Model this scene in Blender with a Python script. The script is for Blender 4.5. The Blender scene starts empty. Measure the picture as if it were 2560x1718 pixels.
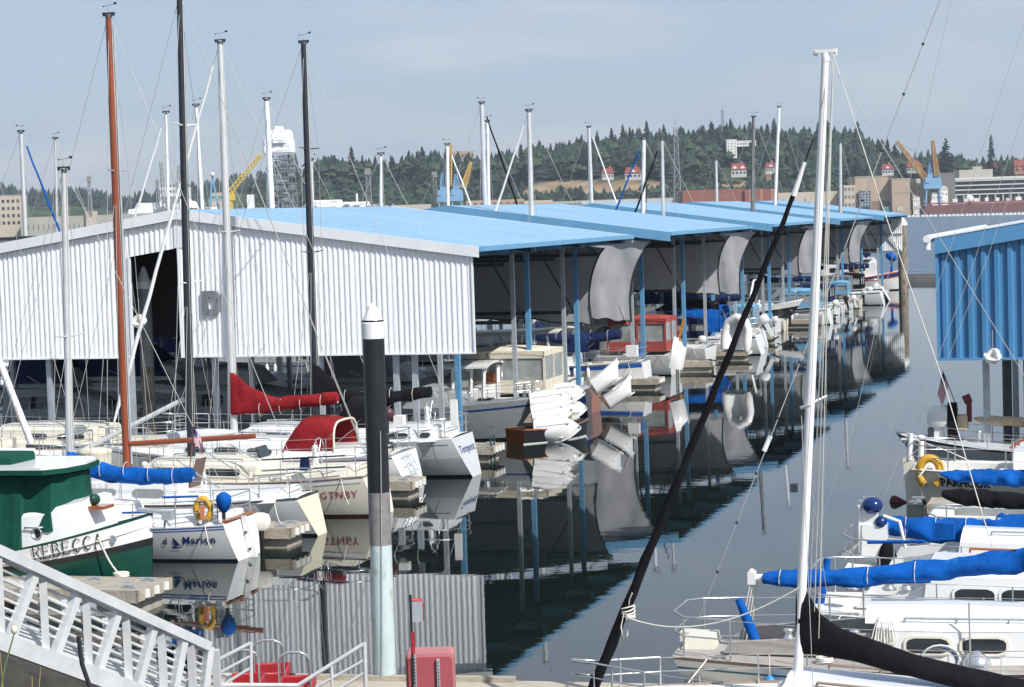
import bpy, math, random
from mathutils import Vector, Matrix, noise
R = math.radians
rnd = random.Random(7)
C = bpy.context.scene.collection
scn = bpy.context.scene
# ------------------------------------------------------------------ camera
F0, PITCH, ROLL, H = 5400.0, 320.0, 0.032, 8.0        # photo pixels (2560 wide), eye height in metres
_p = math.atan(PITCH / F0); _r = math.atan(ROLL)
fwd = Vector((0, math.cos(_p), -math.sin(_p))); dw = Vector((0, -math.sin(_p), -math.cos(_p))); rw = Vector((1, 0, 0))
rc = rw * math.cos(_r) + dw * math.sin(_r); dc = dw * math.cos(_r) - rw * math.sin(_r)
cam_d = bpy.data.cameras.new('camera'); cam = bpy.data.objects.new('camera', cam_d); C.objects.link(cam)
M_ = Matrix((rc, -dc, -fwd)).transposed().to_4x4(); M_.translation = Vector((0, 0, H)); cam.matrix_world = M_
cam_d.sensor_width = 36; cam_d.lens = F0 / 2560 * 36; cam_d.clip_start = 0.5; cam_d.clip_end = 20000
scn.camera = cam
def ray(px, py):
    d = fwd * F0 + rc * (px - 1280) + dc * (py - 859); return d / d.y
def G(px, py, z=0.0):                                  # point of height z seen in that direction
    d = ray(px, py); t = (z - H) / d.z; return Vector((d.x * t, d.y * t, z))
def A(px, py, y):                                      # point y metres ahead seen in that direction
    d = ray(px, py); return Vector((d.x * y, y, H + d.z * y))
# ------------------------------------------------------------------ world, sun, exposure
SUN_EL, SUN_AZ = R(43), R(138)
w = bpy.data.worlds.new('World'); scn.world = w; w.use_nodes = True
nt = w.node_tree; nt.nodes.clear()
def nn(t, **k):
    n = nt.nodes.new(t)
    for a, b in k.items(): setattr(n, a, b)
    return n
out = nn('ShaderNodeOutputWorld'); bg = nn('ShaderNodeBackground'); sky = nn('ShaderNodeTexSky')
sky.sky_type = 'NISHITA'; sky.sun_disc = False; sky.sun_elevation = SUN_EL; sky.sun_rotation = SUN_AZ
sky.altitude = 10; sky.air_density = 1.0; sky.dust_density = 1.2; sky.ozone_density = 3.0
tc = nn('ShaderNodeTexCoord'); mp = nn('ShaderNodeMapping'); mp.inputs['Scale'].default_value = (3.2, 3.2, 17)
nz = nn('ShaderNodeTexNoise'); nz.inputs['Scale'].default_value = 2.1; nz.inputs['Detail'].default_value = 5; nz.inputs['Roughness'].default_value = .5
cr = nn('ShaderNodeValToRGB'); cr.color_ramp.elements[0].position = .46; cr.color_ramp.elements[0].color = (0, 0, 0, 1)
cr.color_ramp.elements[1].position = .72; cr.color_ramp.elements[1].color = (1, 1, 1, 1)
cl = nn('ShaderNodeMixRGB'); cl.inputs[1].default_value = (2.78, 3.40, 4.30, 1); cl.inputs[2].default_value = (3.75, 4.0, 4.55, 1)   # thin high haze and its paler streaks
mx = nn('ShaderNodeMixRGB'); mx.inputs[0].default_value = .82
nt.links.new(tc.outputs['Generated'], mp.inputs[0]); nt.links.new(mp.outputs[0], nz.inputs['Vector'])
nt.links.new(nz.outputs['Fac'], cr.inputs[0]); nt.links.new(cr.outputs[0], cl.inputs[0]); nt.links.new(cl.outputs[0], mx.inputs[2])
nt.links.new(sky.outputs[0], mx.inputs[1])
nt.links.new(mx.outputs[0], bg.inputs[0]); bg.inputs[1].default_value = 0.138; nt.links.new(bg.outputs[0], out.inputs[0])
sl = bpy.data.lights.new('sun', 'SUN'); sl.energy = 5.0; sl.angle = R(.5); sl.color = (1, .965, .91)
so = bpy.data.objects.new('sun', sl); C.objects.link(so)
sv = Vector((math.sin(SUN_AZ) * math.cos(SUN_EL), math.cos(SUN_AZ) * math.cos(SUN_EL), math.sin(SUN_EL)))
so.rotation_euler = sv.to_track_quat('Z', 'Y').to_euler(); so.location = (40, -60, 90)
scn.view_settings.view_transform = 'Standard'; scn.view_settings.look = 'None'; scn.view_settings.gamma = 1
scn.view_settings.exposure = 0.2
scn.render.engine = 'CYCLES'; scn.cycles.max_bounces = 7; scn.cycles.transparent_max_bounces = 12
# ------------------------------------------------------------------ materials
MATS = {}
def mat(name, col, rough=.5, metal=0., var=.10, scale=3., bump=.0, bscale=None, coat=0., alpha=1., col2=None, stretch=None, spec=None, wear=None):
    if name in MATS: return MATS[name]
    m = bpy.data.materials.new(name); m.use_nodes = True; t = m.node_tree; N = t.nodes; b = N['Principled BSDF']
    b.inputs['Roughness'].default_value = rough; b.inputs['Metallic'].default_value = metal
    if coat: b.inputs['Coat Weight'].default_value = coat
    if spec is None and name.startswith('canvas'): spec = .12
    if spec is not None: b.inputs['Specular IOR Level'].default_value = spec
    tcx = N.new('ShaderNodeTexCoord'); mpx = N.new('ShaderNodeMapping'); t.links.new(tcx.outputs['Object'], mpx.inputs[0])
    if stretch: mpx.inputs['Scale'].default_value = stretch
    n = N.new('ShaderNodeTexNoise'); n.inputs['Scale'].default_value = scale; n.inputs['Detail'].default_value = 6; n.inputs['Roughness'].default_value = .65
    t.links.new(mpx.outputs[0], n.inputs['Vector'])
    r = N.new('ShaderNodeValToRGB'); r.color_ramp.elements[0].position = .3; r.color_ramp.elements[1].position = .72
    c1 = [max(0, c * (1 - var)) for c in col]; c2 = [min(1, c * (1 + var)) for c in col] if col2 is None else col2
    r.color_ramp.elements[0].color = (*c1, 1); r.color_ramp.elements[1].color = (*c2, 1)
    t.links.new(n.outputs['Fac'], r.inputs[0]); last = r.outputs[0]
    if wear:                                            # patchy wear / dirt of another colour: (colour, noise scale, threshold)
        n3 = N.new('ShaderNodeTexNoise'); n3.inputs['Scale'].default_value = wear[1]; n3.inputs['Detail'].default_value = 8; n3.inputs['Roughness'].default_value = .7
        t.links.new(mpx.outputs[0], n3.inputs['Vector'])
        r3 = N.new('ShaderNodeValToRGB'); r3.color_ramp.elements[0].position = wear[2]; r3.color_ramp.elements[1].position = min(1, wear[2] + .08)
        t.links.new(n3.outputs['Fac'], r3.inputs[0])
        mm = N.new('ShaderNodeMixRGB'); mm.inputs[2].default_value = (*wear[0], 1); t.links.new(r3.outputs[0], mm.inputs[0]); t.links.new(last, mm.inputs[1]); last = mm.outputs[0]
    t.links.new(last, b.inputs['Base Color'])
    if bump:
        n2 = N.new('ShaderNodeTexNoise'); n2.inputs['Scale'].default_value = bscale or scale * 3; n2.inputs['Detail'].default_value = 4
        t.links.new(mpx.outputs[0], n2.inputs['Vector'])
        bp = N.new('ShaderNodeBump'); bp.inputs['Strength'].default_value = bump; bp.inputs['Distance'].default_value = .05
        t.links.new(n2.outputs['Fac'], bp.inputs['Height']); t.links.new(bp.outputs[0], b.inputs['Normal'])
    if alpha < 1: b.inputs['Alpha'].default_value = alpha
    MATS[name] = m; return m
WALLW = mat('wall_white', (.80, .815, .85), .45, var=.05, scale=.6, wear=((.60, .60, .60), 1.2, .60), stretch=(1, 1, .10))
TRIMW = mat('trim_white', (.70, .72, .75), .5, var=.06, scale=1.2)
ROOFB = mat('roof_blue', (.25, .415, .57), .6, var=.07, scale=.3, wear=((.36, .53, .66), 1.1, .62))
FASB = mat('fascia_blue', (.13, .32, .52), .5, var=.08, scale=1.5)
BLUEP = mat('post_blue', (.10, .27, .46), .5, var=.12, scale=4)
WALLB = mat('wall_blue', (.055, .19, .37), .45, var=.1, scale=1.5, stretch=(1, 1, .2))
GALV = mat('galvanised', (.42, .46, .50), .5, .35, var=.18, scale=6, stretch=(1, 1, .4))
DARKST = mat('dark_steel', (.045, .055, .07), .6, .3, var=.2)
TARP = mat('tarp_grey', (.36, .36, .38), .8, var=.14, scale=1.2, bump=.4, bscale=2.5, stretch=(1, 1, .3))
TARPD = mat('tarp_edge', (.02, .02, .025), .8)
GEL = mat('gelcoat_white', (.68, .68, .67), .28, var=.05, scale=1.5, coat=.3, wear=((.62, .61, .57), 3, .66))
GELB = mat('gelcoat_bright', (.72, .725, .725), .25, var=.04, scale=1.5, coat=.3)
CREAM = mat('gelcoat_cream', (.66, .63, .54), .35, var=.08, scale=2, wear=((.5, .47, .4), 4, .64))
BUTTER = mat('butter_paint', (.66, .64, .46), .3, var=.05)
GELG = mat('gelcoat_grey', (.50, .52, .54), .35, var=.06)
DECK = mat('deck_offwhite', (.66, .65, .61), .55, var=.1, scale=5, bump=.15, wear=((.5, .48, .43), 4, .62))
BLACKB = mat('bottom_black', (.012, .013, .016), .4)
BLACKP = mat('paint_black', (.016, .017, .02), .35, var=.3, scale=5)
REDB = mat('bottom_red', (.10, .025, .025), .6)
NAVY = mat('stripe_navy', (.015, .04, .16), .3)
NAVYC = mat('canvas_navy', (.012, .022, .075), .85, var=.3, bump=.5, bscale=5)
BLUES = mat('stripe_blue', (.02, .10, .38), .35)
BLUEC = mat('canvas_blue', (.003, .082, .35), .8, var=.3, scale=1.6, bump=1., bscale=3.4, wear=((.015, .13, .42), 2.2, .6))
LBLUEC = mat('canvas_light_blue', (.16, .34, .50), .8, var=.12, bump=.3)
REDC = mat('canvas_red', (.20, .012, .016), .85, var=.3, scale=2, bump=1., bscale=3.2)
REDD = mat('canvas_faded_red', (.32, .07, .06), .8, var=.15, bump=.3)
BLACKC = mat('canvas_black', (.007, .007, .009), .9, spec=.15, var=.4, scale=2, bump=.6, bscale=3)
GREENC = mat('canvas_green', (.007, .062, .044), .8, var=.2, scale=2, bump=.35, bscale=2.5)
GREENP = mat('paint_green', (.006, .055, .038), .35, var=.15)
CREAMC = mat('canvas_cream', (.62, .58, .48), .8, var=.08, bump=.4)
GREYC = mat('canvas_grey', (.13, .14, .16), .85, var=.15, bump=.4)
TANC = mat('canvas_tan', (.52, .42, .29), .8, var=.1, bump=.5)
ALU = mat('mast_aluminium', (.56, .57, .58), .42, .25, var=.1, scale=5, stretch=(1, 1, .3))
ALUW = mat('mast_white', (.74, .74, .74), .35, var=.06)
ALUK = mat('mast_black', (.016, .02, .03), .45, var=.25, scale=6)
RUST = mat('mast_red_brown', (.23, .055, .022), .4, var=.15, scale=4, stretch=(1, 1, .2))
STEEL = mat('stainless', (.62, .63, .65), .25, .8, var=.05)
WIRE = mat('rigging_wire', (.42, .42, .41), .45, .3)
ROPE = mat('rope_white', (.66, .64, .58), .9)
ROPED = mat('rope_dark', (.05, .06, .08), .9)
GLASS = mat('window_dark', (.02, .026, .03), .08, spec=.7, var=.3, scale=1)
VINYL = mat('clear_vinyl', (.26, .28, .28), .12, spec=.7, var=.35, scale=2)
WOOD = mat('varnished_wood', (.28, .085, .028), .3, var=.3, scale=4, stretch=(.3, 3, 3), coat=.4)
TEAK = mat('weathered_teak', (.23, .18, .145), .8, var=.2, scale=3, stretch=(.3, 4, 4))
FLOAT_ = mat('float_concrete', (.34, .31, .26), .85, var=.2, scale=2.5, bump=.3, wear=((.20, .18, .14), 3, .58))
PLANK = mat('dock_timber', (.36, .32, .26), .85, var=.25, scale=2, bump=.4, stretch=(.6, 5, 2))
PLASTW = mat('plastic_white', (.74, .74, .72), .4, var=.05)
PLASTK = mat('plastic_black', (.02, .02, .022), .4)
YELL = mat('life_ring_yellow', (.58, .33, .03), .6, var=.1)
ORNG = mat('orange', (.62, .16, .03), .6)
REDM = mat('red_paint', (.34, .02, .028), .45, var=.12)
PINK = mat('faded_red_plastic', (.44, .17, .17), .55, var=.12, scale=2)
ALR = mat('ramp_aluminium', (.58, .59, .60), .42, .2, var=.12, scale=3, bump=.05)
# ------------------------------------------------------------------ mesh builder
class MB:
    def __init__(s): s.v = []; s.f = []; s.m = []; s.sm = []; s.g = []
    def add(s, vs, fs, mi=0, smooth=False):
        o = len(s.v); s.g.append((o, len(s.f))); s.v += [tuple(v) for v in vs]
        for f in fs: s.f.append([i + o for i in f]); s.m.append(mi); s.sm.append(smooth)
        return s
    def box(s, c, d, mi=0, rz=0, rx=0, ry=0, taper=1.):
        c = Vector(c); M = Matrix.Rotation(rz, 3, 'Z') @ Matrix.Rotation(ry, 3, 'Y') @ Matrix.Rotation(rx, 3, 'X')
        vs = [c + M @ Vector((sx * d[0] / 2 * (taper if sz > 0 else 1), sy * d[1] / 2 * (taper if sz > 0 else 1), sz * d[2] / 2)) for sx in (-1, 1) for sy in (-1, 1) for sz in (-1, 1)]
        return s.add(vs, [(0, 1, 3, 2), (4, 6, 7, 5), (0, 4, 5, 1), (2, 3, 7, 6), (0, 2, 6, 4), (1, 5, 7, 3)], mi)
    def bar(s, a, b, w=.05, h=None, mi=0):
        a = Vector(a); b = Vector(b); h = h or w; d = (b - a).normalized()
        u = d.cross(Vector((0, 0, 1)));
        if u.length < 1e-3: u = Vector((1, 0, 0))
        u.normalize(); n = u.cross(d)
        vs = [p + u * (sx * w / 2) + n * (sy * h / 2) for p in (a, b) for sx, sy in ((-1, -1), (1, -1), (1, 1), (-1, 1))]
        return s.add(vs, [(3, 2, 1, 0), (4, 5, 6, 7), (0, 1, 5, 4), (1, 2, 6, 5), (2, 3, 7, 6), (3, 0, 4, 7)], mi)
    def tube(s, pts, r=.02, n=6, mi=0, cap=True, sq=1., smooth=True):
        pts = [Vector(p) for p in pts]; k = len(pts); rs = r if isinstance(r, (list, tuple)) else [r] * k
        rings = []
        for i, p in enumerate(pts):
            d = (pts[min(i + 1, k - 1)] - pts[max(i - 1, 0)]).normalized()
            u = d.cross(Vector((0, 0, 1)))
            if u.length < .05: u = d.cross(Vector((0, 1, 0)))
            u.normalize(); q = u.cross(d)
            rings.append([p + u * (rs[i] * math.cos(a)) + q * (rs[i] * sq * math.sin(a)) for a in [2 * math.pi * j / n for j in range(n)]])
        return s.loft(rings, mi, cap, smooth)
    def loft(s, rings, mi=0, cap=True, smooth=True, closed=True):
        n = len(rings[0]); vs = [v for r_ in rings for v in r_]; fs = []
        for i in range(len(rings) - 1):
            for j in range(n if closed else n - 1):
                fs.append((i * n + j, i * n + (j + 1) % n, (i + 1) * n + (j + 1) % n, (i + 1) * n + j))
        s.add(vs, fs, mi, smooth)
        if cap and closed:
            s.add(rings[0], [tuple(range(n - 1, -1, -1))], mi); s.add(rings[-1], [tuple(range(n))], mi)
        return s
    def lathe(s, c, prof, n=16, mi=0, smooth=True, axis=None):
        c = Vector(c); rings = []
        for r_, z in prof:
            ring = [Vector((r_ * math.cos(2 * math.pi * j / n), r_ * math.sin(2 * math.pi * j / n), z)) for j in range(n)]
            if axis is not None: ring = [axis @ q for q in ring]
            rings.append([c + q for q in ring])
        return s.loft(rings, mi, True, smooth)
    def ball(s, c, r, n=10, mi=0, sx=1, sy=1, sz=1, axis=None):
        return s.lathe(c, [(max(.001, r * math.sin(math.pi * k / n)), -r * math.cos(math.pi * k / n) * sz) for k in range(n + 1)], n, mi, True, axis)
    def prism(s, poly, vec, mi=0):                     # polygon (3-d points) pushed along vec
        n = len(poly); poly = [Vector(p) for p in poly]; vec = Vector(vec)
        return s.add(poly + [p + vec for p in poly], [tuple(range(n))[::-1], tuple(range(n, 2 * n))] + [(i, (i + 1) % n, n + (i + 1) % n, n + i) for i in range(n)], mi)
    def build_each(s, name, mats, parent=None):         # every shape added becomes a part of its own
        for (v0, f0), (v1, f1) in zip(s.g, s.g[1:] + [(len(s.v), len(s.f))]):
            q = MB(); q.v = s.v[v0:v1]; q.f = [[i - v0 for i in f] for f in s.f[f0:f1]]; q.m = s.m[f0:f1]; q.sm = s.sm[f0:f1]; q.build(name, mats, parent)
    def build(s, name, mats, parent=None, label=None):
        if not s.v: return None
        me = bpy.data.meshes.new(name); me.from_pydata(s.v, [], s.f)
        if not isinstance(mats, (list, tuple)): mats = [mats]
        for m in mats: me.materials.append(m)
        for p, mi, sm in zip(me.polygons, s.m, s.sm): p.material_index = min(mi, len(mats) - 1); p.use_smooth = sm
        me.validate(); me.update()
        o = bpy.data.objects.new(name, me); C.objects.link(o)
        if parent: o.parent = parent
        if label: o['label'] = label
        return o
def tag(o, label, cat, group=None):
    o['label'] = label; o['category'] = cat
    if group: o['group'] = group
    return o
def thing(name, label, cat, loc=(0, 0, 0), rz=0., group=None):
    o = bpy.data.objects.new(name, None); o.empty_display_size = .2; C.objects.link(o); o.location = loc; o.rotation_euler = (0, 0, rz)
    return tag(o, label, cat, group)
def struct(o): o['kind'] = 'structure'; return o
def one(name, mb, m, label, cat, group=None, loc=None):
    o = mb.build(name, m); tag(o, label, cat, group)
    if loc: o.location = loc
    return o
def copy_tree(o, parent=None):
    c = o.copy(); C.objects.link(c); c.parent = parent
    for ch in list(o.children): copy_tree(ch, c)
    return c
def fbm(x, y, z=0., o=4): return noise.fractal(Vector((x, y, z)), 1., 2., o)
# ------------------------------------------------------------------ water
def water():
    m = bpy.data.materials.new('water'); m.use_nodes = True; t = m.node_tree; N = t.nodes; b = N['Principled BSDF']
    b.inputs['Roughness'].default_value = .015; b.inputs['IOR'].default_value = 1.45
    g = N.new('ShaderNodeNewGeometry'); sx = N.new('ShaderNodeSeparateXYZ'); t.links.new(g.outputs['Position'], sx.inputs[0])
    mr = N.new('ShaderNodeMapRange'); mr.inputs[1].default_value = 226; mr.inputs[2].default_value = 232; mr.inputs[3].default_value = 0; mr.inputs[4].default_value = 1
    t.links.new(sx.outputs['Y'], mr.inputs[0])
    mc = N.new('ShaderNodeMixRGB'); mc.inputs[1].default_value = (.006, .011, .010, 1); mc.inputs[2].default_value = (.03, .075, .13, 1); t.links.new(mr.outputs[0], mc.inputs[0]); t.links.new(mc.outputs[0], b.inputs['Base Color'])
    rr = N.new('ShaderNodeMapRange'); rr.inputs[3].default_value = .015; rr.inputs[4].default_value = .22; t.links.new(mr.outputs[0], rr.inputs[0]); t.links.new(rr.outputs[0], b.inputs['Roughness'])
    mr0 = N.new('ShaderNodeMapRange'); mr0.inputs[1].default_value = 80; mr0.inputs[2].default_value = 215; mr0.inputs[3].default_value = .0013; mr0.inputs[4].default_value = .0032
    t.links.new(sx.outputs['Y'], mr0.inputs[0])
    def ns(scale, det, st):
        mp = N.new('ShaderNodeMapping'); mp.inputs['Scale'].default_value = st; t.links.new(g.outputs['Position'], mp.inputs[0])
        n = N.new('ShaderNodeTexNoise'); n.inputs['Scale'].default_value = scale; n.inputs['Detail'].default_value = det; t.links.new(mp.outputs[0], n.inputs['Vector']); return n
    a = ns(1.6, 3, (.55, 1, 1)); c = ns(.11, 7, (.35, 1.3, 1))
    m1 = N.new('ShaderNodeMath'); m1.operation = 'MULTIPLY'; t.links.new(a.outputs['Fac'], m1.inputs[0]); t.links.new(mr0.outputs[0], m1.inputs[1])
    m2 = N.new('ShaderNodeMath'); m2.operation = 'MULTIPLY'; t.links.new(c.outputs['Fac'], m2.inputs[0])
    m3 = N.new('ShaderNodeMath'); m3.operation = 'MULTIPLY'; m3.inputs[1].default_value = 3.2; t.links.new(mr.outputs[0], m3.inputs[0]); t.links.new(m3.outputs[0], m2.inputs[1])
    ad = N.new('ShaderNodeMath'); ad.operation = 'ADD'; t.links.new(m1.outputs[0], ad.inputs[0]); t.links.new(m2.outputs[0], ad.inputs[1])
    bp = N.new('ShaderNodeBump'); bp.inputs['Strength'].default_value = 1; bp.inputs['Distance'].default_value = 1.0
    t.links.new(ad.outputs[0], bp.inputs['Height']); t.links.new(bp.outputs[0], b.inputs['Normal'])
    mb = MB(); mb.add([(-9000, -60, 0), (9000, -60, 0), (9000, 14000, 0), (-9000, 14000, 0)], [(0, 1, 2, 3)])
    struct(mb.build('water', m))
water()
# ------------------------------------------------------------------ dock frame: s along the dock, t to the left, from the right front corner of the shed
az = math.atan(1597 / F0); U = Vector((math.sin(az), math.cos(az), 0)); W = Vector((-U.y, U.x, 0))
O = G(1197.5, 1161.5, 0)
def Q(s, t, h=0., o=None): return (o or O) + U * s + W * t + Vector((0, 0, h))
def wall_st(px, py, o=None):                            # where that direction meets the front wall plane -> (t, h)
    o = o or O; d = ray(px, py); k = (o.dot(U)) / d.dot(U); p = Vector((0, 0, H)) + d * k; return ((p - o).dot(W), p.z)
RZ_R = math.atan2(-W.y, -W.x)                          # bow to the right (towards the channel)
RZ_L = math.atan2(W.y, W.x)                            # bow to the left
DW, RIDGE, EAVE, RH = 20.6, 10.25, 7.0, 8.5
def roof_h(t): return EAVE + (RH - EAVE) * (t / RIDGE if t < RIDGE else (DW - t) / (DW - RIDGE))
def frame_obj(name, label, cat, s, t, base=None, group=None):
    o = thing(name, label, cat, Q(s, t, 0, base), math.atan2(-W.y, -W.x), group); return o
def corr(mb, rot_pts, t0, t1, lo, hi, mi=0, per=.184, dep=.034, base=None, s=0.):     # corrugated sheet between t0 and t1
    n = int(round((t1 - t0) / per)); per = (t1 - t0) / n; vs = []; fs = []
    dq = random.Random(int(t0 * 100) + n)
    for i in range(n):
        k_ = dq.uniform(.88, 1.1) if i % 7 else .55; j_ = dq.uniform(-.02, .02)
        for a, dd in ((0, 0), (.28 + j_, 0), (.42 + j_, dep * k_), (.72 + j_, dep * k_), (.86 + j_, 0)):
            t = t0 + (i + a) * per; vs += [Q(s - dd, t, lo(t), base), Q(s - dd, t, hi(t), base)]
    vs += [Q(s, t1, lo(t1), base), Q(s, t1, hi(t1), base)]
    for i in range(len(vs) // 2 - 1): fs.append((2 * i, 2 * i + 1, 2 * i + 3, 2 * i + 2))
    mb.add(vs, fs, mi)
def box_st(mb, s0, s1, t0, t1, h0, h1, mi=0, base=None):
    vs = [Q(s, t, h, base) for s in (s0, s1) for t in (t0, t1) for h in (h0, h1)]
    mb.add(vs, [(0, 1, 3, 2), (4, 6, 7, 5), (0, 4, 5, 1), (2, 3, 7, 6), (0, 2, 6, 4), (1, 5, 7, 3)], mi)
def slab(mb, s0, s1, tt, top, th, mi=0, base=None):     # strip following top(t) between tt knots
    for a, b in zip(tt, tt[1:]):
        vs = [Q(s, t, top(t) - d, base) for s in (s0, s1) for t in (a, b) for d in (th, 0)]
        mb.add(vs, [(0, 1, 3, 2), (4, 6, 7, 5), (0, 4, 5, 1), (2, 3, 7, 6), (0, 2, 6, 4), (1, 5, 7, 3)], mi)
tD0, _ = wall_st(451, 750); tD1, _ = wall_st(327, 750); WB = 3.62
# --- main shed: one roof section after another with open slots between
def zs(z): return (z - O.y) / U.y
SECT = [(0., zs(90)), (zs(97.3), zs(117)), (zs(123.7), zs(144)), (zs(151), zs(168.5)), (zs(176), zs(193))]
SN = ['nearest', 'second', 'third', 'fourth', 'farthest']
for k, (a, b) in enumerate(SECT):
    lab = ('boat shed with white corrugated gable wall and letter D, nearest of the blue roofed row' if k == 0 else
           '%s blue roofed boat shed section in the long row, open sided with hanging tarps' % SN[k])
    T = thing('boat_shed', lab, 'boat shed', (0, 0, 0), 0, 'blue roofed boat shed sections')
    mb = MB(); slab(mb, a - .12, b + .1, (-.25, RIDGE, DW + .25), lambda t: roof_h(t) + .05, .10)
    rf = mb.build('roof', ROOFB, T)
    mb = MB(); slab(mb, a - .05, b + .05, (-.2, RIDGE, DW + .2), lambda t: roof_h(t) - .055, .012); mb.build('roof_underside_shade', mat('underside_shade_dark', (.03, .035, .04), .9), T)  # dark sheet added below the roof, shade of the underside put into colour
    mb = MB()                                           # seams on the sheets
    nseg = int((b - a) / 1.2)
    for i in range(1, nseg):
        s = a + (b - a) * i / nseg; slab(mb, s - .012, s + .012, (-.22, RIDGE, DW + .2), lambda t: roof_h(t) + .062, .010)
    mb.build('seam', ROOFB, rf)
    mb = MB(); slab(mb, a - .17, a - .125, (-.27, RIDGE, DW + .27), lambda t: roof_h(t) + .07, .42 if k else .34); mb.build('fascia', [TRIMW if k == 0 else FASB], T); mb = MB()
    slab(mb, b + .105, b + .15, (-.27, RIDGE, DW + .27), lambda t: roof_h(t) + .06, .3)
    mb.build('fascia', [TRIMW if k == 0 else FASB], T)
    mb = MB(); box_st(mb, a - .1, b + .1, -.34, -.26, EAVE - .12, EAVE + .04); box_st(mb, a - .1, b + .1, DW + .26, DW + .34, EAVE - .12, EAVE + .04)
    mb.build_each('gutter', FASB, T)
    mb = MB(); nb = 3                                   # rafters, outriggers, purlins: dark underneath
    for i in range(nb + 1):
        s = a + .5 + (b - a - 1) * i / nb
        for (t0, t1) in ((0.1, RIDGE), (RIDGE, DW - .1)):
            mb.bar(Q(s, t0, roof_h(t0) - .2), Q(s, t1, roof_h(t1) - .2), .12, .24)
            mb.bar(Q(s, t0 + 1, roof_h(t0) - .75), Q(s, t1 - .0, roof_h(t0) - .75), .08, .12)
            for q in range(6): mb.bar(Q(s, t0 + 1 + (t1 - t0 - 1) * q / 6, roof_h(t0) - .75), Q(s, t0 + 1 + (t1 - t0 - 1) * (q + .5) / 6, roof_h(t0 + (t1 - t0) * (q + .5) / 6) - .25), .05)
    for q in range(1, 9):
        for t in (RIDGE * q / 9, DW - RIDGE * q / 9): mb.bar(Q(a, t, roof_h(t) - .08), Q(b, t, roof_h(t) - .08), .07, .1)
    mb.build('truss', DARKST, T)
    mb = MB()
    for i in range(2 * nb + 1):                         # blue brackets at the eave
        s = a + .4 + (b - a - .8) * i / (2 * nb); mb.add([Q(s, -.05, EAVE - .04), Q(s, 1.1, EAVE + .02), Q(s, 1.1, EAVE - .35), Q(s + .07, -.05, EAVE - .04), Q(s + .07, 1.1, EAVE + .02), Q(s + .07, 1.1, EAVE - .35), Q(s, -.05, EAVE - .3), Q(s + .07, -.05, EAVE - .3)], [(0, 1, 2, 6), (3, 7, 5, 4), (6, 2, 5, 7), (0, 6, 7, 3)])
    mb.build_each('bracket', FASB, T)
    if k == 0:
        low = lambda t: WB
        mb = MB(); corr(mb, None, .03, tD0, low, lambda t: roof_h(t) - .28); corr(mb, None, tD1, DW - .03, low, lambda t: roof_h(t) - .28)
        dtop = lambda t: roof_h(t) - 1.22
        corr(mb, None, tD0, RIDGE - .16, dtop, lambda t: roof_h(t) - .28); corr(mb, None, RIDGE + .16, tD1, dtop, lambda t: roof_h(t) - .28)
        wl = mb.build('wall', WALLW, T)
        mb = MB(); box_st(mb, -.06, .03, RIDGE - .16, RIDGE + .16, dtop(RIDGE), RH - .28)
        for t0, t1 in ((-.02, .03), (DW - .03, DW + .02)): box_st(mb, -.07, .03, t0, t1, WB - .03, EAVE - .2)
        for t0, t1 in ((.03, tD0), (tD1, DW - .03)): box_st(mb, -.065, -.0, t0, t1, WB - .03, WB + .02)
        for t in (tD0, tD1): box_st(mb, -.07, .06, t - .03, t + .03, WB - .03, roof_h(t) - 1.2)
        tp, _ = wall_st(583, 700); box_st(mb, -.12, -.05, tp - .08, tp + .08, WB - .02, roof_h(tp) - .3)
        mb.build('trim', TRIMW, T)
        # letter D, flat grey board
        ta, _ = wall_st(507, 750); tb, _ = wall_st(556, 750); _, hb = wall_st(530, 788); _, ht = wall_st(530, 727)
        def dshape(x0, x1, y0, y1, r):
            p = [(x0, y0), (x0, y1)]; p += [(x1 - r + r * math.sin(a_), y1 - r + r * math.cos(a_)) for a_ in [math.pi / 2 * i / 6 for i in range(7)]]
            p += [(x1 - r + r * math.cos(a_), y0 + r - r * math.sin(a_)) for a_ in [math.pi / 2 * i / 6 for i in range(7)]]; return p
        wD, hD = ta - tb, ht - hb; ou = dshape(0, wD, 0, hD, wD * .42); inn = dshape(wD * .34, wD * .68, hD * .24, hD * .76, wD * .22)
        vs = []; n_ = len(ou)
        for dd in (-.12, -.06): vs += [Q(dd, ta - x, hb + y) for x, y in ou] + [Q(dd, ta - x, hb + y) for x, y in inn]
        fs = []
        for i in range(n_):
            j = (i + 1) % n_; fs += [(i, j, n_ + j, n_ + i), (2 * n_ + i, 3 * n_ + i, 3 * n_ + j, 2 * n_ + j), (i, 2 * n_ + i, 2 * n_ + j, j), (n_ + i, n_ + j, 3 * n_ + j, 3 * n_ + i)]
        mb = MB(); mb.add(vs, fs); mb.build('letter_d', mat('sign_grey', (.16, .175, .20), .6, var=.2, scale=9), T)
    if k == 4:
        mb = MB(); corr(mb, None, .2, DW - .2, lambda t: WB, lambda t: roof_h(t) - .3, s=b - .1); mb.build('wall', WALLW, T)
        mb = MB()
        for h in (3.7, 5.2, 6.6): box_st(mb, b - .2, b - .12, .2, DW - .2, h, h + .12)
        for t in (.3, 2.8, 5.4, 8): mb.bar(Q(b - .25, t, 3.7), Q(b - .25, t + 2.4, 6.6), .09)
        mb.build('wall_frame', GALV, T)
    # posts: blue ones on the outside, galvanised behind
    mb = MB(); mg = MB()
    np_ = 2 if k < 3 else 2
    sp = [zs(z) for z in ((73.6, 82.2, 89.2), (100.9, 109.9, 117.4), (126, 135, 142.5), (155, 167.5), (179, 192.5))[k]]
    for s in sp:
        for t in (2.0, DW - 2.0): box_st(mb, s - .09, s + .09, t - .09, t + .09, .45, roof_h(t) - .3)
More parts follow.
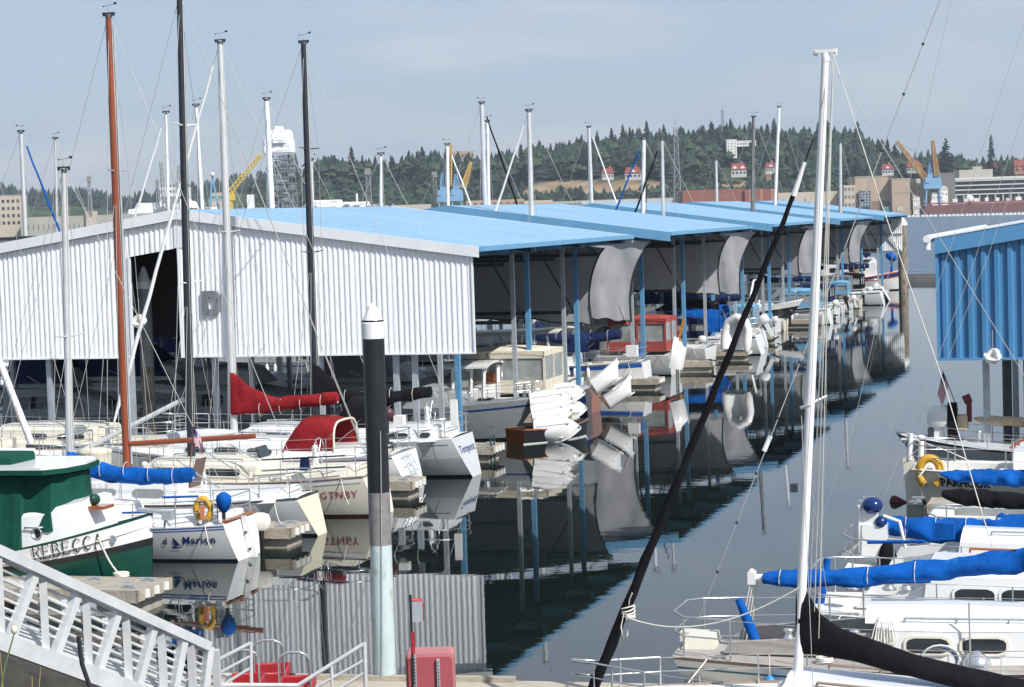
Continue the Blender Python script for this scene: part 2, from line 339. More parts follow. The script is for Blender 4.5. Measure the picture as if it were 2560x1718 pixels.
    for s in [x_ - 1.3 for x_ in sp]:
        for t in (2.2, 9.1, 11.4, DW - 2.2): box_st(mg, s - .075, s + .075, t - .075, t + .075, .45, roof_h(t) - .3)
    if k == 0:
        for t in (2.2, 2.85, 5.5, 9.3, 12.4, 15.5, 18.5): box_st(mg, .3, .46, t - .09, t + .09, .35, roof_h(t) - .3)
        pass
    mb.build_each('post', BLUEP, T); mg.build_each('rear_post', GALV, T)
    mb = MB()
    for s in sp:
        mb.bar(Q(s, 2.1, 3.9), Q(s, 8.8, 3.9), .08, .14); mb.bar(Q(s, 2.1, 3.9), Q(s, 3.6, roof_h(2) - .7), .06)
    mb.build_each('cross_beam', DARKST, T)
# --- tarps hanging across the ends of the sections
def tarp(s, tr_top, tr_bot, tl, htop_off, hbot, label, sway=0., gap=None):
    nT, nH = 40, 16; vs = []
    for i in range(nT + 1):
        for j in range(nH + 1):
            v = j / nH; tr = tr_top + (tr_bot - tr_top) * (v ** .6) + .45 * math.sin(math.pi * v) * .6
            t = tr + (tl - tr) * i / nT; ht = roof_h(t) - htop_off
            hb = hbot + .35 * math.sin(math.pi * min(1, i / nT * (abs(tl - tr) / 8))) + .06 * math.sin(i * 1.3)
            h = ht + (hb - ht) * v
            d = .05 * math.sin(t * 2.1 + s) * (.3 + v) + .02 * math.sin(t * 6.7 + v * 2) + sway * math.sin(math.pi * v) + .06 * fbm(t * 1.5, v * 3, s)
            vs.append(Q(s + d, t, h))
    fs = [(i * (nH + 1) + j, i * (nH + 1) + j + 1, (i + 1) * (nH + 1) + j + 1, (i + 1) * (nH + 1) + j) for i in range(nT) for j in range(nH)]
    mb = MB(); mb.add(vs, fs, 0, True)
    T = thing('shade_tarp', label, 'tarp', (0, 0, 0), 0, 'grey tarps hanging under the boat shed roofs')
    mb.build('sheet', TARP, T)
    mb = MB(); mb.tube([vs[j] for j in range(nH + 1)], .035, 5); mb.tube([vs[i * (nH + 1) + nH] for i in range(nT + 1)], .03, 5)
    mb.build('hem', TARPD, T)
for k, (a, b) in enumerate(SECT):
    if k > 0: tarp(a + .1, .65, 1.7, 9.2, .5, 3.0 if k < 3 else 3.2, 'sunlit grey tarp hanging on the front of the %s roof section' % SN[k])
    if k < 4: tarp(b - .3, .85, 1.45, DW - .85, .6, 3.3, 'shaded grey tarp hanging at the back of the %s roof section' % SN[k])
    if k < 4: tarp(a + (b - a) * .42, 4.6 if k else 3.9, 5.4, 9.2, .7, 3.4, 'dark inner tarp hanging midway under the %s roof section' % SN[k])
mb = MB(); NM = mat('doorway_shade_black', (.012, .013, .015), .95)  # near black sheet added behind the doorway to stand in for its shade
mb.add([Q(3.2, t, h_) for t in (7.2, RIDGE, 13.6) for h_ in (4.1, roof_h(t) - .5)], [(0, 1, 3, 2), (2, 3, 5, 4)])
tag(mb.build('doorway_shade', NM), 'near black sheet added as shade behind the doorway of the white gable wall', 'shade sheet')
# --- blue shed on the right
OE = G(2347, 898, WB); OE.z = 0
def roof_e(t): return EAVE - .02 + (-t) * (1.5 / 10)
T = thing('boat_shed', 'bright blue corrugated boat shed with white gutter at the right edge', 'boat shed')
mb = MB(); corr(mb, None, -10.4, -.03, lambda t: WB, lambda t: roof_e(t) - .3, per=.36, dep=.09, base=OE); mb.build('wall', WALLB, T)
mb = MB(); slab(mb, -.2, -.1, (-10.5, .04), lambda t: roof_e(t) + .02, .44, base=OE); box_st(mb, -.12, .02, -.05, .03, WB - .03, EAVE - .1, base=OE); box_st(mb, -.11, .0, -10.4, -.05, WB - .04, WB + .03, base=OE)
mb.build('fascia', mat('fascia_bright_blue', (.08, .24, .44), .45, var=.06), T)
mb = MB(); slab(mb, -.22, 22, (-10.5, .2), lambda t: roof_e(t) + .07, .045, base=OE); mb.build('roof', TRIMW, T)
mb = MB(); mb.tube([Q(-.45, .22, EAVE - .02, OE), Q(22, .22, EAVE - .02, OE)], .11, 8); mb.tube([Q(-.3, .22, EAVE - .0, OE), Q(-.3, .22, EAVE - .32, OE)], .09, 8); mb.build('gutter', TRIMW, T)
mb = MB()
for s, t in ((1.2, -1.2), (1.0, -5.6), (8.2, -1.6), (9, -5.4), (15, -1.6), (1.6, -9)): box_st(mb, s - .09, s + .09, t - .09, t + .09, .35, roof_e(t) - .3, base=OE)
for s in (1, 8, 15): mb.bar(Q(s, -1.2, EAVE - .2, OE), Q(s, -10, roof_e(-10) - .3, OE), .12, .22)
mb.build_each('post', GALV, T)
mb = MB()
for s, t in ((1.6, -1.75), (9.5, -1.9)): mb.bar(Q(s, t, .35, OE), Q(s, t, roof_e(t) - .4, OE), .22)
mb.build_each('dark_post', DARKST, T)
# radar reflector balls
def reflector(p, label):
    T = thing('radar_reflector', label, 'reflector', p)
    mb = MB(); M = Matrix.Rotation(.5, 3, 'X') @ Matrix.Rotation(.4, 3, 'Z')
    for e in (0, 1, 2):
        ring = []
        for j in range(20):
            a_ = 2 * math.pi * j / 20; q = [0, 0, 0]; q[e] = 0; q[(e + 1) % 3] = .24 * math.cos(a_); q[(e + 2) % 3] = .24 * math.sin(a_); ring.append(M @ Vector(q))
        nrm = M @ Vector([.006 if i == e else 0 for i in range(3)]); mb.prism(ring, nrm)
    mb.build('disc', PLASTW, T); m2 = MB(); m2.tube([(0, 0, .24), (0, 0, .7)], .012); m2.build('cord', WIRE, T)
reflector(A(2482, 890, 58.6), 'round white radar reflector hanging below the bright blue shed wall')
reflector(A(348, 803, 67.5), 'small white folded radar reflector beside the piling in the shed doorway')
# floating walkways and finger piers
def pier(s, t0, t1, w, label, base=None, hgt=.42, group='finger piers', name='finger_pier', extra=True):
    T = thing(name, label, 'pier', (0, 0, 0), 0, group)
    m1 = MB(); box_st(m1, s - w / 2, s + w / 2, t0, t1, hgt - .10, hgt, base=base)
    m1.build('decking', FLOAT_, T)
    m1 = MB(); box_st(m1, s - w / 2 - .04, s + w / 2 + .04, t0 - .04, t0 + .04, hgt - .22, hgt + .02, base=base)
    for q in (-1, 1): box_st(m1, s + q * (w / 2 + .005) - .035, s + q * (w / 2 + .005) + .035, t0, t1, hgt - .25, hgt + .015, base=base)
    m1.build('waler', PLANK, T)
    m1 = MB(); n = max(1, int(abs(t1 - t0) / 2.4))
    for i in range(n):
        c = t0 + .15 + (t1 - t0) * i / n; box_st(m1, s - w / 2 + .08, s + w / 2 - .08, c, c + (t1 - t0) / n * .82, -.4, hgt - .102, base=base)
    m1.build('float', FLOAT_, T)
    if extra:
        m1 = MB()
        for q in (.35, 1.6):
            for e in (-1, 1): m1.box(Q(s + e * w * .3, t0 + q, hgt + .05, base), (.3, .05, .05), 0, RZ_L); m1.box(Q(s + e * w * .3, t0 + q, hgt + .02, base), (.1, .05, .06), 0, RZ_L)
        m1.build('cleat', GALV, T)
        m1 = MB()
        for q in (-.3, .0, .3): m1.box(Q(s + q * w, t0 - .06, hgt - .1, base), (.05, .16, .16), 0, RZ_L)
        m1.build_each('fender_block', PLASTW, T)
WALK = thing('floating_walkway', 'long floating walkway running back between the slips under the shed', 'walkway')
m1 = MB(); box_st(m1, -34, zs(195), RIDGE - .9, RIDGE + .9, .34, .45); m1.build('decking', FLOAT_, WALK)
m1 = MB()
for q in range(40): box_st(m1, -34 + q * 4, -34 + q * 4 + 3.3, RIDGE - .8, RIDGE + .8, -.4, .338)
m1.build('float', FLOAT_, WALK)
# ------------------------------------------------------------------ far shore
def hz(px): return 859 - PITCH + ROLL * (1280 - px)      # horizon row at that column
TREEL = [(-900, 500), (-300, 470), (0, 452), (60, 468), (130, 475), (200, 470), (260, 478), (330, 490), (400, 470), (470, 462), (560, 450), (600, 440), (680, 428), (760, 386), (800, 366), (860, 360), (930, 366), (990, 378), (1030, 366), (1080, 346), (1150, 362), (1200, 360), (1300, 352), (1400, 362), (1480, 345), (1540, 335), (1620, 322), (1700, 322), (1790, 312), (1850, 310), (1950, 318), (2050, 315), (2150, 322), (2200, 348), (2280, 382), (2340, 376), (2400, 384), (2480, 390), (2560, 390), (2900, 410), (3600, 440)]
def interp(tab, x):
    if x <= tab[0][0]: return tab[0][1]
    for (a, b), (c, d) in zip(tab, tab[1:]):
        if x <= c: return b + (d - b) * (x - a) / (c - a)
    return tab[-1][1]
def px_of(X, Y): return 1280 + X / Y * F0
def sm(x): x = max(0, min(1, x)); return x * x * (3 - 2 * x)
def ground(X, Y):
    px = px_of(X, Y); top = interp(TREEL, px); th = 22 if px > 700 else 9
    zt = 8 + (hz(px) - top) * 1800 / F0 - th
    g = 2.5 + (zt - 2.5) * (sm((Y - 1540) / 260) * .75 + .25 * sm((Y - 1500) / 90) * (1 if px > 1330 else .3)) + 1.5 * fbm(X * .01, Y * .01)
    return max(g, 2.5 + .2 * fbm(X * .03, Y * .03)) if Y > 1470 else 2.2
SOIL = bpy.data.materials.new('hillside'); SOIL.use_nodes = True
def _soil():
    t = SOIL.node_tree; N = t.nodes; b = N['Principled BSDF']; b.inputs['Roughness'].default_value = .95
    g = N.new('ShaderNodeNewGeometry'); n = N.new('ShaderNodeTexNoise'); n.inputs['Scale'].default_value = .03; n.inputs['Detail'].default_value = 8; t.links.new(g.outputs['Position'], n.inputs['Vector'])
    at = N.new('ShaderNodeAttribute'); at.attribute_name = 'dry'
    r = N.new('ShaderNodeValToRGB'); r.color_ramp.elements[0].color = (.015, .035, .015, 1); r.color_ramp.elements[1].color = (.05, .085, .03, 1); r.color_ramp.elements[0].position = .4; r.color_ramp.elements[1].position = .65
    r2 = N.new('ShaderNodeValToRGB'); r2.color_ramp.elements[0].color = (.20, .135, .07, 1); r2.color_ramp.elements[1].color = (.36, .26, .16, 1); r2.color_ramp.elements[0].position = .35; r2.color_ramp.elements[1].position = .6
    t.links.new(n.outputs['Fac'], r.inputs[0]); t.links.new(n.outputs['Fac'], r2.inputs[0])
    m = N.new('ShaderNodeMixRGB'); t.links.new(at.outputs['Fac'], m.inputs[0]); t.links.new(r.outputs[0], m.inputs[1]); t.links.new(r2.outputs[0], m.inputs[2]); t.links.new(m.outputs[0], b.inputs['Base Color'])
_soil()
def dryness(X, Y):
    px = px_of(X, Y); p = A(0, 0, 1)
    z = ground(X, Y); py = hz(px) - (z - H) * F0 / Y
    d = 0
    for cx, cy, rx, ry in ((1440, 472, 110, 20), (1590, 466, 100, 16), (1350, 490, 55, 12), (1720, 462, 60, 9), (1860, 462, 70, 8), (1960, 446, 40, 12), (2120, 470, 30, 6)):
        e = ((px - cx) / rx) ** 2 + ((py - cy) / ry) ** 2; d = max(d, 1 - sm((e - .6) / .7))
    return d
def hill():
    xs = [-1500 + 12 * i for i in range(251)]; ys = [1462, 1470, 1475] + [1485 + 14 * i for i in range(30)] + [1960, 2100, 2400]
    vs = []; dry = []
    for y in ys:
        for x in xs:
            z = ground(x, y)
            if y <= 1470: z = -1 if y < 1465 else 2.0
            if y > 1930: z *= .8
            vs.append((x, y, z)); dry.append(dryness(x, y) if 1470 < y < 1900 else 0)
    n = len(xs); fs = [(j * n + i, j * n + i + 1, (j + 1) * n + i + 1, (j + 1) * n + i) for j in range(len(ys) - 1) for i in range(n - 1)]
    mb = MB(); mb.add(vs, fs, 0, True); o = mb.build('hillside', SOIL); a = o.data.attributes.new('dry', 'FLOAT', 'POINT')
    for i, d in enumerate(dry): a.data[i].value = d
    struct(o)
hill()
FOLD = mat('foliage_conifer', (.010, .028, .026), .95, var=.4, scale=.10, col2=(.022, .048, .036))
FOLL = mat('foliage_broadleaf', (.018, .042, .022), .95, var=.4, scale=.10, col2=(.042, .078, .030))
BARK = mat('bark', (.09, .065, .05), .95)
def crown_conifer(sd, h=24, r=4.2, lean=1.):
    q = random.Random(sd); mb = MB(); z = h * .10; 
    while z < h:
        f = 1 - (z / h); rr = r * (f ** .65) * q.uniform(.75, 1.15) + .2; k = max(6, int(14 * f) + 5)
        for i in range(k):
            a = q.uniform(0, 6.28); L = rr * q.uniform(.65, 1.15); wd = .55 + L * .26; dz = -L * q.uniform(.12, .4)
            c, s_ = math.cos(a), math.sin(a); zz = z + q.uniform(-.4, .4)
            mb.add([(0, 0, zz + .3), (c * L * .6 - s_ * wd, s_ * L * .6 + c * wd, zz + dz * .5), (c * L, s_ * L, zz + dz), (c * L * .6 + s_ * wd, s_ * L * .6 - c * wd, zz + dz * .5), (c * L * .55, s_ * L * .55, zz + dz * .3 - .9)], [(0, 1, 2, 3), (1, 4, 2), (4, 3, 2), (0, 4, 1), (0, 3, 4)])
        z += h * .032 + .25 * f
    mb.add([(.3, 0, h - 1.2), (-.15, .26, h - 1.2), (-.15, -.26, h - 1.2), (0, 0, h + .8)], [(0, 1, 3), (1, 2, 3), (2, 0, 3)])
    return mb
def crown_leafy(sd, h=15, r=6):
    q = random.Random(sd); mb = MB(); lobes = [(q.uniform(-.5, .5) * r, q.uniform(-.5, .5) * r, h * q.uniform(.45, .8), r * q.uniform(.4, .65)) for _ in range(9)]
    for lx, ly, lz, lr in lobes:
        for i in range(46):
            v = Vector((q.gauss(0, 1), q.gauss(0, 1), q.gauss(0, 1))).normalized(); p = Vector((lx, ly, lz)) + v * lr * q.uniform(.75, 1.1)
            u = v.cross(Vector((q.random(), q.random(), q.random()))).normalized(); t = v.cross(u); e = q.uniform(.6, 1.3)
            mb.add([p + u * e, p + t * e * .8 + v * .3, p - u * e, p - t * e * .8 - v * .2], [(0, 1, 2, 3)])
    return mb
def tree_proto(kind, sd, h, r, hidden=False):
    nm = 'conifer_tree' if kind == 0 else 'broadleaf_tree'
    T = thing(nm, '', 'tree')
    cr_ = (crown_conifer(sd, h, r) if kind == 0 else crown_leafy(sd, h, r)); cr_.build('crown', FOLD if kind == 0 else FOLL, T)
    mb = MB(); mb.tube([(0, 0, -2), (0, 0, h * .5), (0, 0, h * .9)], [.5, .3, .08], 6)
    if kind: 
        for a in (0, 2.1, 4.2): mb.tube([(0, 0, h * .3), (math.cos(a) * r * .5, math.sin(a) * r * .5, h * .62)], [.25, .08], 5)
    mb.build('trunk', BARK, T); return T
protos = [tree_proto(0, 10 + i, (26, 22, 24, 28, 20, 25)[i], 5.6 + .6 * i) for i in range(6)]; protl = [tree_proto(1, 30 + i, 15, 7.5 + .5 * i) for i in range(4)]
used = set(); HOUSES = []
def put_tree(kind, p, sc, label, group, rz=None):
    ps = protos if kind == 0 else protl; i = rnd.randrange(len(ps)); src = ps[i]
    if src in used: o = copy_tree(src)
    else: o = src; used.add(src)
    o.location = p; o.rotation_euler = (0, 0, rz if rz is not None else rnd.uniform(0, 6.28)); s_ = sc * rnd.uniform(.85, 1.15); o.scale = (sc, sc, s_); o['label'] = label; o['category'] = 'tree'; o['group'] = group; return o
CLEAR = [(1490, 1610, 412, 470), (1815, 1875, 340, 452), (1905, 1945, 405, 440), (2195, 2240, 405, 445), (2260, 2310, 400, 432), (2462, 2500, 400, 430), (2540, 2600, 400, 430), (1380, 1420, 415, 440), (1455, 1480, 420, 445)]
n_t = 0; tries = 0
while n_t < 285 and tries < 20000:
    tries += 1
    px = rnd.uniform(690, 2600); Y = 1800 - 250 * rnd.random() ** 1.25
    if n_t < 95: px = 700 + 1880 * n_t / 95 + rnd.uniform(-8, 8); Y = rnd.uniform(1770, 1800)
    X = (px - 1280) / F0 * Y; z = ground(X, Y)
    if dryness(X, Y) > .25: continue
    kind = 0
    py = hz(px) - (z - H) * F0 / Y
    if py > 415 and rnd.random() < .6: kind = 1
    if px > 2250 and rnd.random() < .6: kind = 1
    sc = rnd.uniform(.75, 1.1) if kind == 0 else rnd.uniform(.8, 1.25)
    if n_t < 95: kind = (0 if rnd.random() < .75 else 1) if px < 2240 else 1; sc = rnd.uniform(.7, 1.1) if kind == 0 else rnd.uniform(.6, .9)
    if py > 478: sc *= .5
    ty = py - sc * 22 * F0 / Y
    if any(a - 6 < px < b + 6 and py > c + 2 and ty < d and Y < 1660 for a, b, c, d in CLEAR): continue
    zn = ['behind the grey ship', 'left of the blue cranes', 'around the blue cranes', 'left of the dry bank', 'above the dry bank', 'around the two red gambrel roofs', 'left of the hilltop tower', 'right of the hilltop tower', 'around the big foreground mast', 'at the right end of the hill', 'near the giant conifers', 'above the office building'][min(11, int((px - 690) / 160))]; pos = 'on the skyline' if n_t < 95 else 'high on the slope' if Y > 1700 else 'low on the slope'
    put_tree(kind, (X, Y, z - 1), sc, '%s %s, %s' % (['dark conifer', 'rounded green broadleaf tree'][kind] if n_t % 2 else ['pointed conifer', 'bushy broadleaf tree'][kind], pos, zn), 'trees %s, %s' % (pos, zn)); n_t += 1; continue
    if px < 2240: lab, gr = ('dark conifer standing among the trees on the wooded far hill', 'conifers on the wooded hill') if kind == 0 else ('rounded green broadleaf tree lower down on the wooded far hill', 'broadleaf trees on the wooded hill')
    else: lab, gr = ('small conifer on the low far shore at the right', 'conifers on the low right shore') if kind == 0 else ('round broadleaf tree on the low far shore at the right', 'broadleaf trees on the low right shore')
    put_tree(kind, (X, Y, z - 1), sc, lab, gr); n_t += 1
def giant(px, top, Y, w, label):
    z = 8 + (hz(px) - 470) * Y / F0; zt = 8 + (hz(px) - top) * Y / F0; h = zt - z
    T = thing('giant_conifer', label, 'tree', ((px - 1280) / F0 * Y, Y, z), 0)
    crown_conifer(int(px), h, w / F0 * Y / 2 * 1.3).build('crown', FOLD, T); mb = MB(); mb.tube([(0, 0, -15), (0, 0, h * .9)], [1, .1], 6); mb.build('trunk', BARK, T)
giant(2376, 346, 1640, 62, 'broad pointed conifer standing above the office building at far right'); giant(2489, 336, 1640, 32, 'tall narrow spire shaped conifer near the right edge of far shore')
giant(2150, 325, 1700, 34, 'tall pointed conifer at the right end of the wooded hill')
def far_woods():
    mb = MB(); q = random.Random(3)
    for i in range(900):
        px = q.uniform(-500, 760); Y = q.uniform(2500, 2900); X = (px - 1280) / F0 * Y; top = interp(TREEL, px) + q.uniform(-6, 22); zt = 8 + (hz(px) - top) * Y / F0; r = q.uniform(5, 9); h = q.uniform(16, 34)
        n = 6; a0 = q.random()
        for (zz, rr) in ((0, 1), (.3, .8), (.6, .5)):
            ring = [(X + r * rr * q.uniform(.7, 1.2) * math.cos(a0 + j), Y + r * rr * math.sin(a0 + j), zt - h + h * zz + q.uniform(-1, 1)) for j in [6.283 * k / n for k in range(n)]]
            mb.add(ring + [(X, Y, zt - h + h * (zz + .45))], [(k, (k + 1) % n, n) for k in range(n)])
        mb.add([(X - r, Y + 3, -2), (X + r, Y + 3, -2), (X + r, Y + 3, zt - h * .8), (X - r, Y + 3, zt - h * .8), (X, Y + 8, zt - h * .5)], [(0, 1, 2, 3), (2, 3, 4)])
    o = mb.build('far_woods', FOLD); o['kind'] = 'stuff'; o['label'] = 'low distant woods along the left horizon'; o['category'] = 'woods'
far_woods()
def bushes():
    mb = MB(); q = random.Random(5)
    for i in range(1500):
        px = q.uniform(760, 2100); Y = q.uniform(1490, 1600); X = (px - 1280) / F0 * Y
        if dryness(X, Y) > .35 and q.random() < .93: continue
        z = ground(X, Y); r = q.uniform(1.2, 3.4)
        for k in range(5):
            c = Vector((X + q.uniform(-2, 2), Y + q.uniform(-2, 2), z + r * .4)); ring = [c + Vector((r * math.cos(a) * q.uniform(.6, 1.1), r * .5 * math.sin(a), r * .6 * math.sin(a * 1.0 + .5) * q.uniform(.5, 1))) for a in [6.283 * j / 6 for j in range(6)]]
            mb.add(ring + [c + Vector((0, -r * .6, r * .5))], [(j, (j + 1) % 6, 6) for j in range(6)])
    o = mb.build('shrubs', FOLL); o['kind'] = 'stuff'; o['label'] = 'low green shrubs along the foot of the far hill'; o['category'] = 'shrubs'
bushes()
def hill_woods():
    mb = MB(); q = random.Random(9); n = 0
    while n < 3000:
        px = q.uniform(640, 2700); Y = q.uniform(1560, 1800); X = (px - 1280) / F0 * Y
        if dryness(X, Y) > .2: continue
        z = ground(X, Y); py = hz(px) - (z - H) * F0 / Y
        if any(a - 10 < px < b + 10 and py > c_ - 4 and py < d + 30 and Y < 1680 for a, b, c_, d in CLEAR): continue
        n += 1; h = q.uniform(13, 24) * (1 if py < 465 else .45); r = q.uniform(4.2, 7.5) * (1 if py < 465 else .6); con = q.random() < .6
        for k in range(6 if con else 7):
            f = k / 6; zz = z + h * (.15 + .75 * f) if con else z + h * q.uniform(.3, .7); rr = r * ((1 - f) ** .8 + .12) if con else r * q.uniform(.5, .9); a0 = q.uniform(0, 6.28); m = 7; cx, cy = (0, 0) if con else (q.uniform(-r, r) * .6, q.uniform(-r, r) * .6)
            ring = [(X + cx + rr * q.uniform(.6, 1.25) * math.cos(a0 + 6.283 * j / m), Y + cy + rr * q.uniform(.6, 1.25) * math.sin(a0 + 6.283 * j / m), zz + q.uniform(-.8, .5)) for j in range(m)]
            mb.add(ring + [(X + cx, Y + cy, zz + (h * .24 if con else rr * .9))], [(j, (j + 1) % m, m) for j in range(m)], 0 if con else 1)
    o = mb.build('hill_woods', [FOLD, FOLL]); o['kind'] = 'stuff'; o['label'] = 'dense wood filling in behind the single trees on the far hill'; o['category'] = 'woods'
hill_woods()
# ------------------------------------------------------------------ far buildings, in their own places on the shore
def rect(px0, py0, px1, py1, Y):
    """world x range and heights of a front face seen there"""
    pm = (px0 + px1) / 2; x0 = A(px0, (py0 + py1) / 2, Y).x; x1 = A(px1, (py0 + py1) / 2, Y).x
    return x0, x1, A(pm, py1, Y).z, A(pm, py0, Y).z
def far_block(name, label, cat, px0, py0, px1, py1, Y, m, depth=20, base=None, win=None, roof=None, roofm=None, parapet=None, group=None):
    x0, x1, z0, z1 = rect(px0, py0, px1, py1, Y); z0 = base if base is not None else z0
    T = thing(name, label, cat, ((x0 + x1) / 2, Y, z0), 0, group); w_, h_ = x1 - x0, z1 - z0
    mb = MB(); mb.box((0, depth / 2, h_ / 2), (w_, depth, h_)); wl = mb.build('wall', m, T)
    if win:                                            # (cols, rows, wfrac, hfrac, z-range, material)
        for (nc, nr, wf, hf, za, zb, mw) in win:
            mb = MB()
            for i in range(nc):
                for j in range(nr):
                    mb.box((-w_ / 2 + w_ * (i + .5) / nc, -.05, h_ * (za + (zb - za) * (j + .5) / nr)), (w_ / nc * wf, .3, h_ * (zb - za) / nr * hf))
            mb.build_each('window', mw, T)
    if roof:
        ov = w_ * .04; rh = roof
        mb = MB(); mb.add([(-w_ / 2 - ov, -ov, h_), (w_ / 2 + ov, -ov, h_), (w_ / 2 + ov, depth + ov, h_), (-w_ / 2 - ov, depth + ov, h_), (-w_ / 2 - ov * .3 + w_ * .12, depth / 2, h_ + rh), (w_ / 2 - w_ * .12, depth / 2, h_ + rh)], [(0, 1, 5, 4), (2, 3, 4, 5), (0, 4, 3), (1, 2, 5), (0, 3, 2, 1)]); mb.build('roof', roofm, T)
    elif parapet:
        mb = MB(); mb.box((0, depth / 2, h_ + .2), (w_ + .5, depth + .5, .5)); mb.build('roof', parapet, T)
    return T
TAN = mat('far_tan', (.40, .30, .22), .85, var=.08, scale=.1); TAN2 = mat('far_tan_light', (.48, .41, .33), .85, var=.08, scale=.1); BRICK = mat('far_brick', (.24, .085, .06), .9, var=.12, scale=.08)
BRICK2 = mat('far_brick_light', (.36, .16, .11), .9); CONC = mat('far_concrete', (.36, .35, .31), .9, var=.1, scale=.1); CONCD = mat('far_concrete_dark', (.16, .155, .15), .9, var=.3, scale=.15)
FWHITE = mat('far_white', (.66, .66, .64), .8, var=.04, scale=.2); FDARK = mat('far_window', (.03, .035, .045), .3); REDR = mat('far_red_roof', (.20, .045, .035), .8); NAVG = mat('navy_grey', (.20, .225, .25), .7, var=.25, scale=.3)
WRAP = mat('white_wrap', (.75, .76, .77), .6, var=.04, scale=.2, bump=.6, bscale=.3); CRB = mat('crane_blue', (.17, .34, .52), .6, var=.15, scale=.3); CRY = mat('crane_yellow', (.50, .31, .06), .6, var=.15, scale=.3); YCR = mat('crane_bright_yellow', (.62, .42, .03), .6)
LATT = mat('lattice_grey', (.24, .25, .26), .6); TEALM = mat('teal', (.04, .24, .22), .7); YEL2 = mat('far_yellow', (.50, .43, .24), .85); QUAYM = mat('quay_wall', (.13, .115, .10), .95, var=.4, scale=.08); REDHULL = mat('barge_red', (.15, .065, .06), .8, var=.2, scale=.1)
far_block('office_building', 'cream office building with rows of small windows at far left edge', 'building', -60, 490, 52, 556, 1500, TAN2, 20, 0, [(9, 4, .5, .4, .35, .96, FDARK)], parapet=CONC)
far_block('quay_wall', 'long pale concrete dry dock wall behind the left masts', 'wall', 52, 536, 560, 590, 1480, CONC, 20, 0, [(40, 1, .15, .5, .4, .8, CONCD)])
far_block('concrete_house', 'small square concrete base under a lattice light mast at left', 'building', 214, 528, 238, 548, 1478, TAN2, 8, 0)
far_block('quay_building', 'long low beige quay building with red brick doorways, left of centre', 'building', 1165, 500, 1310, 519, 1490, TAN, 15, 0, [(9, 1, .45, .28, .80, .97, BRICK)])
far_block('pier_shed', 'beige pier front with a row of dark openings beside the first roof', 'pier', 978, 512, 1076, 532, 1420, TAN2, 15, 0, [(15, 1, .5, .28, .66, .9, FDARK)])
far_block('quay_building', 'low pale quay building with pink panels in the centre', 'building', 1310, 501, 1382, 519, 1478, TAN2, 15, 0, [(14, 1, .5, .3, .75, .95, BRICK2)])
far_block('quay_building', 'low grey roofed quay building right of the pink panels', 'building', 1382, 503, 1455, 519, 1482, CONC, 15, 0, [(6, 1, .8, .2, .8, .95, FDARK)])
far_block('warehouse', 'white quay warehouse with a sawtooth line of roof vents', 'warehouse', 1440, 498, 1700, 519, 1500, mat('far_grey_white', (.45, .47, .48), .8), 30, 0, [(1, 1, 1.005, .2, .70, .8, FDARK), (44, 1, .4, .08, .96, 1.06, FWHITE)])
T = far_block('brick_building', 'large red brick windowless building on the far quay', 'building', 1706, 474, 1862, 512, 1470, BRICK, 40, 0)
T2 = far_block('brick_building', 'red brick building with pale brick corner piers, right half', 'building', 1862, 473, 1945, 512, 1468, BRICK, 40, 0, [(3, 1, .3, 1.02, 0, 1, BRICK2)])
far_block('quay_building', 'low pale peach building between brick hall and tall beige blocks', 'building', 1945, 480, 2108, 512, 1474, TAN2, 30, 0, [(6, 1, .1, .5, .3, .9, CONCD)])
far_block('warehouse', 'tall beige windowless industrial block, left of the two', 'building', 2138, 442, 2232, 515, 1466, TAN, 30, 0, [(4, 1, .04, 1.0, 0, 1, TAN2), (1, 1, 1.001, .5, .0, .5, mat('far_brown', (.22, .15, .12), .9))], parapet=CONC)
far_block('warehouse', 'beige industrial block with slightly lower roof, right of the two', 'building', 2230, 448, 2275, 520, 1458, TAN, 30, 0, [(1, 1, .9, .02, .6, .64, CONCD)], parapet=TAN2)
far_block('warehouse', 'narrow pale beige annex beside the yellow one', 'building', 2275, 447, 2302, 518, 1470, TAN2, 30, 0)
far_block('equipment_frame', 'grey box of pipework on the front of the beige block', 'frame', 2149, 476, 2178, 512, 1462, mat('far_bluegrey', (.27, .31, .34), .7, var=.4, scale=.5), 3, 6, [(4, 6, .6, .5, 0, 1, FDARK)])
far_block('annex', 'low beige stair block with pipes left of tall beige building', 'building', 2110, 463, 2138, 515, 1464, TAN2, 10, 0, [(3, 4, .5, .4, 0, 1, CONCD)])
far_block('yellow_building', 'narrow pale yellow building left of the blue crane', 'building', 2292, 458, 2322, 515, 1464, YEL2, 20, 0, [(2, 5, .3, .4, .1, .9, CONCD)])
T = far_block('office_building', 'dark glass office building with white floor bands at far right', 'building', 2385, 448, 2640, 505, 1490, mat('far_glass', (.035, .045, .07), .25), 40, 0)
x0, x1, z0, z1 = rect(2385, 448, 2640, 505, 1490); hh = z1; mb = MB()
for f in (.985, .84, .70, .56): mb.box((2, -.6, hh * f), (x1 - x0 + 3, 2, hh * .035))
mb.box((-2, 20, hh * 1.05), (x1 - x0 + 8, 42, hh * .07))
mb.build_each('floor_band', mat('far_pale', (.55, .54, .50), .8), T)
mb = MB()
for i in range(13): mb.box((-(x1 - x0) / 2 + (x1 - x0) * i / 13 + 1, -.7, hh * .38), (.7, 1.8, hh * .28))
mb.box((2, -.6, hh * .3), (x1 - x0 + 3, 2, 1)); mb.build_each('column', mat('far_pale', None), T)
mb = MB(); mb.box((-(x1 - x0) * .25, 20, hh * 1.13), ((x1 - x0) * .33, 20, 9)); mb.box((-(x1 - x0) * .22, 20, hh * 1.3), ((x1 - x0) * .09, 10, 6)); mb.build('roof', CONC, T)
far_block('stair_tower', 'dark blocky stair tower at left end of the glass office', 'building', 2352, 432, 2388, 505, 1488, CONCD, 30, 0)
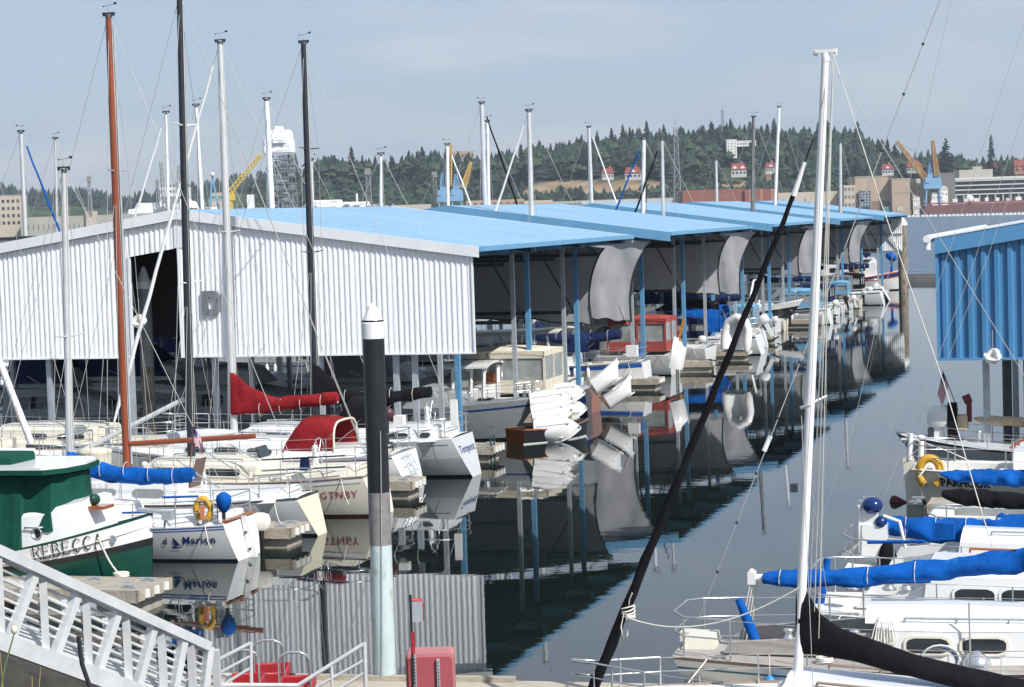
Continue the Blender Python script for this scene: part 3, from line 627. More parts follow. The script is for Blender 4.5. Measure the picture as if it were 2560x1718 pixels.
for i, (a, b, c, d, l) in enumerate(((2283, 494, 2300, 508, 'left'), (2330, 484, 2358, 508, 'middle'), (2345, 474, 2370, 490, 'upper'))):
    far_block('boathouse', 'small white gabled waterfront house, %s of three near the blue crane' % l, 'house', a, b, c, d, 1458 - i * 2 + 6 * (i == 2), FWHITE, 8, 0, [(3, 1, .3, .3, .7, .9, FDARK)], roof=2.5, roofm=CONC)
T = thing('storage_shelter', 'teal half round fabric shelter on the far quay', 'shelter', (A(2327, 529, 1440).x, 1440, 1.2))
mb = MB(); mb.prism([(5.5 * math.cos(a), 0, 4.6 * math.sin(a)) for a in [math.pi * i / 12 for i in range(13)]], (0, 12, 0)); mb.build('canopy', TEALM, T)
T = thing('barge', 'long rusty red barge moored at the far right quay', 'barge', (A(2450, 520, 1430).x, 1430, 0))
mb = MB(); mb.prism([(-38, 0, -1), (40, 0, -1), (40, 0, 6.4), (-36, 0, 5.6)], (0, 12, 0)); mb.build('hull', REDHULL, T); mb = MB(); mb.box((2, 6, 6.9), (76, 12.3, .9)); mb.build('rail', mat('barge_rail', (.26, .05, .045), .8), T)
mb = MB(); [mb.box((x, 3, 8.2), (rnd.uniform(1.5, 4), 3, rnd.uniform(1.5, 3.5))) for x in range(-30, 36, 7)]; mb.ball((-6, 4, 9), 3, 8, 0); mb.build('deck_cargo', FWHITE, T)
one('shore_bank', (lambda m: (m.box((300, 1466, .8), (1500, 14, 4.2)), m)[1])(MB()), QUAYM, 'dark rock and timber quay edge along the far shore', 'quay')
T = thing('pile_row', 'row of dark timber piles under the far right quay', 'piles', (0, 0, 0)); mb = MB()
for i in range(60): mb.tube([(A(2300 + i * 4.6, 530, 1452).x, 1452 + rnd.uniform(-2, 2), -.5), (A(2300 + i * 4.6, 530, 1452).x, 1452, 4)], .5, 5)
mb.build('pile', mat('pile_dark', (.05, .04, .04), .9), T)
for i in range(34):
    px = 2262 + i * 11 + rnd.uniform(-2, 2); p = G(px, 543 - (px - 2270) * .022, 0)
    mb = MB(); mb.box((0, 0, .4), (2.4 * rnd.uniform(.6, 1.1), 1.2, .9)); mb.box((0, 0, .9), (1, .8, .5)); o = mb.build('boom_float', FWHITE); tag(o, 'small white float in the boom line across the far water', 'float', 'white boom floats before the far quay'); o.location = p
# small clutter on the quays: vehicles, containers
q = random.Random(11); VC = [FWHITE, REDM, CRB, TAN2, CONCD, TEALM]; VN = ['white', 'red', 'blue', 'beige', 'dark', 'teal']
for i in range(34):
    px = q.uniform(1960, 2600) if i < 22 else q.uniform(400, 940); py = 509 if px > 1500 else 524; Y = 1455 - q.uniform(0, 6); ci = q.randrange(6); p = A(px, py + 2, Y)
    T = thing('storage_container', '%s container or crate standing on the far quay' % VN[ci], 'container', (p.x, Y, 2.9 if px > 1500 else p.z - 1), 0, 'small containers on the far quays, %s' % VN[ci])
    mb = MB(); w_ = q.uniform(3, 7); mb.box((0, 0, 1.3), (w_, 2.6, 2.6)); mb.build('body', VC[ci], T); mb = MB(); mb.box((0, 0, 2.7), (w_ * .96, 2.5, .25)); mb.build('lid', CONC, T)
# houses on the hill
def house(px0, py0, px1, py1, Y, label, rm=REDR, rh=5, wall=None, dorm=2):
    wall = wall or mat('house_white', (.46, .46, .45), .8); x0, x1, z0, z1 = rect(px0, py0, px1, py1, Y); w_ = x1 - x0; h_ = (z1 - z0); T = thing('hill_house', label, 'house', ((x0 + x1) / 2, Y, z0), 0, 'houses on the wooded hill')
    mb = MB(); mb.box((0, 5, h_ * .25 - .5), (w_, 10, h_ * .5 + 1)); mb.build('wall', wall, T)
    mb = MB(); b = h_ * .5; mb.add([(-w_ / 2 - .5, -.6, b), (w_ / 2 + .5, -.6, b), (w_ / 2 + .5, 10.6, b), (-w_ / 2 - .5, 10.6, b), (-w_ / 2 + 1, 5, h_), (w_ / 2 - 1, 5, h_)], [(0, 1, 5, 4), (2, 3, 4, 5), (0, 4, 3), (1, 2, 5), (0, 3, 2, 1)]); rf = mb.build('roof', rm, T)
    mb = MB(); mb.box((w_ * .2, 5, h_ + .6), (1, 1, 2)); mb.build('chimney', BRICK2, rf)
    if dorm:
        mb = MB()
        for i in range(dorm): c = -w_ / 2 + w_ * (i + .5) / dorm; mb.prism([(c - w_ * .14, .3, b), (c + w_ * .14, .3, b), (c + w_ * .14, .3, b + h_ * .16), (c, .3, b + h_ * .30), (c - w_ * .14, .3, b + h_ * .16)], (0, 2.5, 0))
        mb.build_each('dormer', FWHITE, rf)
    mb = MB(); [mb.box((-w_ / 2 + w_ * (i + .5) / 4, -.06, b * .5), (w_ * .12, .2, b * .35)) for i in range(4)]; mb.build_each('window', FDARK, T)
house(1505, 420, 1534, 447, 1600, 'white house with red gambrel roof, left of the two above dry bank', dorm=0, rh=6)
house(1563, 418, 1603, 447, 1600, 'white house with red gambrel roof, right of the two above dry bank', dorm=1)
house(1828, 408, 1866, 440, 1620, 'white house with two dormers below the white hilltop tower')
house(1914, 406, 1940, 432, 1620, 'white red roofed house right of the one with two dormers', dorm=1)
house(2205, 410, 2234, 436, 1640, 'white house with red roof above the beige industrial blocks', dorm=1)
house(2268, 404, 2306, 430, 1650, 'dark red roofed house behind the slanting yellow crane jib', wall=CONC, dorm=0)
house(2468, 403, 2492, 426, 1640, 'small pink house with white gable near the far right spire tree', wall=BRICK2, dorm=0)
house(2536, 398, 2600, 432, 1640, 'brick red house at the far right edge', wall=BRICK2, dorm=0)
far_block('hilltop_tower', 'white curved gable tower block standing high on the wooded hill', 'building', 1817, 350, 1842, 396, 1680, FWHITE, 9, None, [(3, 5, .25, .4, .1, .9, FDARK)], parapet=FWHITE)
far_block('hilltop_wing', 'low white wing beside the hilltop tower block', 'building', 1842, 353, 1890, 366, 1690, FWHITE, 9, None, [(7, 1, .4, .4, .1, .9, FDARK)], parapet=FWHITE)
far_block('hilltop_roof', 'pinkish building showing above the trees near the yellow crane', 'building', 1120, 378, 1185, 400, 1800, TAN, 10, None, [(8, 1, .4, .4, .1, .9, FDARK)])
# lattice masts and cranes
def lattice(mb, a, b, wa, wb, n, r, mi=0):
    a = Vector(a); b = Vector(b); d = (b - a).normalized(); u = d.cross(Vector((0, 1, 0))).normalized(); v = d.cross(u)
    L = []
    for i in range(n + 1):
        f = i / n; c = a.lerp(b, f); hw = (wa + (wb - wa) * f) / 2; L.append([c + u * hw * sx + v * hw * sy for sx, sy in ((-1, -1), (1, -1), (1, 1), (-1, 1))])
    for i in range(n):
        for k in range(4):
            mb.bar(L[i][k], L[i + 1][k], r * 1.3, mi=mi); mb.bar(L[i][k], L[i + 1][(k + 1) % 4], r * .8, mi=mi); mb.bar(L[i][k], L[i][(k + 1) % 4], r * .8, mi=mi)
def fmast(px, pt, pb, Y, wpx, label, head=None, wt=.6, r=.28):
    b = A(px, pb, Y); tpx = px - (pb - pt) * ROLL; t = A(tpx, pt, Y); wm = wpx / F0 * Y
    T = thing('lattice_mast', label, 'mast', (b.x, Y, max(1, b.z)), 0); mb = MB(); hgt = t.z - b.z
    lattice(mb, (0, 0, 0), (0, 0, hgt), wm, wm * wt, max(6, int(hgt / wm / 1.1)), r); mb.build('lattice', LATT, T)
    if head: mb = MB(); [mb.box((0, 0, hgt + head * .22 * k), (head * (1 - .08 * k), head * .7, head * .12)) for k in range(4)]; mb.box((0, 0, hgt + head * .3), (head * .5, head * .4, head * .7)); mb.build('lamp_head', CONC, T)
    else: mb = MB(); mb.tube([(0, 0, hgt), (0, 0, hgt * 1.12)], .2, 5); mb.build('aerial', LATT, T)
fmast(226, 452, 536, 1478, 9, 'thin lattice light mast with wide lamp head, left of red mast', 4.5, .5)
fmast(395, 458, 515, 1478, 8, 'lattice light mast with round lamp head left of the long black mast', 3.6, .5)
fmast(923, 435, 520, 1478, 14, 'lattice light mast with square lamp head against the left trees', 5)
fmast(1089, 442, 520, 1478, 12, 'lattice light mast with square lamp head left of the blue cranes', 4.5)
fmast(1694, 318, 515, 1475, 18, 'tall grey lattice antenna tower before the middle of the hill', None, .4, .34)
fmast(1808, 275, 360, 1750, 9, 'slender guyed antenna tower on the hilltop behind the white tower', None, .4)
# yellow boom crane beside the ship
p0 = A(572, 485, 1470); p1 = A(653, 386, 1470)
T = thing('boom_crane', 'bright yellow lattice boom crane leaning right beside the grey ship', 'crane', (p0.x, 1470, 0)); mb = MB()
lattice(mb, (0, 0, p0.z), (p1.x - p0.x, 0, p1.z), 3.2, 2.0, 12, .5); mb.build('jib', YCR, T)
mb = MB(); mb.box((0, 0, p0.z - 2), (8, 6, 5)); mb.box((0, 0, p0.z / 2 - 2), (5, 5, p0.z - 4)); mb.build('cab', YCR, T)
mb = MB(); mb.tube([(p1.x - p0.x, 0, p1.z), (6, 0, p0.z + 2)], .12, 4); mb.build('hoist_cable', LATT, T)
def portal_crane(px, pyb, pyt, Y, label, w_=26, jibs=(), jm=CRY):
    b = A(px, pyb, Y); t = A(px, pyt, Y); T = thing('portal_crane', label, 'crane', (b.x, Y, 0)); wm = w_ / F0 * Y
    mb = MB(); zt = t.z; zb = b.z
    for sx in (-1, 1):
        for sy in (-1, 1): mb.bar((sx * wm * .45, sy * 3, 0), (sx * wm * .35, sy * 2.5, zb + 1), .9)
    mb.build_each('leg', CRB, T)
    mb = MB(); mb.box((0, 0, zb + 3), (wm, 7, 6)); mb.box((wm * .1, 0, zb + 8), (wm * .7, 6, 5)); mb.box((-wm * .3, -3, zb + 6), (wm * .25, 2, 4)); mb.build('machine_house', CRB, T)
    mb = MB(); lattice(mb, (0, 0, zb + 10), (0, 0, zt), wm * .5, wm * .15, 5, .45); mb.build('mast_frame', CRB, T)
    for (ax, ay, bx, by) in jibs:
        a_ = A(ax, ay, Y); b_ = A(bx, by, Y); mb = MB(); lattice(mb, (a_.x - b.x, -2, a_.z), (b_.x - b.x, -2, b_.z), 3.4, 1.4, 14, .5); mb.build('jib', jm, T)
        mb = MB(); mb.tube([(0, -2, zt), (b_.x - b.x, -2, b_.z)], .15, 4); mb.build('hoist_cable', LATT, T)
portal_crane(1109, 505, 432, 1462, 'light blue portal crane with upright yellow jib in front of trees', 30, [(1122, 465, 1127, 362)])
portal_crane(1142, 503, 436, 1460, 'second light blue portal crane with short slanted yellow jib', 32, [(1158, 470, 1178, 405)])
portal_crane(2330, 472, 402, 1458, 'light blue portal crane with two weathered yellow jibs left of office building', 44, [(2312, 445, 2240, 354), (2340, 440, 2330, 352)], mat('crane_weathered', (.40, .22, .07), .8, var=.35, scale=.4))
p = A(536, 475, 1475); T = thing('gantry_frame', 'small blue A frame gantry with white ball left of yellow crane', 'gantry', (p.x, 1475, 0)); mb = MB(); ztop = A(528, 440, 1475).z
for dx in (-6, 5): mb.bar((dx, 0, 0), (-1, 0, ztop), 1)
mb.bar((-4, 0, ztop * .6), (4, 0, ztop * .6), .8); mb.build('frame', CRB, T); mb = MB(); mb.ball((-1, 0, ztop + 1), 1.6); mb.build('ball', FWHITE, T)
for i, (a, c) in enumerate(((408, 402), (432, 447))):
    p = A(a + 6, 500, 1490); p1 = A(c, 405 + 8 * i, 1490); T = thing('derrick', 'thin grey lattice derrick behind the grey ship, %s of two' % ('left' if i == 0 else 'right'), 'crane', (p.x, 1490, 0)); mb = MB(); lattice(mb, (0, 0, 0), (p1.x - p.x, 0, p1.z), 3, 1.6, 14, .3); mb.build('jib', LATT, T)
    mb = MB(); mb.box((0, 0, p.z), (5, 4, 4)); mb.build('cab', NAVG, T)
def wrapped(mb, c, d, tp=.9):                           # sheeted box: subdivided and lumpy
    N = 7; K = 28; rings = []
    for j in range(N + 1):
        f = j / N; k = 1 - (1 - tp) * f ** 2; ring = []
        for i in range(K):
            a = 2 * math.pi * i / K; x = math.copysign(abs(math.cos(a)) ** .35, math.cos(a)); y = math.copysign(abs(math.sin(a)) ** .35, math.sin(a)); e = .6 * fbm(c[0] * .1 + i * .5, j * .6, c[2] * .1)
            ring.append(Vector((c[0] + x * (d[0] / 2 * k + e), c[1] + y * (d[1] / 2 * k + e), c[2] - d[2] / 2 + d[2] * f + .5 * fbm(i * .7, j * .9, 3.))))
        rings.append(ring)
    mb.loft(rings, 0, True, False)
# grey naval ship with its tower wrapped in white
sp0 = A(330, 530, 1500); sp1 = A(985, 528, 1500)
T = thing('naval_ship', 'long grey warship with white wrapped tower behind the roofs', 'ship', (sp0.x, 1500, 0)); Ls = sp1.x - sp0.x; dk = A(700, 528, 1500).z
mb = MB(); mb.prism([(-12, 0, -1), (Ls - 6, 0, -1), (Ls + 6, 0, dk), (-16, 0, dk + 2)], (0, 26, 0)); mb.build('hull', NAVG, T)
mb = MB(); qq = random.Random(2)
for i in range(90): x = qq.uniform(20, Ls); h_ = qq.uniform(.8, 3.4); mb.box((x, qq.uniform(-1, 12), dk + h_ / 2), (qq.uniform(1, 7), 3, h_))
mb.build('deck_equipment', NAVG, T); mb = MB()
for i in range(30): x = qq.uniform(20, Ls); h_ = qq.uniform(1, 3); mb.box((x, qq.uniform(-2, 2), dk + h_ / 2), (qq.uniform(1, 4), 2, h_))
mb.build('deck_gear', TAN2, T)
tx = A(703, 450, 1500).x - sp0.x; z1 = A(703, 382, 1500).z; z2 = A(703, 318, 1500).z; mb = MB()
for k in range(9):
    zz = dk + 2 + (z1 - dk - 2) * k / 9; wd = 22 - k * .5; mb.box((tx, 6, zz), (wd, 12, .5)); 
    for j in range(9): mb.bar((tx - wd / 2 + wd * j / 8, 0, zz), (tx - wd / 2 + wd * j / 8, 0, zz + (z1 - dk) / 9), .28)
    for j in range(12): mb.box((tx + qq.uniform(-9, 9), qq.uniform(0, 6), zz + 1.8), (qq.uniform(1, 4), 2, qq.uniform(1, 3.3)))
mb.build('scaffolded_tower', NAVG, T)
mb = MB(); wcx = A(694, 350, 1500).x - sp0.x; wd = 22; hh_ = z2 - z1
wrapped(mb, (wcx, 6, z1 + hh_ * .35), (wd, 13, hh_ * .68)); wrapped(mb, (wcx + 1, 6, z1 + hh_ * .74), (wd * .86, 11, hh_ * .3), .8); wrapped(mb, (wcx + .5, 6, z1 + hh_ * .94), (wd * .34, 8, hh_ * .2), .7); wrapped(mb, (wcx + 1, -1, z1 + hh_ * .5), (wd * .4, 3, hh_ * .24), .8)
mb.build('wrapped_platform', WRAP, T)
mb = MB(); x_ = A(415, 510, 1500).x - sp0.x
wrapped(mb, (x_, 3, dk + 4), (46, 12, 9), .88); wrapped(mb, (x_ + 8, 2, dk + 8), (22, 8, 4), .8); wrapped(mb, (x_ - 20, 1, dk + 2), (14, 8, 5), .8); mb.build('wrapped_gun_deck', WRAP, T)
mb = MB(); x_ = A(810, 505, 1500).x - sp0.x; wrapped(mb, (x_, 2, dk + 3.5), (28, 8, 6), .85); wrapped(mb, (x_ + 22, 2, dk + 3), (20, 7, 3.4), .9); x_ = A(530, 518, 1500).x - sp0.x; mb.box((x_, 0, dk + 2), (9, 6, 4.5)); x_ = A(626, 480, 1500).x - sp0.x; mb.box((x_, 0, dk + 6), (5, 5, 12), taper=.9); x_ = A(892, 480, 1500).x - sp0.x; mb.box((x_, 0, dk + 5), (1.3, 1.3, 11)); mb.build('wrapped_deckhouse', WRAP, T)
far_block('dock_office', 'white dockside building with windows behind the wrapped ship bow', 'building', 400, 468, 470, 500, 1530, FWHITE, 15, 0, [(9, 3, .5, .4, .6, .98, FDARK)])
far_block('workshop', 'tan and teal workshop roofs behind the grey ship', 'building', 528, 482, 560, 505, 1530, TAN2, 15, 0, [(2, 1, .8, .3, .8, 1, TEALM)])
# long floating breakwater closing the basin
pa = G(2262, 702, 0); pb = G(2350, 702, 0); T = thing('breakwater', 'low weathered timber breakwater float across the basin mouth', 'breakwater')
d = (pb - pa).normalized(); pe = pa + d * 60; pe0 = pa - d * 2; mb = MB(); mb.bar(pe0 + Vector((0, 0, .14)), pe + Vector((0, 0, .14)), 2.6, .75); mb.build('float', mat('float_pale', (.48, .43, .36), .85, var=.2, scale=.6), T)
mb = MB(); mb.bar(pe0 + Vector((0, -1.2, .60)), pe + Vector((0, -1.2, .60)), .25, .2); mb.build('bull_rail', TEAK, T)
# ------------------------------------------------------------------ boats
class Hull:
    """x from the stern (0) to the bow (L), y to port, z up from the waterline"""
    def __init__(s, L, B, fs=.9, fm=.85, fb=1.2, sw=.72, rake=.9, trake=-.35, draft=.45, pm=.38, pb=.9, n=32, full=2.2):
        s.__dict__.update(locals())
    def sheer(s, u):
        a = s.fs; b = s.fm; c = s.fb; u0 = .4
        return b + (a - b) * max(0, (u0 - u) / u0) ** 1.7 + (c - b) * max(0, (u - u0) / (1 - u0)) ** 1.7
    def half(s, u):
        if u < .42: return s.B / 2 * (s.sw + (1 - s.sw) * math.sin(math.pi / 2 * u / .42))
        return max(.012, s.B / 2 * (1 - ((u - .42) / .58) ** s.full))
    def P(s, u, f, side=1):                            # f from 0 at the waterline to 1 at the sheer; below 0 = under water
        sh = s.sheer(u); z = f * sh if f >= 0 else f * s.draft
        k = max(0, (z + s.draft) / (sh + s.draft)); p = s.pm + (s.pb - s.pm) * u ** 2.5
        y = s.half(u) * k ** p
        x = u * s.L - s.rake * (1 - k) * u ** 4 + s.trake * (1 - k) * (1 - u) ** 5
        return Vector((x, y * side, z))
    def build(s, T, mats, bands=(), trans=None, bottom=BLACKB, boot=None, rail=None, name='hull'):
        """mats: topside material; bands [(f0, f1, material)]"""
        fr = {-1, -.5, 0, .06, .25, .5, .75, .9, 1}
        for a, b, m in bands: fr |= {a, b}
        fr = sorted(fr); ml = [mats, bottom, trans or mats, boot or bottom] + [b[2] for b in bands]
        mb = MB(); n = s.n
        for side in (1, -1):
            vs = [s.P(i / n, f, side) for i in range(n + 1) for f in fr]; k = len(fr)
            for j in range(k - 1):
                c = (fr[j] + fr[j + 1]) / 2; mi = 1 if c < 0 else 3 if c < .06 else 0
                for q, (a, b, m) in enumerate(bands):
                    if a <= c <= b: mi = 4 + q
                fs = [((i * k + j), (i + 1) * k + j, (i + 1) * k + j + 1, i * k + j + 1) for i in range(n)]
                if side < 0: fs = [f[::-1] for f in fs]
                o = len(mb.v)
                if j == 0: base = o; mb.v += [tuple(v) for v in vs]
                for f in fs: mb.f.append([base + t for t in f]); mb.m.append(mi); mb.sm.append(True)
        k = len(fr); vs = [s.P(0, f, 1) for f in fr] + [s.P(0, f, -1) for f in fr]
        for j in range(k - 1): mb.add([vs[j], vs[j + 1], vs[k + j + 1], vs[k + j]], [(0, 1, 2, 3)], 1 if fr[j + 1] <= 0 else 2)
        vs = [s.P(i / n, -1, sd) for i in range(n + 1) for sd in (1, -1)]; mb.add(vs, [(2 * i, 2 * i + 1, 2 * i + 3, 2 * i + 2) for i in range(n)], 1)
        h = mb.build(name, ml, T)
        if rail is not None:
            mb = MB()
            for sd in (1, -1): mb.tube([s.P(i / n, 1, sd) + Vector((0, 0, .01)) for i in range(n + 1)], .028, 5)
            mb.tube([s.P(0, 1, 1), s.P(0, 1, -1)], .028, 5); mb.build('rub_rail', rail, T)
        return h
    def deck(s, T, m, cock=None, camber=.06, mwell=None, drop=0.):
        """cock = (u0, u1, half width, depth)"""
        n = s.n * 2; rows = []; cw = cock[2] if cock else .5
        us = [i / n for i in range(n + 1)]
        if cock: us = sorted(set(us) | {cock[0], cock[0] + .001, cock[1], cock[1] + .001})
        vs = []
        for u in us:
            b = s.half(u); z = s.sheer(u) - drop; c = min(cw, b * .85); d = cock[3] if cock and cock[0] < u <= cock[1] else 0
            x = u * s.L
            for y, zz in ((b, z), (c, z + camber * .6), (c, z + camber * .6 - d), (0, z + camber - d), (-c, z + camber * .6 - d), (-c, z + camber * .6), (-b, z)): vs.append((x, y, zz))
        fs = [(i * 7 + j, (i + 1) * 7 + j, (i + 1) * 7 + j + 1, i * 7 + j + 1) for i in range(len(us) - 1) for j in range(6)]
        mb = MB(); mb.add([Vector(v) for v in vs], [f[::-1] for f in fs]); return mb.build('deck', m, T)
def cabin(T, H_, x0, x1, w0, w1, prof, m, wins=(), z=None, mw=GLASS, frame=None, name='cabin', slope0=0., slope1=.5, side=.90, label=None, n=10, grab=False):
    """coach roof from x0 to x1; w0/w1 half widths; prof = heights at x0..x1; wins [(a, b, v0, v1)] along the sides"""
    zb = lambda x: (H_.sheer(x / H_.L) + .02) if z is None else z
    def hgt(f): f = max(0, min(1, f)) * (len(prof) - 1); i = min(int(f), len(prof) - 2); return prof[i] + (prof[i + 1] - prof[i]) * (f - i)
    rings = []
    for i in range(n + 1):
        f = i / n; x = x0 + (x1 - x0) * f; wd = w0 + (w1 - w0) * f ** 1.5; h = hgt(f); zz = zb(x)
        dx0 = slope0 * (1 - f) ** 8; dx1 = -slope1 * f ** 8
        rings.append([Vector((x + (dx0 + dx1) * k, y, zz + q)) for y, q, k in ((wd, -.06, 0), (wd * side, h * .82, .85), (wd * (side - .1), h * .97, 1), (wd * .4, h + .05, 1), (-wd * .4, h + .05, 1), (-wd * (side - .1), h * .97, 1), (-wd * side, h * .82, .85), (-wd, -.06, 0))])
    mb = MB(); mb.loft(rings, 0, False, False, closed=False); mb.add(rings[0], [tuple(range(8))]); mb.add(rings[-1], [tuple(range(8))[::-1]])
    cb = mb.build(name, m, T, label)
    def sp(x, v, sd, off):
        f = (x - x0) / (x1 - x0); wd = w0 + (w1 - w0) * f ** 1.5; h = hgt(f) * .82; zz = zb(x)
        y = wd + (wd * side - wd) * v; return Vector((x, (y + off) * sd, zz + h * v))
    for (a, b, v0, v1) in wins:
        for sd in (1, -1):
            def rr(a, b, v0, v1):
                r = min((b - a) * .25, .12); rv = (v1 - v0) * .3
                return [(a + r, v0), (b - r, v0), (b - r * .3, v0 + rv * .4), (b, v0 + rv), (b, v1 - rv), (b - r * .3, v1 - rv * .4), (b - r, v1), (a + r, v1), (a + r * .3, v1 - rv * .4), (a, v1 - rv), (a, v0 + rv), (a + r * .3, v0 + rv * .4)]
            ps = rr(a, b, v0, v1); mb = MB()
            off = Vector((0, sd * .02, 0)); mb.prism([sp(x, v, sd, .004) for x, v in ps], off); wv = mb.build('window', mw, cb)
            if frame:
                ps2 = rr(a - .04, b + .04, v0 - .07, v1 + .07); mb = MB()
                o1 = [sp(x, v, sd, .03) for x, v in ps]; o2 = [sp(x, v, sd, .03) for x, v in ps2]; k = len(ps); mb.add(o1 + o2, [(i, (i + 1) % k, k + (i + 1) % k, k + i) for i in range(k)])
                o3 = [sp(x, v, sd, .0) for x, v in ps2]; mb.add(o2 + o3, [(i, (i + 1) % k, k + (i + 1) % k, k + i) for i in range(k)]); mb.build('frame', frame, wv)
    if grab:
        for sd in (1, -1):
            mb = MB(); pts = []
            for i in range(9): x = x0 + (x1 - x0) * (.12 + .7 * i / 8); f = (x - x0) / (x1 - x0); wd = (w0 + (w1 - w0) * f ** 1.5) * (side - .14); pts.append(Vector((x, wd * sd, zb(x) + hgt(f) + .06)))
            mb.tube(pts, .022, 5); [mb.tube([p, p - Vector((0, 0, .07))], .02, 4) for p in pts[::2]]; mb.build('grab_rail', grab, cb)
    return cb
def rails(T, H_, u0=.12, u1=.86, h=.6, n=6, m=STEEL, pulpit=True, pushpit=True, lines=2):
    clutter(T, H_, 1 if math.cos(T.rotation_euler.z) < 0 else -1); rails_(T, H_, u0, u1, h, n, m, pulpit, pushpit, lines)
def rails_(T, H_, u0=.12, u1=.86, h=.6, n=6, m=STEEL, pulpit=True, pushpit=True, lines=2):
    for sd in (1, -1):
        base = [H_.P(u0 + (u1 - u0) * i / (n - 1), 1, sd) * 1. + Vector((0, -sd * .05, 0)) for i in range(n)]
        for i, b in enumerate(base):
            if (i == 0 and pushpit) or (i == n - 1 and pulpit): continue
            mb = MB(); mb.tube([b, b + Vector((0, 0, h))], .014, 5); mb.build('stanchion', m, T)
        for k in range(lines):
            mb = MB(); z = Vector((0, 0, h * (1 - .45 * k) - .01)); mb.tube([b + z for b in base], .006, 4); mb.build('lifeline', WIRE, T)
    def hoop(us, end, nm, out):
        mb = MB(); top = []
        for sd in (1, -1):
            pts = [H_.P(u, 1, sd) + Vector((0, -sd * .05, h)) for u in us]; top.append(pts)
            for p in pts: mb.tube([p, p - Vector((0, 0, h))], .016, 5)
        path = top[0] + [Vector((end, top[0][-1].y * .6, top[0][-1].z + .02)), Vector((end, top[1][-1].y * .6, top[0][-1].z + .02))] + top[1][::-1]
        mb.tube(path, .018, 6); mb.tube([p - Vector((0, 0, h * .48)) for p in path], .014, 5); mb.build(nm, m, T)
    if pulpit: hoop((u1, (u1 + 1) / 2, .975), H_.L + .12, 'pulpit', 1)
    if pushpit: hoop((u0, .02), -.02, 'pushpit', -1)
def mast(T, x, zb, zt, r=.075, m=ALU, lean=0., ly=0., spreaders=(.5,), sw=.75, head=True, cap=ALU, sect=1.25, vane=True):
    top = Vector((x + lean, ly, zt)); b = Vector((x, 0, zb)); mb = MB(); N = 8
    mb.tube([b.lerp(top, i / N) for i in range(N + 1)], [r * (1 - .25 * (i / N) ** 3) for i in range(N + 1)], 10, sq=1.0)
    mo = mb.build('mast', m, T)
    for f in spreaders:
        p = b.lerp(top, f)
        for sd in (1, -1): mb = MB(); mb.tube([p, p + Vector((-.08, sd * sw, .05))], [.028, .016], 6); mb.build('spreader', cap, mo)
    if head:
        mb = MB(); mb.box(top + Vector((0, 0, .02)), (.22 + r, .08, .05)); mb.box(top + Vector((-.14, 0, 0)), (.05, .04, .10)); mb.box(top + Vector((.14, 0, 0)), (.05, .04, .10)); mb.lathe(top, [(r * .8, -.12), (r * .85, -.02), (.02, .02)], 8); mb.build('mast_head', DARKST if m is not ALUW else cap, mo)
        if vane: mb = MB(); mb.tube([top, top + Vector((.03, 0, .22)), top + Vector((-.22, .1, .25))], .006, 4); mb.box(top + Vector((-.26, .12, .26)), (.08, .008, .06)); mb.tube([top + Vector((.03, 0, .22)), top + Vector((.18, -.1, .22))], .006, 4); mb.ball(top + Vector((.19, -.1, .22)), .022, 5); mb.build('wind_vane', PLASTK, mo)
    return b, top
def wire(T, a, b, r=.008, m=WIRE, nm='stay', sag=0.):
    a = Vector(a); b = Vector(b); k = 8 if sag else 1; mb = MB(); mb.tube([a.lerp(b, i / k) - Vector((0, 0, sag * math.sin(math.pi * i / k))) for i in range(k + 1)], r, 4); return mb.build(nm, m, T)
def rig(T, H_, b, top, sp=(.5,), sw=.75, fore=True, back=True, frac=1., r=.008, jib=None, lower=True, jr=.085, halyards=2, bowx=None):
    hb = H_.half(b.x / H_.L) - .08; zc = H_.sheer(b.x / H_.L)
    for sd in (1, -1):
        pts = [Vector((b.x - .05, sd * hb, zc))] + [b.lerp(top, f) + Vector((-.08, sd * sw, .05)) for f in sp] + [b.lerp(top, frac * .985)]
        mb = MB(); mb.tube(pts, r, 4); mb.build('shroud', WIRE, T)
        if lower: wire(T, (b.x + .35, sd * hb, zc), b.lerp(top, sp[0] - .02), r * .9, nm='lower_shroud'); wire(T, (b.x - .4, sd * hb, zc), b.lerp(top, sp[0] - .02), r * .9, nm='lower_shroud')
    bw = Vector((bowx or (H_.L - .12), 0, H_.sheer(1) + .05)); ft = b.lerp(top, frac)
    if fore: wire(T, bw, ft, r, nm='forestay')
    if jib:
        mb = MB(); a = bw.lerp(ft, .06); c = bw.lerp(ft, .94); N = 14; mb.tube([a.lerp(c, i / N) + Vector((.012 * math.sin(i * 2.3), .012 * math.cos(i * 1.7), 0)) for i in range(N + 1)], [jr * (1 - .55 * i / N) * (.45 if i in (0,) else 1) for i in range(N + 1)], 8); mb.build('furled_jib', jib, T)
    if back: wire(T, (.05, 0, H_.sheer(0) + .05), top, r, nm='backstay')
    for k in range(halyards): wire(T, b + Vector((-.11, .06 * (k * 2 - 1), .9)), top + Vector((-.1, .04, -.1)), .006, ROPE, 'halyard')
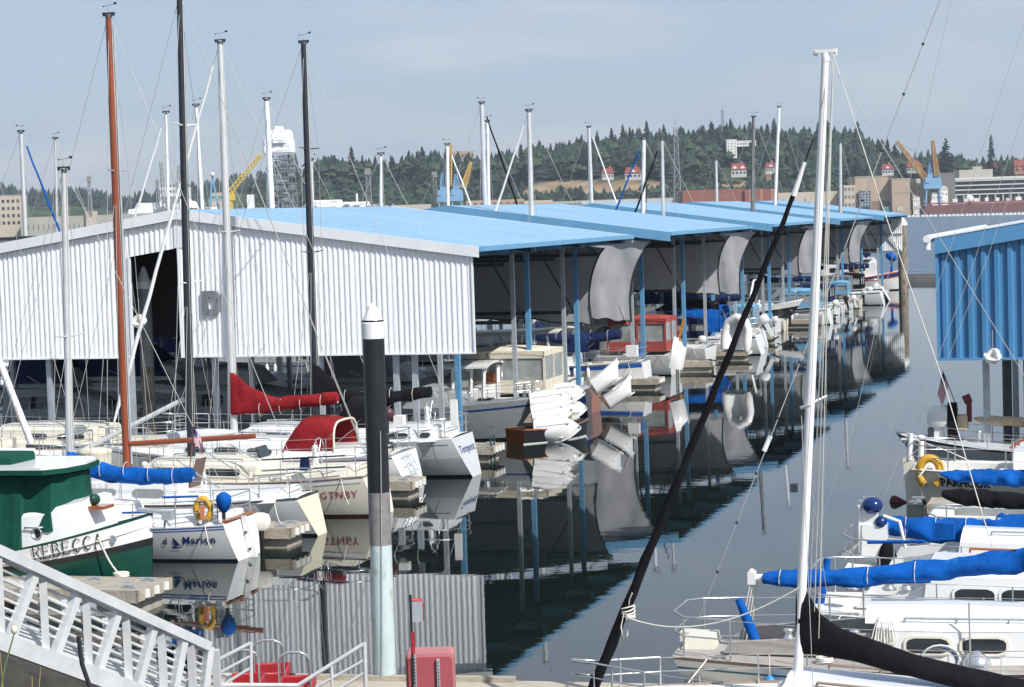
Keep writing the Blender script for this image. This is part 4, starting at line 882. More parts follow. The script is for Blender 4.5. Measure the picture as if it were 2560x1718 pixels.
def boom(T, b, zx, x1, z1, m=ALU, cover=None, cz=.22, cy=.15, up=1.1, r=.06, fold=.03, sd=1, x0=None, droop=0.):
    """boom from the mast at height zx aft to x1, z1; cover climbs 'up' metres on the mast"""
    x0 = b.x - .1 if x0 is None else x0; a = Vector((x0, 0, zx)); c = Vector((x1, 0, z1)); mb = MB(); mb.tube([a, c], r, 8); bo = mb.build('boom', m, T)
    if cover:
        N = 46; rings = []; L = abs(x1 - x0)
        for i in range(N + 1):
            f = i / N; p = a.lerp(c, f) + Vector((.12 * (1 - f), 0, -droop * math.sin(math.pi * f)))
            rise = up * max(0, 1 - f * L / 1.7) ** 1.9; zz = cz * (1 - .05 * f) * (1 + .05 * math.sin(f * 23 + sd)) ; yy = cy * (1 - .15 * f) * (1 + .04 * math.sin(f * 31))
            if i in (0, N): zz *= .9; yy *= .85
            ring = []
            for k in range(12):
                an = 2 * math.pi * k / 12; y = yy * math.cos(an); z = math.sin(an)
                z = z * zz * (1.0 if z > 0 else .55) + (rise * (z > 0) * (z ** .5 if z > 0 else 0)) + .06
                if rise > .1 and z > .3: y *= .55
                q = fold * 1.5 * fbm(f * L * 2.2 + k * .22 * (1 if k < 7 else -1), k * .35, sd * 3.1) ; ring.append(p + Vector((0, y + q * (1 if y > 0 else -1), z + q * .6)))
            rings.append(ring)
        mb = MB(); mb.loft(rings, 0, True, True); co = mb.build('sail_cover', cover, T)
        mb = MB()
        for f in (.25, .45, .65, .85): p = a.lerp(c, f) + Vector((0, 0, .05)); mb.tube([p + Vector((0, (cy + .02) * math.cos(q), (cz * .9) * math.sin(q))) for q in [6.283 * j / 10 for j in range(11)]], .008, 4)
        mb.build('cover_tie', ROPE, co)
    return bo
def dodger(T, x0, x1, w, z0, h, m, trim=CREAMC, name='dodger', win=True, open_back=True, front=.6):
    """arched canvas from the aft edge x0 to the forward edge x1"""
    N, K = 8, 14; vs = []
    for i in range(N + 1):
        f = i / N; x = x0 + (x1 - x0) * f; hh = h * (1 - .12 * (1 - f) ** 2) * (1 - max(0, f - front) ** 1.3 / (1 - front) ** 1.3 * .98)
        for k in range(K + 1):
            an = math.pi * k / K; y = w * math.copysign(abs(math.cos(an)) ** .45, math.cos(an)); z = abs(math.sin(an)) ** .5; vs.append(Vector((x, y, z0 + hh * z)))
    mb = MB(); mb.add(vs, [(i * (K + 1) + k, i * (K + 1) + k + 1, (i + 1) * (K + 1) + k + 1, (i + 1) * (K + 1) + k) for i in range(N) for k in range(K)], 0, True)
    d = mb.build(name, m, T); mb = MB(); mb.tube(vs[:K + 1], .035, 6); mb.build('trim', trim, d)
    mb = MB()
    for sd in (0, K): mb.tube([vs[sd + (N // 2) * (K + 1)], vs[(2 if sd == 0 else K - 2)]], .016, 5)
    mb.build('frame_tube', STEEL, d); return d
def camper(T, x0, x1, w, z0, h, m, name='canopy', low=.28, vin=VINYL, open_aft=False):
    # boxy camper canvas: arched top, clear side panels between canvas strips
    K = 12; n = 7; vs = []
    for i in range(n + 1):
        x = x0 + (x1 - x0) * i / n; hh = h - .10 * (2 * i / n - 1) ** 2 - .02 * math.sin(i * 3.1)
        for k in range(K + 1): y = w * (1 - 2 * k / K); vs.append(Vector((x, y * 1.03, z0 + hh - .20 * (abs(y) / w) ** 3.2)))
    m2 = len(vs); vs += [v - Vector((0, 0, .05)) for v in vs]; fs = [(i * (K + 1) + k, i * (K + 1) + k + 1, (i + 1) * (K + 1) + k + 1, (i + 1) * (K + 1) + k) for i in range(n) for k in range(K)]
    fs += [tuple(q + m2 for q in f[::-1]) for f in fs] + [(k, k + m2, k + 1 + m2, k + 1) for k in range(K)] + [((n * (K + 1)) + k + 1, n * (K + 1) + k + 1 + m2, n * (K + 1) + k + m2, n * (K + 1) + k) for k in range(K)]
    mb = MB(); mb.add(vs, fs, 0, True); c = mb.build(name, m, T)
    zt = z0 + h - .22; mb = MB(); ml = MB(); nb = max(2, int((x1 - x0) / 1.1))
    for sd in (1, -1):
        ml.box(((x0 + x1) / 2, sd * w, z0 + h * low / 2), (x1 - x0, .03, h * low)); ml.box(((x0 + x1) / 2, sd * (w + .005), zt - .06), (x1 - x0 + .04, .04, .28))
        for i in range(nb + 1): x = x0 + (x1 - x0) * i / nb; ml.bar((x + .12 * (i == nb), sd * w, z0), (x - .1 * (i == nb), sd * w, zt + .05), .09, .05)
        mb.box(((x0 + x1) / 2, sd * (w - .03), z0 + h * .52), (x1 - x0, .012, h * .62))
    mb.box((x1, 0, z0 + h * .52), (.012, 2 * w, h * .62))
    if not open_aft: mb.box((x0, 0, z0 + h * .52), (.012, 2 * w, h * .62)); ml.box((x0, 0, z0 + h * low / 2), (.03, 2 * w, h * low)); ml.box((x0, 0, zt - .03), (.04, 2 * w, .2)); ml.bar((x0 - .01, 0, z0), (x0 - .01, 0, zt), .08, .05); 
    mb.build_each('clear_panel', vin, c); ml.build('canvas_strips', m, c)
    mb = MB(); [mb.tube([(x, w * .98, z0), (x, w * .98, zt), (x, -w * .98, zt), (x, -w * .98, z0)], .014, 5) for x in (x0 + .1, (x0 + x1) / 2)]; mb.build('frame_tube', STEEL, c); return c
def clutter(T, H_, sd0=1):
    q = random.Random(int(H_.L * 1000 + H_.B * 77 + len(bpy.data.objects))); 
    for k in range(q.randint(1, 2)):
        u = q.uniform(.2, .6); fender(T, H_.P(u, .72, sd0) + Vector((0, sd0 * .11, -.02)), q.choice((PLASTW, PLASTW, NAVY, PLASTK)), .09, .45)
    u = q.uniform(.72, .8); z = H_.sheer(u) + .05
    mb = MB(); mb.box((u * H_.L, 0, z + .05), (.5, .5, .06)); mb.build('deck_hatch', q.choice((VINYL, GLASS, GELB)), T)
    mb = MB(); mb.lathe((u * H_.L - .7, .25, z), [(.05, 0), (.05, .15), (.09, .2), (.08, .28), (.0, .3)], 8); mb.build('vent_cowl', q.choice((STEEL, PLASTW)), T)
    mb = MB(); c = Vector((.25 * H_.L, sd0 * H_.half(.25) * .75, H_.sheer(.25) + .05)); [mb.tube([c + Vector((.13 * math.cos(a + k), .11 * math.sin(a + k), .025 * k)) for a in [6.283 * j / 9 for j in range(10)]], .016, 4) for k in range(3)]; mb.build('rope_coil', q.choice((ROPE, ROPE, NAVY)), T)
    mb = MB(); a = H_.P(.06, 1, sd0); e = Vector((a.x - .5, a.y + sd0 * .8, .5)); mb.tube([a, a.lerp(e, .5) - Vector((0, 0, .12)), e], .014, 4); mb.build('mooring_line', q.choice((ROPE, ROPED)), T)
    for uu in (.08, .9):
        for s_ in (1, -1): mb = MB(); p = H_.P(uu, 1, s_) - Vector((0, s_ * .1, -.03)); mb.box(p, (.2, .03, .03)); mb.box(p - Vector((0, 0, .02)), (.07, .04, .05)); mb.build('cleat', STEEL, T)
def outboard(T, x, y, z, m=PLASTW, s=1., tilt=0., cover=None, name='outboard_motor'):
    o = bpy.data.objects.new(name, None); C.objects.link(o); o.parent = T; o.location = (x, y, z); o.rotation_euler = (0, tilt, 0); o.scale = (s, s, s)
    mb = MB(); mb.loft([[Vector((a * k - .05, b * k, zz)) for a, b in ((.28, .1), (.18, .17), (-.2, .17), (-.3, .08), (-.3, -.08), (-.2, -.17), (.18, -.17), (.28, -.1))] for k, zz in ((.75, .1), (1, .2), (1.0, .4), (.85, .55), (.4, .6))], 0, True, True); mb.build('cowling', cover or m, o)
    mb = MB(); mb.box((-.02, 0, -.35), (.2, .12, 1.0), taper=1.2); mb.box((-.08, 0, -.75), (.42, .24, .03)); mb.build('shaft', PLASTK if m is not GELB else m, o)
    mb = MB(); mb.lathe((-.05, 0, -.95), [(.01, -.3), (.05, -.15), (.055, .15), (.01, .25)], 8, axis=Matrix.Rotation(math.pi / 2, 3, 'Y')); [mb.box((-.28, .09 * math.cos(a), -.95 + .09 * math.sin(a)), (.03, .11, .07), rx=a) for a in (0, 2.1, 4.2)]; mb.build('propeller', DARKST, o)
    mb = MB(); mb.box((.15, 0, -.1), (.14, .22, .35)); mb.build('bracket', DARKST, o); return o
def fender(T, p, m=PLASTW, r=.1, h=.5):
    mb = MB(); mb.lathe(p, [(.02, -h / 2 - .03), (r * .8, -h / 2 + .04), (r, -h / 4), (r, h / 4), (r * .8, h / 2 - .04), (.025, h / 2 + .04)], 10); f = mb.build('fender', m, T); wire(f, Vector(p) + Vector((0, 0, h / 2)), Vector(p) + Vector((0, 0, h / 2 + .35)), .01, ROPE, 'lanyard'); return f
def winch(T, p, s=1.): mb = MB(); mb.lathe(p, [(.07 * s, 0), (.075 * s, .03), (.045 * s, .07), (.045 * s, .12), (.07 * s, .15), (.06 * s, .17)], 10); mb.build('winch', STEEL, T)
def text_on(T, H_, txt, u0, f0, hgt, m, side=1, shear=0., u_dir=-1, squeeze=1., bold=0., sp=1., maxlen=None):
    """lettering lying on the hull side; reads left to right seen from outside"""
    cu = bpy.data.curves.new('lettering', 'FONT'); cu.body = txt; cu.size = hgt * 1.35; cu.shear = shear; cu.offset = bold; cu.space_character = sp; cu.resolution_u = 3
    o = bpy.data.objects.new('lettering', cu); C.objects.link(o); bpy.context.view_layer.update()
    me = bpy.data.meshes.new_from_object(o); C.objects.unlink(o); bpy.data.objects.remove(o)
    sh = H_.sheer(u0)
    for v in me.vertices:
        x = v.co.x * squeeze; u = u0 + u_dir * x / H_.L; f = f0 + v.co.y / sh; p = H_.P(u, f, side); q = H_.P(u, f + .02, side); v.co = p + Vector((0, side * .014, 0))
    me.materials.clear(); me.materials.append(m); ob = bpy.data.objects.new('lettering', me); C.objects.link(ob); ob.parent = T; return ob
def boat(name, label, cat, stern, rz, group=None): return thing(name, label, cat, (stern[0], stern[1], 0), rz, group)
def flag(T, p, h=1.4, lean=(-.3, 0, 0), s=.55, furl=False):
    p = Vector(p); t = p + Vector((lean[0] * h, lean[1] * h, h)); mb = MB(); mb.tube([p, t], .014, 5); st = mb.build('flag_staff', WOOD, T)
    N, K = 8, 13; hw = s * .62
    for nm, mm, cond in (('red_stripes', mat('flag_red', (.42, .03, .05), .8), lambda i, k: k % 2 == 0 and not (i < 3 and k > 5)), ('white_stripes', mat('flag_white', (.72, .70, .70), .8), lambda i, k: k % 2 == 1 and not (i < 3 and k > 5)), ('canton', mat('flag_blue', (.03, .05, .20), .8), lambda i, k: i < 3 and k > 5)):
        mb = MB()
        def P_(i, k): f = i / N; return t + Vector((-.10 * f * s, .10 * s * math.sin(f * 7), 0)) + (p - t).normalized() * (hw * (1 - k / K)) * (1 - .2 * f) + Vector((.30 * f * s * (1 if lean[0] > 0 else -1), 0, -s * .9 * f))
        for i in range(N):
            for k in range(K):
                if cond(i, k): mb.add([P_(i, k), P_(i + 1, k), P_(i + 1, k + 1), P_(i, k + 1)], [(0, 1, 2, 3)])
        mb.build(nm, mm, st)
def ring_buoy(T, p, m=YELL, sc=1., rz=0., horse=True, rot=(0, 0, 0)):
    o = bpy.data.objects.new('life_ring', None); C.objects.link(o); o.parent = T; o.location = p; o.rotation_euler = rot
    mb = MB(); a0, a1 = (math.radians(-60), math.radians(240)) if horse else (0, 2 * math.pi * .999)
    mb.tube([Vector((.24 * math.cos(a), 0, .32 * math.sin(a))) * sc for a in [a0 + (a1 - a0) * i / 20 for i in range(21)]], .10 * sc, 8, sq=1.); mb.build('ring', m, o)
    mb = MB(); mb.tube([Vector((.24, -.11, -.1)) * sc, Vector((0, -.13, .2)) * sc, Vector((-.24, -.11, -.1)) * sc], .03 * sc, 5); mb.build('strap', PLASTW, o); return o
def helm(T, p, r=.4, m=STEEL):
    p = Vector(p); mb = MB(); mb.tube([p + Vector((0, r * math.cos(a), r * math.sin(a))) for a in [6.283 * i / 20 for i in range(21)]], .018, 5); [mb.tube([p, p + Vector((0, r * math.cos(a), r * math.sin(a)))], .01, 4) for a in [6.283 * i / 6 for i in range(6)]]; mb.build('wheel', m, T)
    mb = MB(); mb.tube([p + Vector((.12, 0, -.75)), p + Vector((.12, 0, .05))], [.11, .08], 8); mb.ball(p + Vector((.12, 0, .1)), .09); mb.build('pedestal', PLASTW, T)
def tender_rings(L=2.6, B=1.3, d=.45, n=12):
    o_, i_ = [], []
    H_ = Hull(L, B, d, d * .95, d * 1.25, sw=.85, rake=.45, trake=0, draft=.02, pm=.22, pb=.6, n=n); return H_
def dinghy(name, label, loc, rot, L=2.6, B=1.3, m=GELB, group=None, inflatable=False, d=.5):
    o = thing(name, label, 'dinghy', loc, 0, group); o.rotation_euler = rot
    H_ = tender_rings(L, B, d)
    if inflatable:
        mb = MB(); r = .21; path = [Vector((0, B / 2 - r, .3)), Vector((L * .6, B / 2 - r, .3)), Vector((L * .85, B / 3.4, .36)), Vector((L, 0, .42)), Vector((L * .85, -B / 3.4, .36)), Vector((L * .6, -B / 2 + r, .3)), Vector((0, -B / 2 + r, .3))]
        pp = []
        for i in range(len(path) - 1): pp += [path[i].lerp(path[i + 1], k / 4) for k in range(4)]
        pp.append(path[-1]); mb.tube(pp, [r * .5] + [r] * (len(pp) - 2) + [r * .5], 10); mb.build('tube', m, o)
        mb = MB(); mb.loft([[Vector((x, y * (1 - .6 * (x / L) ** 3), z - .12 * (1 - abs(y) / .6) * (x / L * .5 + .5))) for y, z in ((-.5, .3), (-.25, .18), (0, .12), (.25, .18), (.5, .3))] for x in (0, L * .4, L * .7, L * .92)], 0, False, True, closed=False); mb.build('floor', GELB, o)
        mb = MB(); mb.box((.1, 0, .35), (.05, B - .6, .4)); mb.build('transom', GELG, o)
    else:
        H_.build(o, m, bottom=m, boot=m, rail=GELG); mb = MB(); vs = []
        for i in range(13):
            u = i / 12; b = H_.half(u) - .04
            for y, zz in ((b, 0), (b * .8, -.3), (0, -.36), (-b * .8, -.3), (-b, 0)): vs.append((u * L * .97 + .03, y, max(.04, H_.sheer(u) + zz * (1 - u * .5))))
        mb.add(vs, [(i * 5 + j, (i + 1) * 5 + j, (i + 1) * 5 + j + 1, i * 5 + j + 1) for i in range(12) for j in range(4)], 0, True); mb.build('inner_skin', m, o)
        for x in (L * .2, L * .55): mb = MB(); mb.box((x, 0, d * .62), (.22, B * .85, .04)); mb.build('thwart', m, o)
        mb = MB(); mb.bar((.1, 0, -.02), (L * .8, 0, -.02), .05, .05); mb.build('keel_strip', m, o)
    return o
def sunglass(mb): pass
# ================================================================== left side, uncovered slips
def px_x(T_st, rz, px, y=0.):                          # distance along the boat from the stern for that column, y metres off its centre line
    d = ray(px, 1150); f = Vector((math.cos(rz), math.sin(rz))); st = Vector((T_st[0], T_st[1])) + Vector((-f.y, f.x)) * y
    # solve st + f*x on the ray in plan
    det = f.x * (-d.y) - (-d.x) * f.y; b = -st; x = (b.x * (-d.y) - (-d.x) * b.y) / det; return x
# --- green tug, bow to the channel
ST = G(391, 1486); L_ = 7.6
bowp = Vector((ST.x, ST.y)); st = bowp - Vector((-W.x, -W.y)) * L_
T = boat('tug_boat', 'green and white wooden tug with green canvas pilothouse and name on its bow, bottom left', 'boat', st, RZ_R)
h = Hull(L_, 2.9, 1.0, .98, 1.82, sw=.8, rake=.12, trake=0, pm=.22, pb=.55, full=3.0)
h.build(T, GREENP, bands=[(.60, .69, BLACKP), (.69, .96, GELB), (.96, 1, GREENP)], bottom=GREENP, boot=GREENP)
h.deck(T, DECK, cock=(.04, .9, 1.0, .0), drop=.28)
xw = lambda p_, y_: px_x(st, RZ_R, p_, y_)
cabin(T, h, xw(42, -1.1), xw(252, 0), 1.05, .7, (.74, .72, .68, .66), GELB, slope0=0, slope1=.1, side=.97, name='trunk_cabin')
mb = MB(); XP = xw(83, -1.0); XF = (XP - xw(42, -1.1)) / (xw(252, 0) - xw(42, -1.1)); YP = -(1.05 - .35 * XF ** 1.5) * .975 + 1.03; mb.tube([(XP, YP - 1.0, 1.46), (XP, YP - 1.05, 1.46)], .11, 14); pc = mb.build('porthole', GLASS, T); mb = MB(); mb.tube([(XP + .12 * math.cos(a), YP - 1.05, 1.46 + .12 * math.sin(a)) for a in [6.283 * i / 16 for i in range(17)]], .022, 5); mb.build('rim', STEEL, pc)
mb = MB(); mb.tube([(xw(53, -1.1), -.98, 1.60), (xw(53, -1.1), -1.08, 1.60), (xw(93, -1.1), -1.07, 1.60), (xw(93, -1.1), -.96, 1.60)], .02, 5); mb.build('hand_rail', STEEL, T)
# canvas pilothouse
def ph(x0, x1, w, z0, z1, m, nm, folds=.05):
    pts = []
    for (x, y) in [(x1 - .25, w), (x1, w * .62), (x1 + .12, 0), (x1, -w * .62), (x1 - .25, -w)] : pts.append((x, y))
    N = 30
    for i in range(N + 1): pts.append((x1 - .25 - (x1 - .25 - x0) * i / N, -w - folds * math.sin(i * 1.9) * (1 if 6 < i < 24 else .3)))
    for i in range(N + 1): pts.append((x0 + (x1 - .25 - x0) * i / N, w + folds * math.sin(i * 1.9)))
    rings = [[Vector((x * 1 + .05 * math.sin(y * 9 + z * 3) * folds, y * (1 - .04 * k), z)) for x, y in pts] for k, z in enumerate([z0 + (z1 - z0) * j / 5 for j in range(6)])]
    mb = MB(); mb.loft(rings, 0, True, False); return mb.build(nm, m, T)
ph(.6, xw(207, 0) - .1, 1.0, 1.5, 2.70, GREENC, 'canvas_pilothouse', .03)
ph(.5, xw(44, -1.1) + .2, 1.14, .95, 2.68, GREENC, 'canvas_side_curtain', .05)
mb = MB(); XR = xw(222, 0); prof = [(XR, 0), (XR - .13, .75), (XR - .48, 1.2), (.3, 1.25), (.3, -1.25), (XR - .48, -1.2), (XR - .13, -.75)]
mb.prism([(x, y, 2.72 + .04 * x / L_) for x, y in prof], (0, 0, .10)); rf = mb.build('roof', GREENC, T)
mb = MB(); mb.prism([(x * 1.0 - .06, y * .96, 2.825 + .04 * x / L_) for x, y in prof], (0, 0, .05)); mb.build('roof_top', GELB, rf)
mb = MB(); mb.loft([[Vector((x, y * k, z)) for x, y in ((L_ - 3.1, .55), (L_ - 3.1, -.55), (L_ - 5.4, -.6), (L_ - 5.4, .6))] for k, z in ((1, 2.9), (.98, 3.04), (.85, 3.1))], 0, True, False); mb.build('roof_hatch_cover', GREENC, rf)
mb = MB(); mb.box((L_ - 5.2, 0, 3.14), (1.3, .8, .08)); mb.box((L_ - 4.1, .7, 3.0), (1.6, .45, .2)); mb.build('roof_board', PLASTW, rf)
mb = MB(); mb.box((xw(228, -.3), -.3, 1.96), (.75, .5, .07)); mb.build('wood_block', WOOD, T); mb = MB(); mb.lathe((xw(232, -.3), -.3, 2.12), [(.02, -.1), (.11, -.07), (.13, 0), (.09, .1), (.03, .15)], 10, axis=Matrix.Rotation(1.2, 3, 'X')); mb.build('vent_cowl', GREENP, T)
# anchor roller and line
mb = MB(); mb.bar((L_ - .35, 0, 1.86), (L_ + .32, 0, 1.80), .16, .07); mb.box((L_ + .36, 0, 1.74), (.22, .2, .2)); mb.tube([(L_ + .3, 0, 1.74), (L_ + .25, 0, 1.45), (L_ - .05, -.05, 1.45)], .03, 5); mb.build('anchor_roller', GALV, T)
mb = MB(); mb.tube([h.P(px_x(st, RZ_R, 246, -1.1) / L_, .80, -1) + Vector((0, -.02, 0)), h.P(px_x(st, RZ_R, 246, -1.1) / L_, .80, -1) + Vector((0, -.06, 0))], .09, 10); mb.build('fairlead', STEEL, T)
# serif letters drawn as strokes of two weights
GL = {'R': [((0, 0), (0, 1), 1), ((0, 1), (.38, 1), 0), ((.38, 1), (.52, .9), 0), ((.52, .9), (.55, .75), 1), ((.55, .75), (.45, .56), 0), ((.45, .56), (0, .52), 0), ((.25, .52), (.62, 0), 1)],
      'E': [((0, 0), (0, 1), 1), ((0, 1), (.5, 1), 0), ((.5, 1), (.52, .82), 0), ((0, .52), (.4, .52), 0), ((.4, .6), (.4, .42), 0), ((0, 0), (.54, 0), 0), ((.54, 0), (.58, .2), 0)],
      'B': [((0, 0), (0, 1), 1), ((0, 1), (.36, 1), 0), ((.36, 1), (.5, .78), 1), ((.5, .78), (.36, .54), 0), ((.36, .54), (0, .52), 0), ((.36, .54), (.57, .28), 1), ((.57, .28), (.42, 0), 1), ((.42, 0), (0, 0), 0)],
      'C': [((.6, .8), (.5, .96), 0), ((.5, .96), (.3, 1), 0), ((.3, 1), (.1, .85), 1), ((.1, .85), (0, .5), 1), ((0, .5), (.1, .15), 1), ((.1, .15), (.32, 0), 1), ((.32, 0), (.6, .15), 0)],
      'A': [((0, 0), (.3, 1), 0), ((.3, 1), (.64, 0), 1), ((.1, .36), (.52, .36), 0)]}
SER = {'R': [(0, 0), (0, 1), (.64, 0)], 'E': [(0, 0), (0, 1)], 'B': [], 'C': [], 'A': [(0, 0), (.64, 0)]}
def serif_word(T, H_, word, u0, f0, hh, m, side, adv=.86, wk=(.06, .13)):
    x = 0; mb = MB(); sh = H_.sheer(u0)
    def pt(a, b):
        u = u0 + a * hh / H_.L; f = f0(u) + b * hh * 1.3 / H_.sheer(u); p = H_.P(u, f, side); return p + Vector((0, side * .035, 0))
    for ch in word:
        for a, b, k in GL[ch] + [((c[0] - .09, c[1]), (c[0] + .09, c[1]), 0) for c in SER[ch]]:
            w2 = wk[k] / 2; dx, dy = b[0] - a[0], b[1] - a[1]; l = math.hypot(dx, dy); nx, ny = -dy / l * w2, dx / l * w2; ex, ey = dx / l * w2 * .6, dy / l * w2 * .6
            mb.add([pt(x + a[0] - ex + nx, a[1] - ey + ny), pt(x + b[0] + ex + nx, b[1] + ey + ny), pt(x + b[0] + ex - nx, b[1] + ey - ny), pt(x + a[0] - ex - nx, a[1] - ey - ny)], [(0, 1, 2, 3)])
        x += adv
    o = mb.build('lettering', m, T); return o
xa = px_x(st, RZ_R, 62, -1.45); xb = px_x(st, RZ_R, 216, -1.3)
serif_word(T, h, 'REBECCA', xa / L_, lambda u: .735, (xb - xa) / 6.0 * .98, mat('letter_dark', (.012, .03, .03), .5), -1, adv=.9)
cl = G(303, 1440, .5)
T0 = thing('mooring_line', 'white mooring line from the green tug bow down to the dock cleat', 'rope', (0, 0, 0)); wire(T0, A(245, 1343, 46.2), cl, .022, ROPE, 'line', .12); 
mb = MB(); [mb.tube([cl + Vector((.16 * math.cos(a + k), .14 * math.sin(a + k), .03 * k)) for a in [6.283 * i / 10 for i in range(11)]], .025, 4) for k in range(3)]; mb.build('coil', ROPE, T0)
# dock finger in front of the tug
def finger_at(pxr, pyr, L, w, label, hgt=.5, rz=None, **k):   # right end top edge seen there
    p = G(pxr, pyr, hgt); s = (p - O).dot(U); t = (p - O).dot(W); pier(s + w / 2, t, t + L, w, label, hgt=hgt, **k)
finger_at(345, 1478, 9, 1.5, 'weathered finger pier under the bow of the green tug', .55)
finger_at(728, 1322, 8, 1.1, 'finger pier with white fender blocks behind the blue striped sailboat')
finger_at(1030, 1205, 8, 1.1, 'finger pier right of the sailboat with red name, partly behind big piling')
finger_at(1232, 1118, 9, 1.2, 'mossy finger pier with dark ladder right of the fourth sailboat stern')
finger_at(1425, 1040, 9, 1.2, 'finger pier behind the stacked white dinghies')
finger_at(1645, 948, 9, 1.2, 'wooden finger pier beyond the blue striped white sailboat stern')
finger_at(1780, 905, 9, 1.3, 'wooden finger pier below the upright white tender')
finger_at(1868, 878, 8, 1.2, 'finger pier below the white covered cruiser row')
finger_at(1935, 838, 8, 1.2, 'finger pier between outboard stern and black hulled cruiser')
finger_at(2035, 800, 8, 1.2, 'short finger pier partly behind the tall white foreground mast', extra=False)
finger_at(2120, 762, 8, 1.2, 'far finger pier with small outboards tied along it', extra=False)
finger_at(2200, 738, 8, 1.2, 'farthest finger pier near the end piling', extra=False)
def ladder(px, py, z0, z1, label):
    p = G(px, py, z0); T = thing('dock_ladder', label, 'ladder', p, RZ_R); mb = MB()
    for y in (-.2, .2): mb.tube([(0, y, -.6), (0, y, z1)], .03, 5)
    for k in range(5): mb.tube([(0, -.2, -.3 + k * .28), (0, .2, -.3 + k * .28)], .02, 5)
    mb.build('frame', mat('ladder_green', (.02, .06, .06), .5), T)
ladder(1232, 1130, .3, .55, 'dark green ladder hanging at the end of the mossy finger pier'); ladder(1694, 945, .3, .6, 'dark green ladder on the pier end beside the upright tender')
# --- white sailboat with blue stripes and blue cover
def std(name, label, px, py, L, B, fs, fm, fb, **k):
    st = G(px, py); T = boat(name, label, 'sailboat', st, RZ_L); return T, Hull(L, B, fs, fm, fb, **k), st
T, h, st = std('sailboat', 'white sailboat with blue stripes, yellow life ring and bright blue sail cover', 604, 1392, 7.4, 2.5, .92, .82, 1.05, sw=.8, trake=-.3)
h.build(T, GELB, bands=[(.93, .97, BLUES), (.86, .90, BLUES)], bottom=mat('bottom_blue', (.01, .03, .07), .4)); h.deck(T, DECK, (.06, .42, .62, .42))
text_on(T, h, 'Marion', (px_x(st, RZ_L, 434, 1.2)) / h.L, .52, .19, NAVY, 1, shear=.25, bold=.006, sp=1.15, squeeze=.95)
text_on(T, h, 'd', (px_x(st, RZ_L, 387, 1.2)) / h.L, .52, .17, NAVY, 1, shear=.25, bold=.006)
mb = MB(); uu = px_x(st, RZ_L, 414, 1.2) / h.L
for (a, b, c_, d_, e_, f_) in ((0, .36, 0, .62, .018, .40), (.004, .36, .02, .38, .004, .62)): mb.add([h.P(uu - x_, f_2, 1) + Vector((0, .015, 0)) for x_, f_2 in ((a, b + .1), (c_, d_ + .1), (e_, f_ + .1))], [(0, 1, 2)])
mb.add([h.P(uu + x_, f_2, 1) + Vector((0, .015, 0)) for x_, f_2 in ((.012, .44), (-.022, .44), (-.018, .40), (.008, .40))], [(0, 1, 2, 3)]); mb.build('hull_emblem', NAVY, T)
cabin(T, h, 2.9, 6.1, .82, .55, (.42, .48, .42, .30), GELB, [(3.3, 4.1, .3, .75), (4.4, 5.1, .3, .75)], slope1=.6)
cabin(T, h, .3, 2.9, .98, .98, (.16, .18, .2), GELB, name='coaming', slope1=0); 
mb = MB(); mb.box((.03, 0, .98), (.12, 1.7, .05)); [mb.box((1.4, s_ * .75, 1.0), (1.6, .14, .03)) for s_ in (1, -1)]; mb.build('wood_trim', WOOD, T)
rails(T, h, .16, .88, .6, 6)
xm = px_x(st, RZ_L, 172); b, tp = mast(T, xm, 1.25, 9.5, .09, ALU, lean=-.15, ly=-.12); rig(T, h, b, tp)
boom(T, b, 2.12, px_x(st, RZ_L, 482), 1.88, ALU, BLUEC, .26, .18, .15, droop=.16, fold=.06)
for z_, a_, c_ in ((1.58, 402, 540), (1.20, 300, 446)): mb = MB(); mb.tube([(px_x(st, RZ_L, a_, 1.1), 1.1, z_), (px_x(st, RZ_L, c_), 1.1, z_ + .03)], .03, 6); mb.build('blue_lifeline_sleeve', BLUES, T)
ring_buoy(T, (px_x(st, RZ_L, 545), .95, 1.28), YELL, .78); ring_buoy
mb = MB(); mb.box((px_x(st, RZ_L, 548), 1.08, 1.22), (.10, .05, .34)); mb.build('orange_strap', mat('orange_pale', (.62, .22, .12), .7), T)
mb = MB(); mb.loft([[Vector((px_x(st, RZ_L, 598) + r_ * math.cos(a), 1.0 + r_ * math.sin(a), z_)) for a in [6.283 * i / 9 for i in range(9)]] for r_, z_ in ((.06, 1.22), (.13, 1.3), (.19, 1.5), (.17, 1.62), (.05, 1.7))], 0, True, True); mb.build('motor_cover', BLUEC, T)
mb = MB(); mb.tube([(px_x(st, RZ_L, 597), 1.0, 1.05), (px_x(st, RZ_L, 597), 1.0, 1.24)], .05, 6); mb.build('motor_stem', PLASTK, T)
flag(T, (px_x(st, RZ_L, 470), 0, 1.9), 1.3, (-.16, 0, 0), .55)
mb = MB()
for z_ in (.2, .6): mb.box((-.06 - .22 * (1 - z_), 0, z_), (.05, .12, .05))
mb.tube([(-.05, 0, 1.0), (-.32, 0, -.2)], .02, 5); mb.build('rudder_fitting', DARKST, T); mb = MB(); mb.prism([(-.03, -.02, 1.0), (-.16, -.02, 1.0), (-.5, -.02, -.3), (-.25, -.02, -.3)], (0, .04, 0)); mb.build('rudder', GELB, T)
O2 = A(646, 1300, 52.6); O2.z = 0; TM = thing('outboard_motor', 'outboard motor tilted at the pier with white cloth cover and dark leg', 'outboard motor', O2, RZ_L); outboard(TM, 0, 0, .42, PLASTK, .85, cover=ROPE, name='motor')
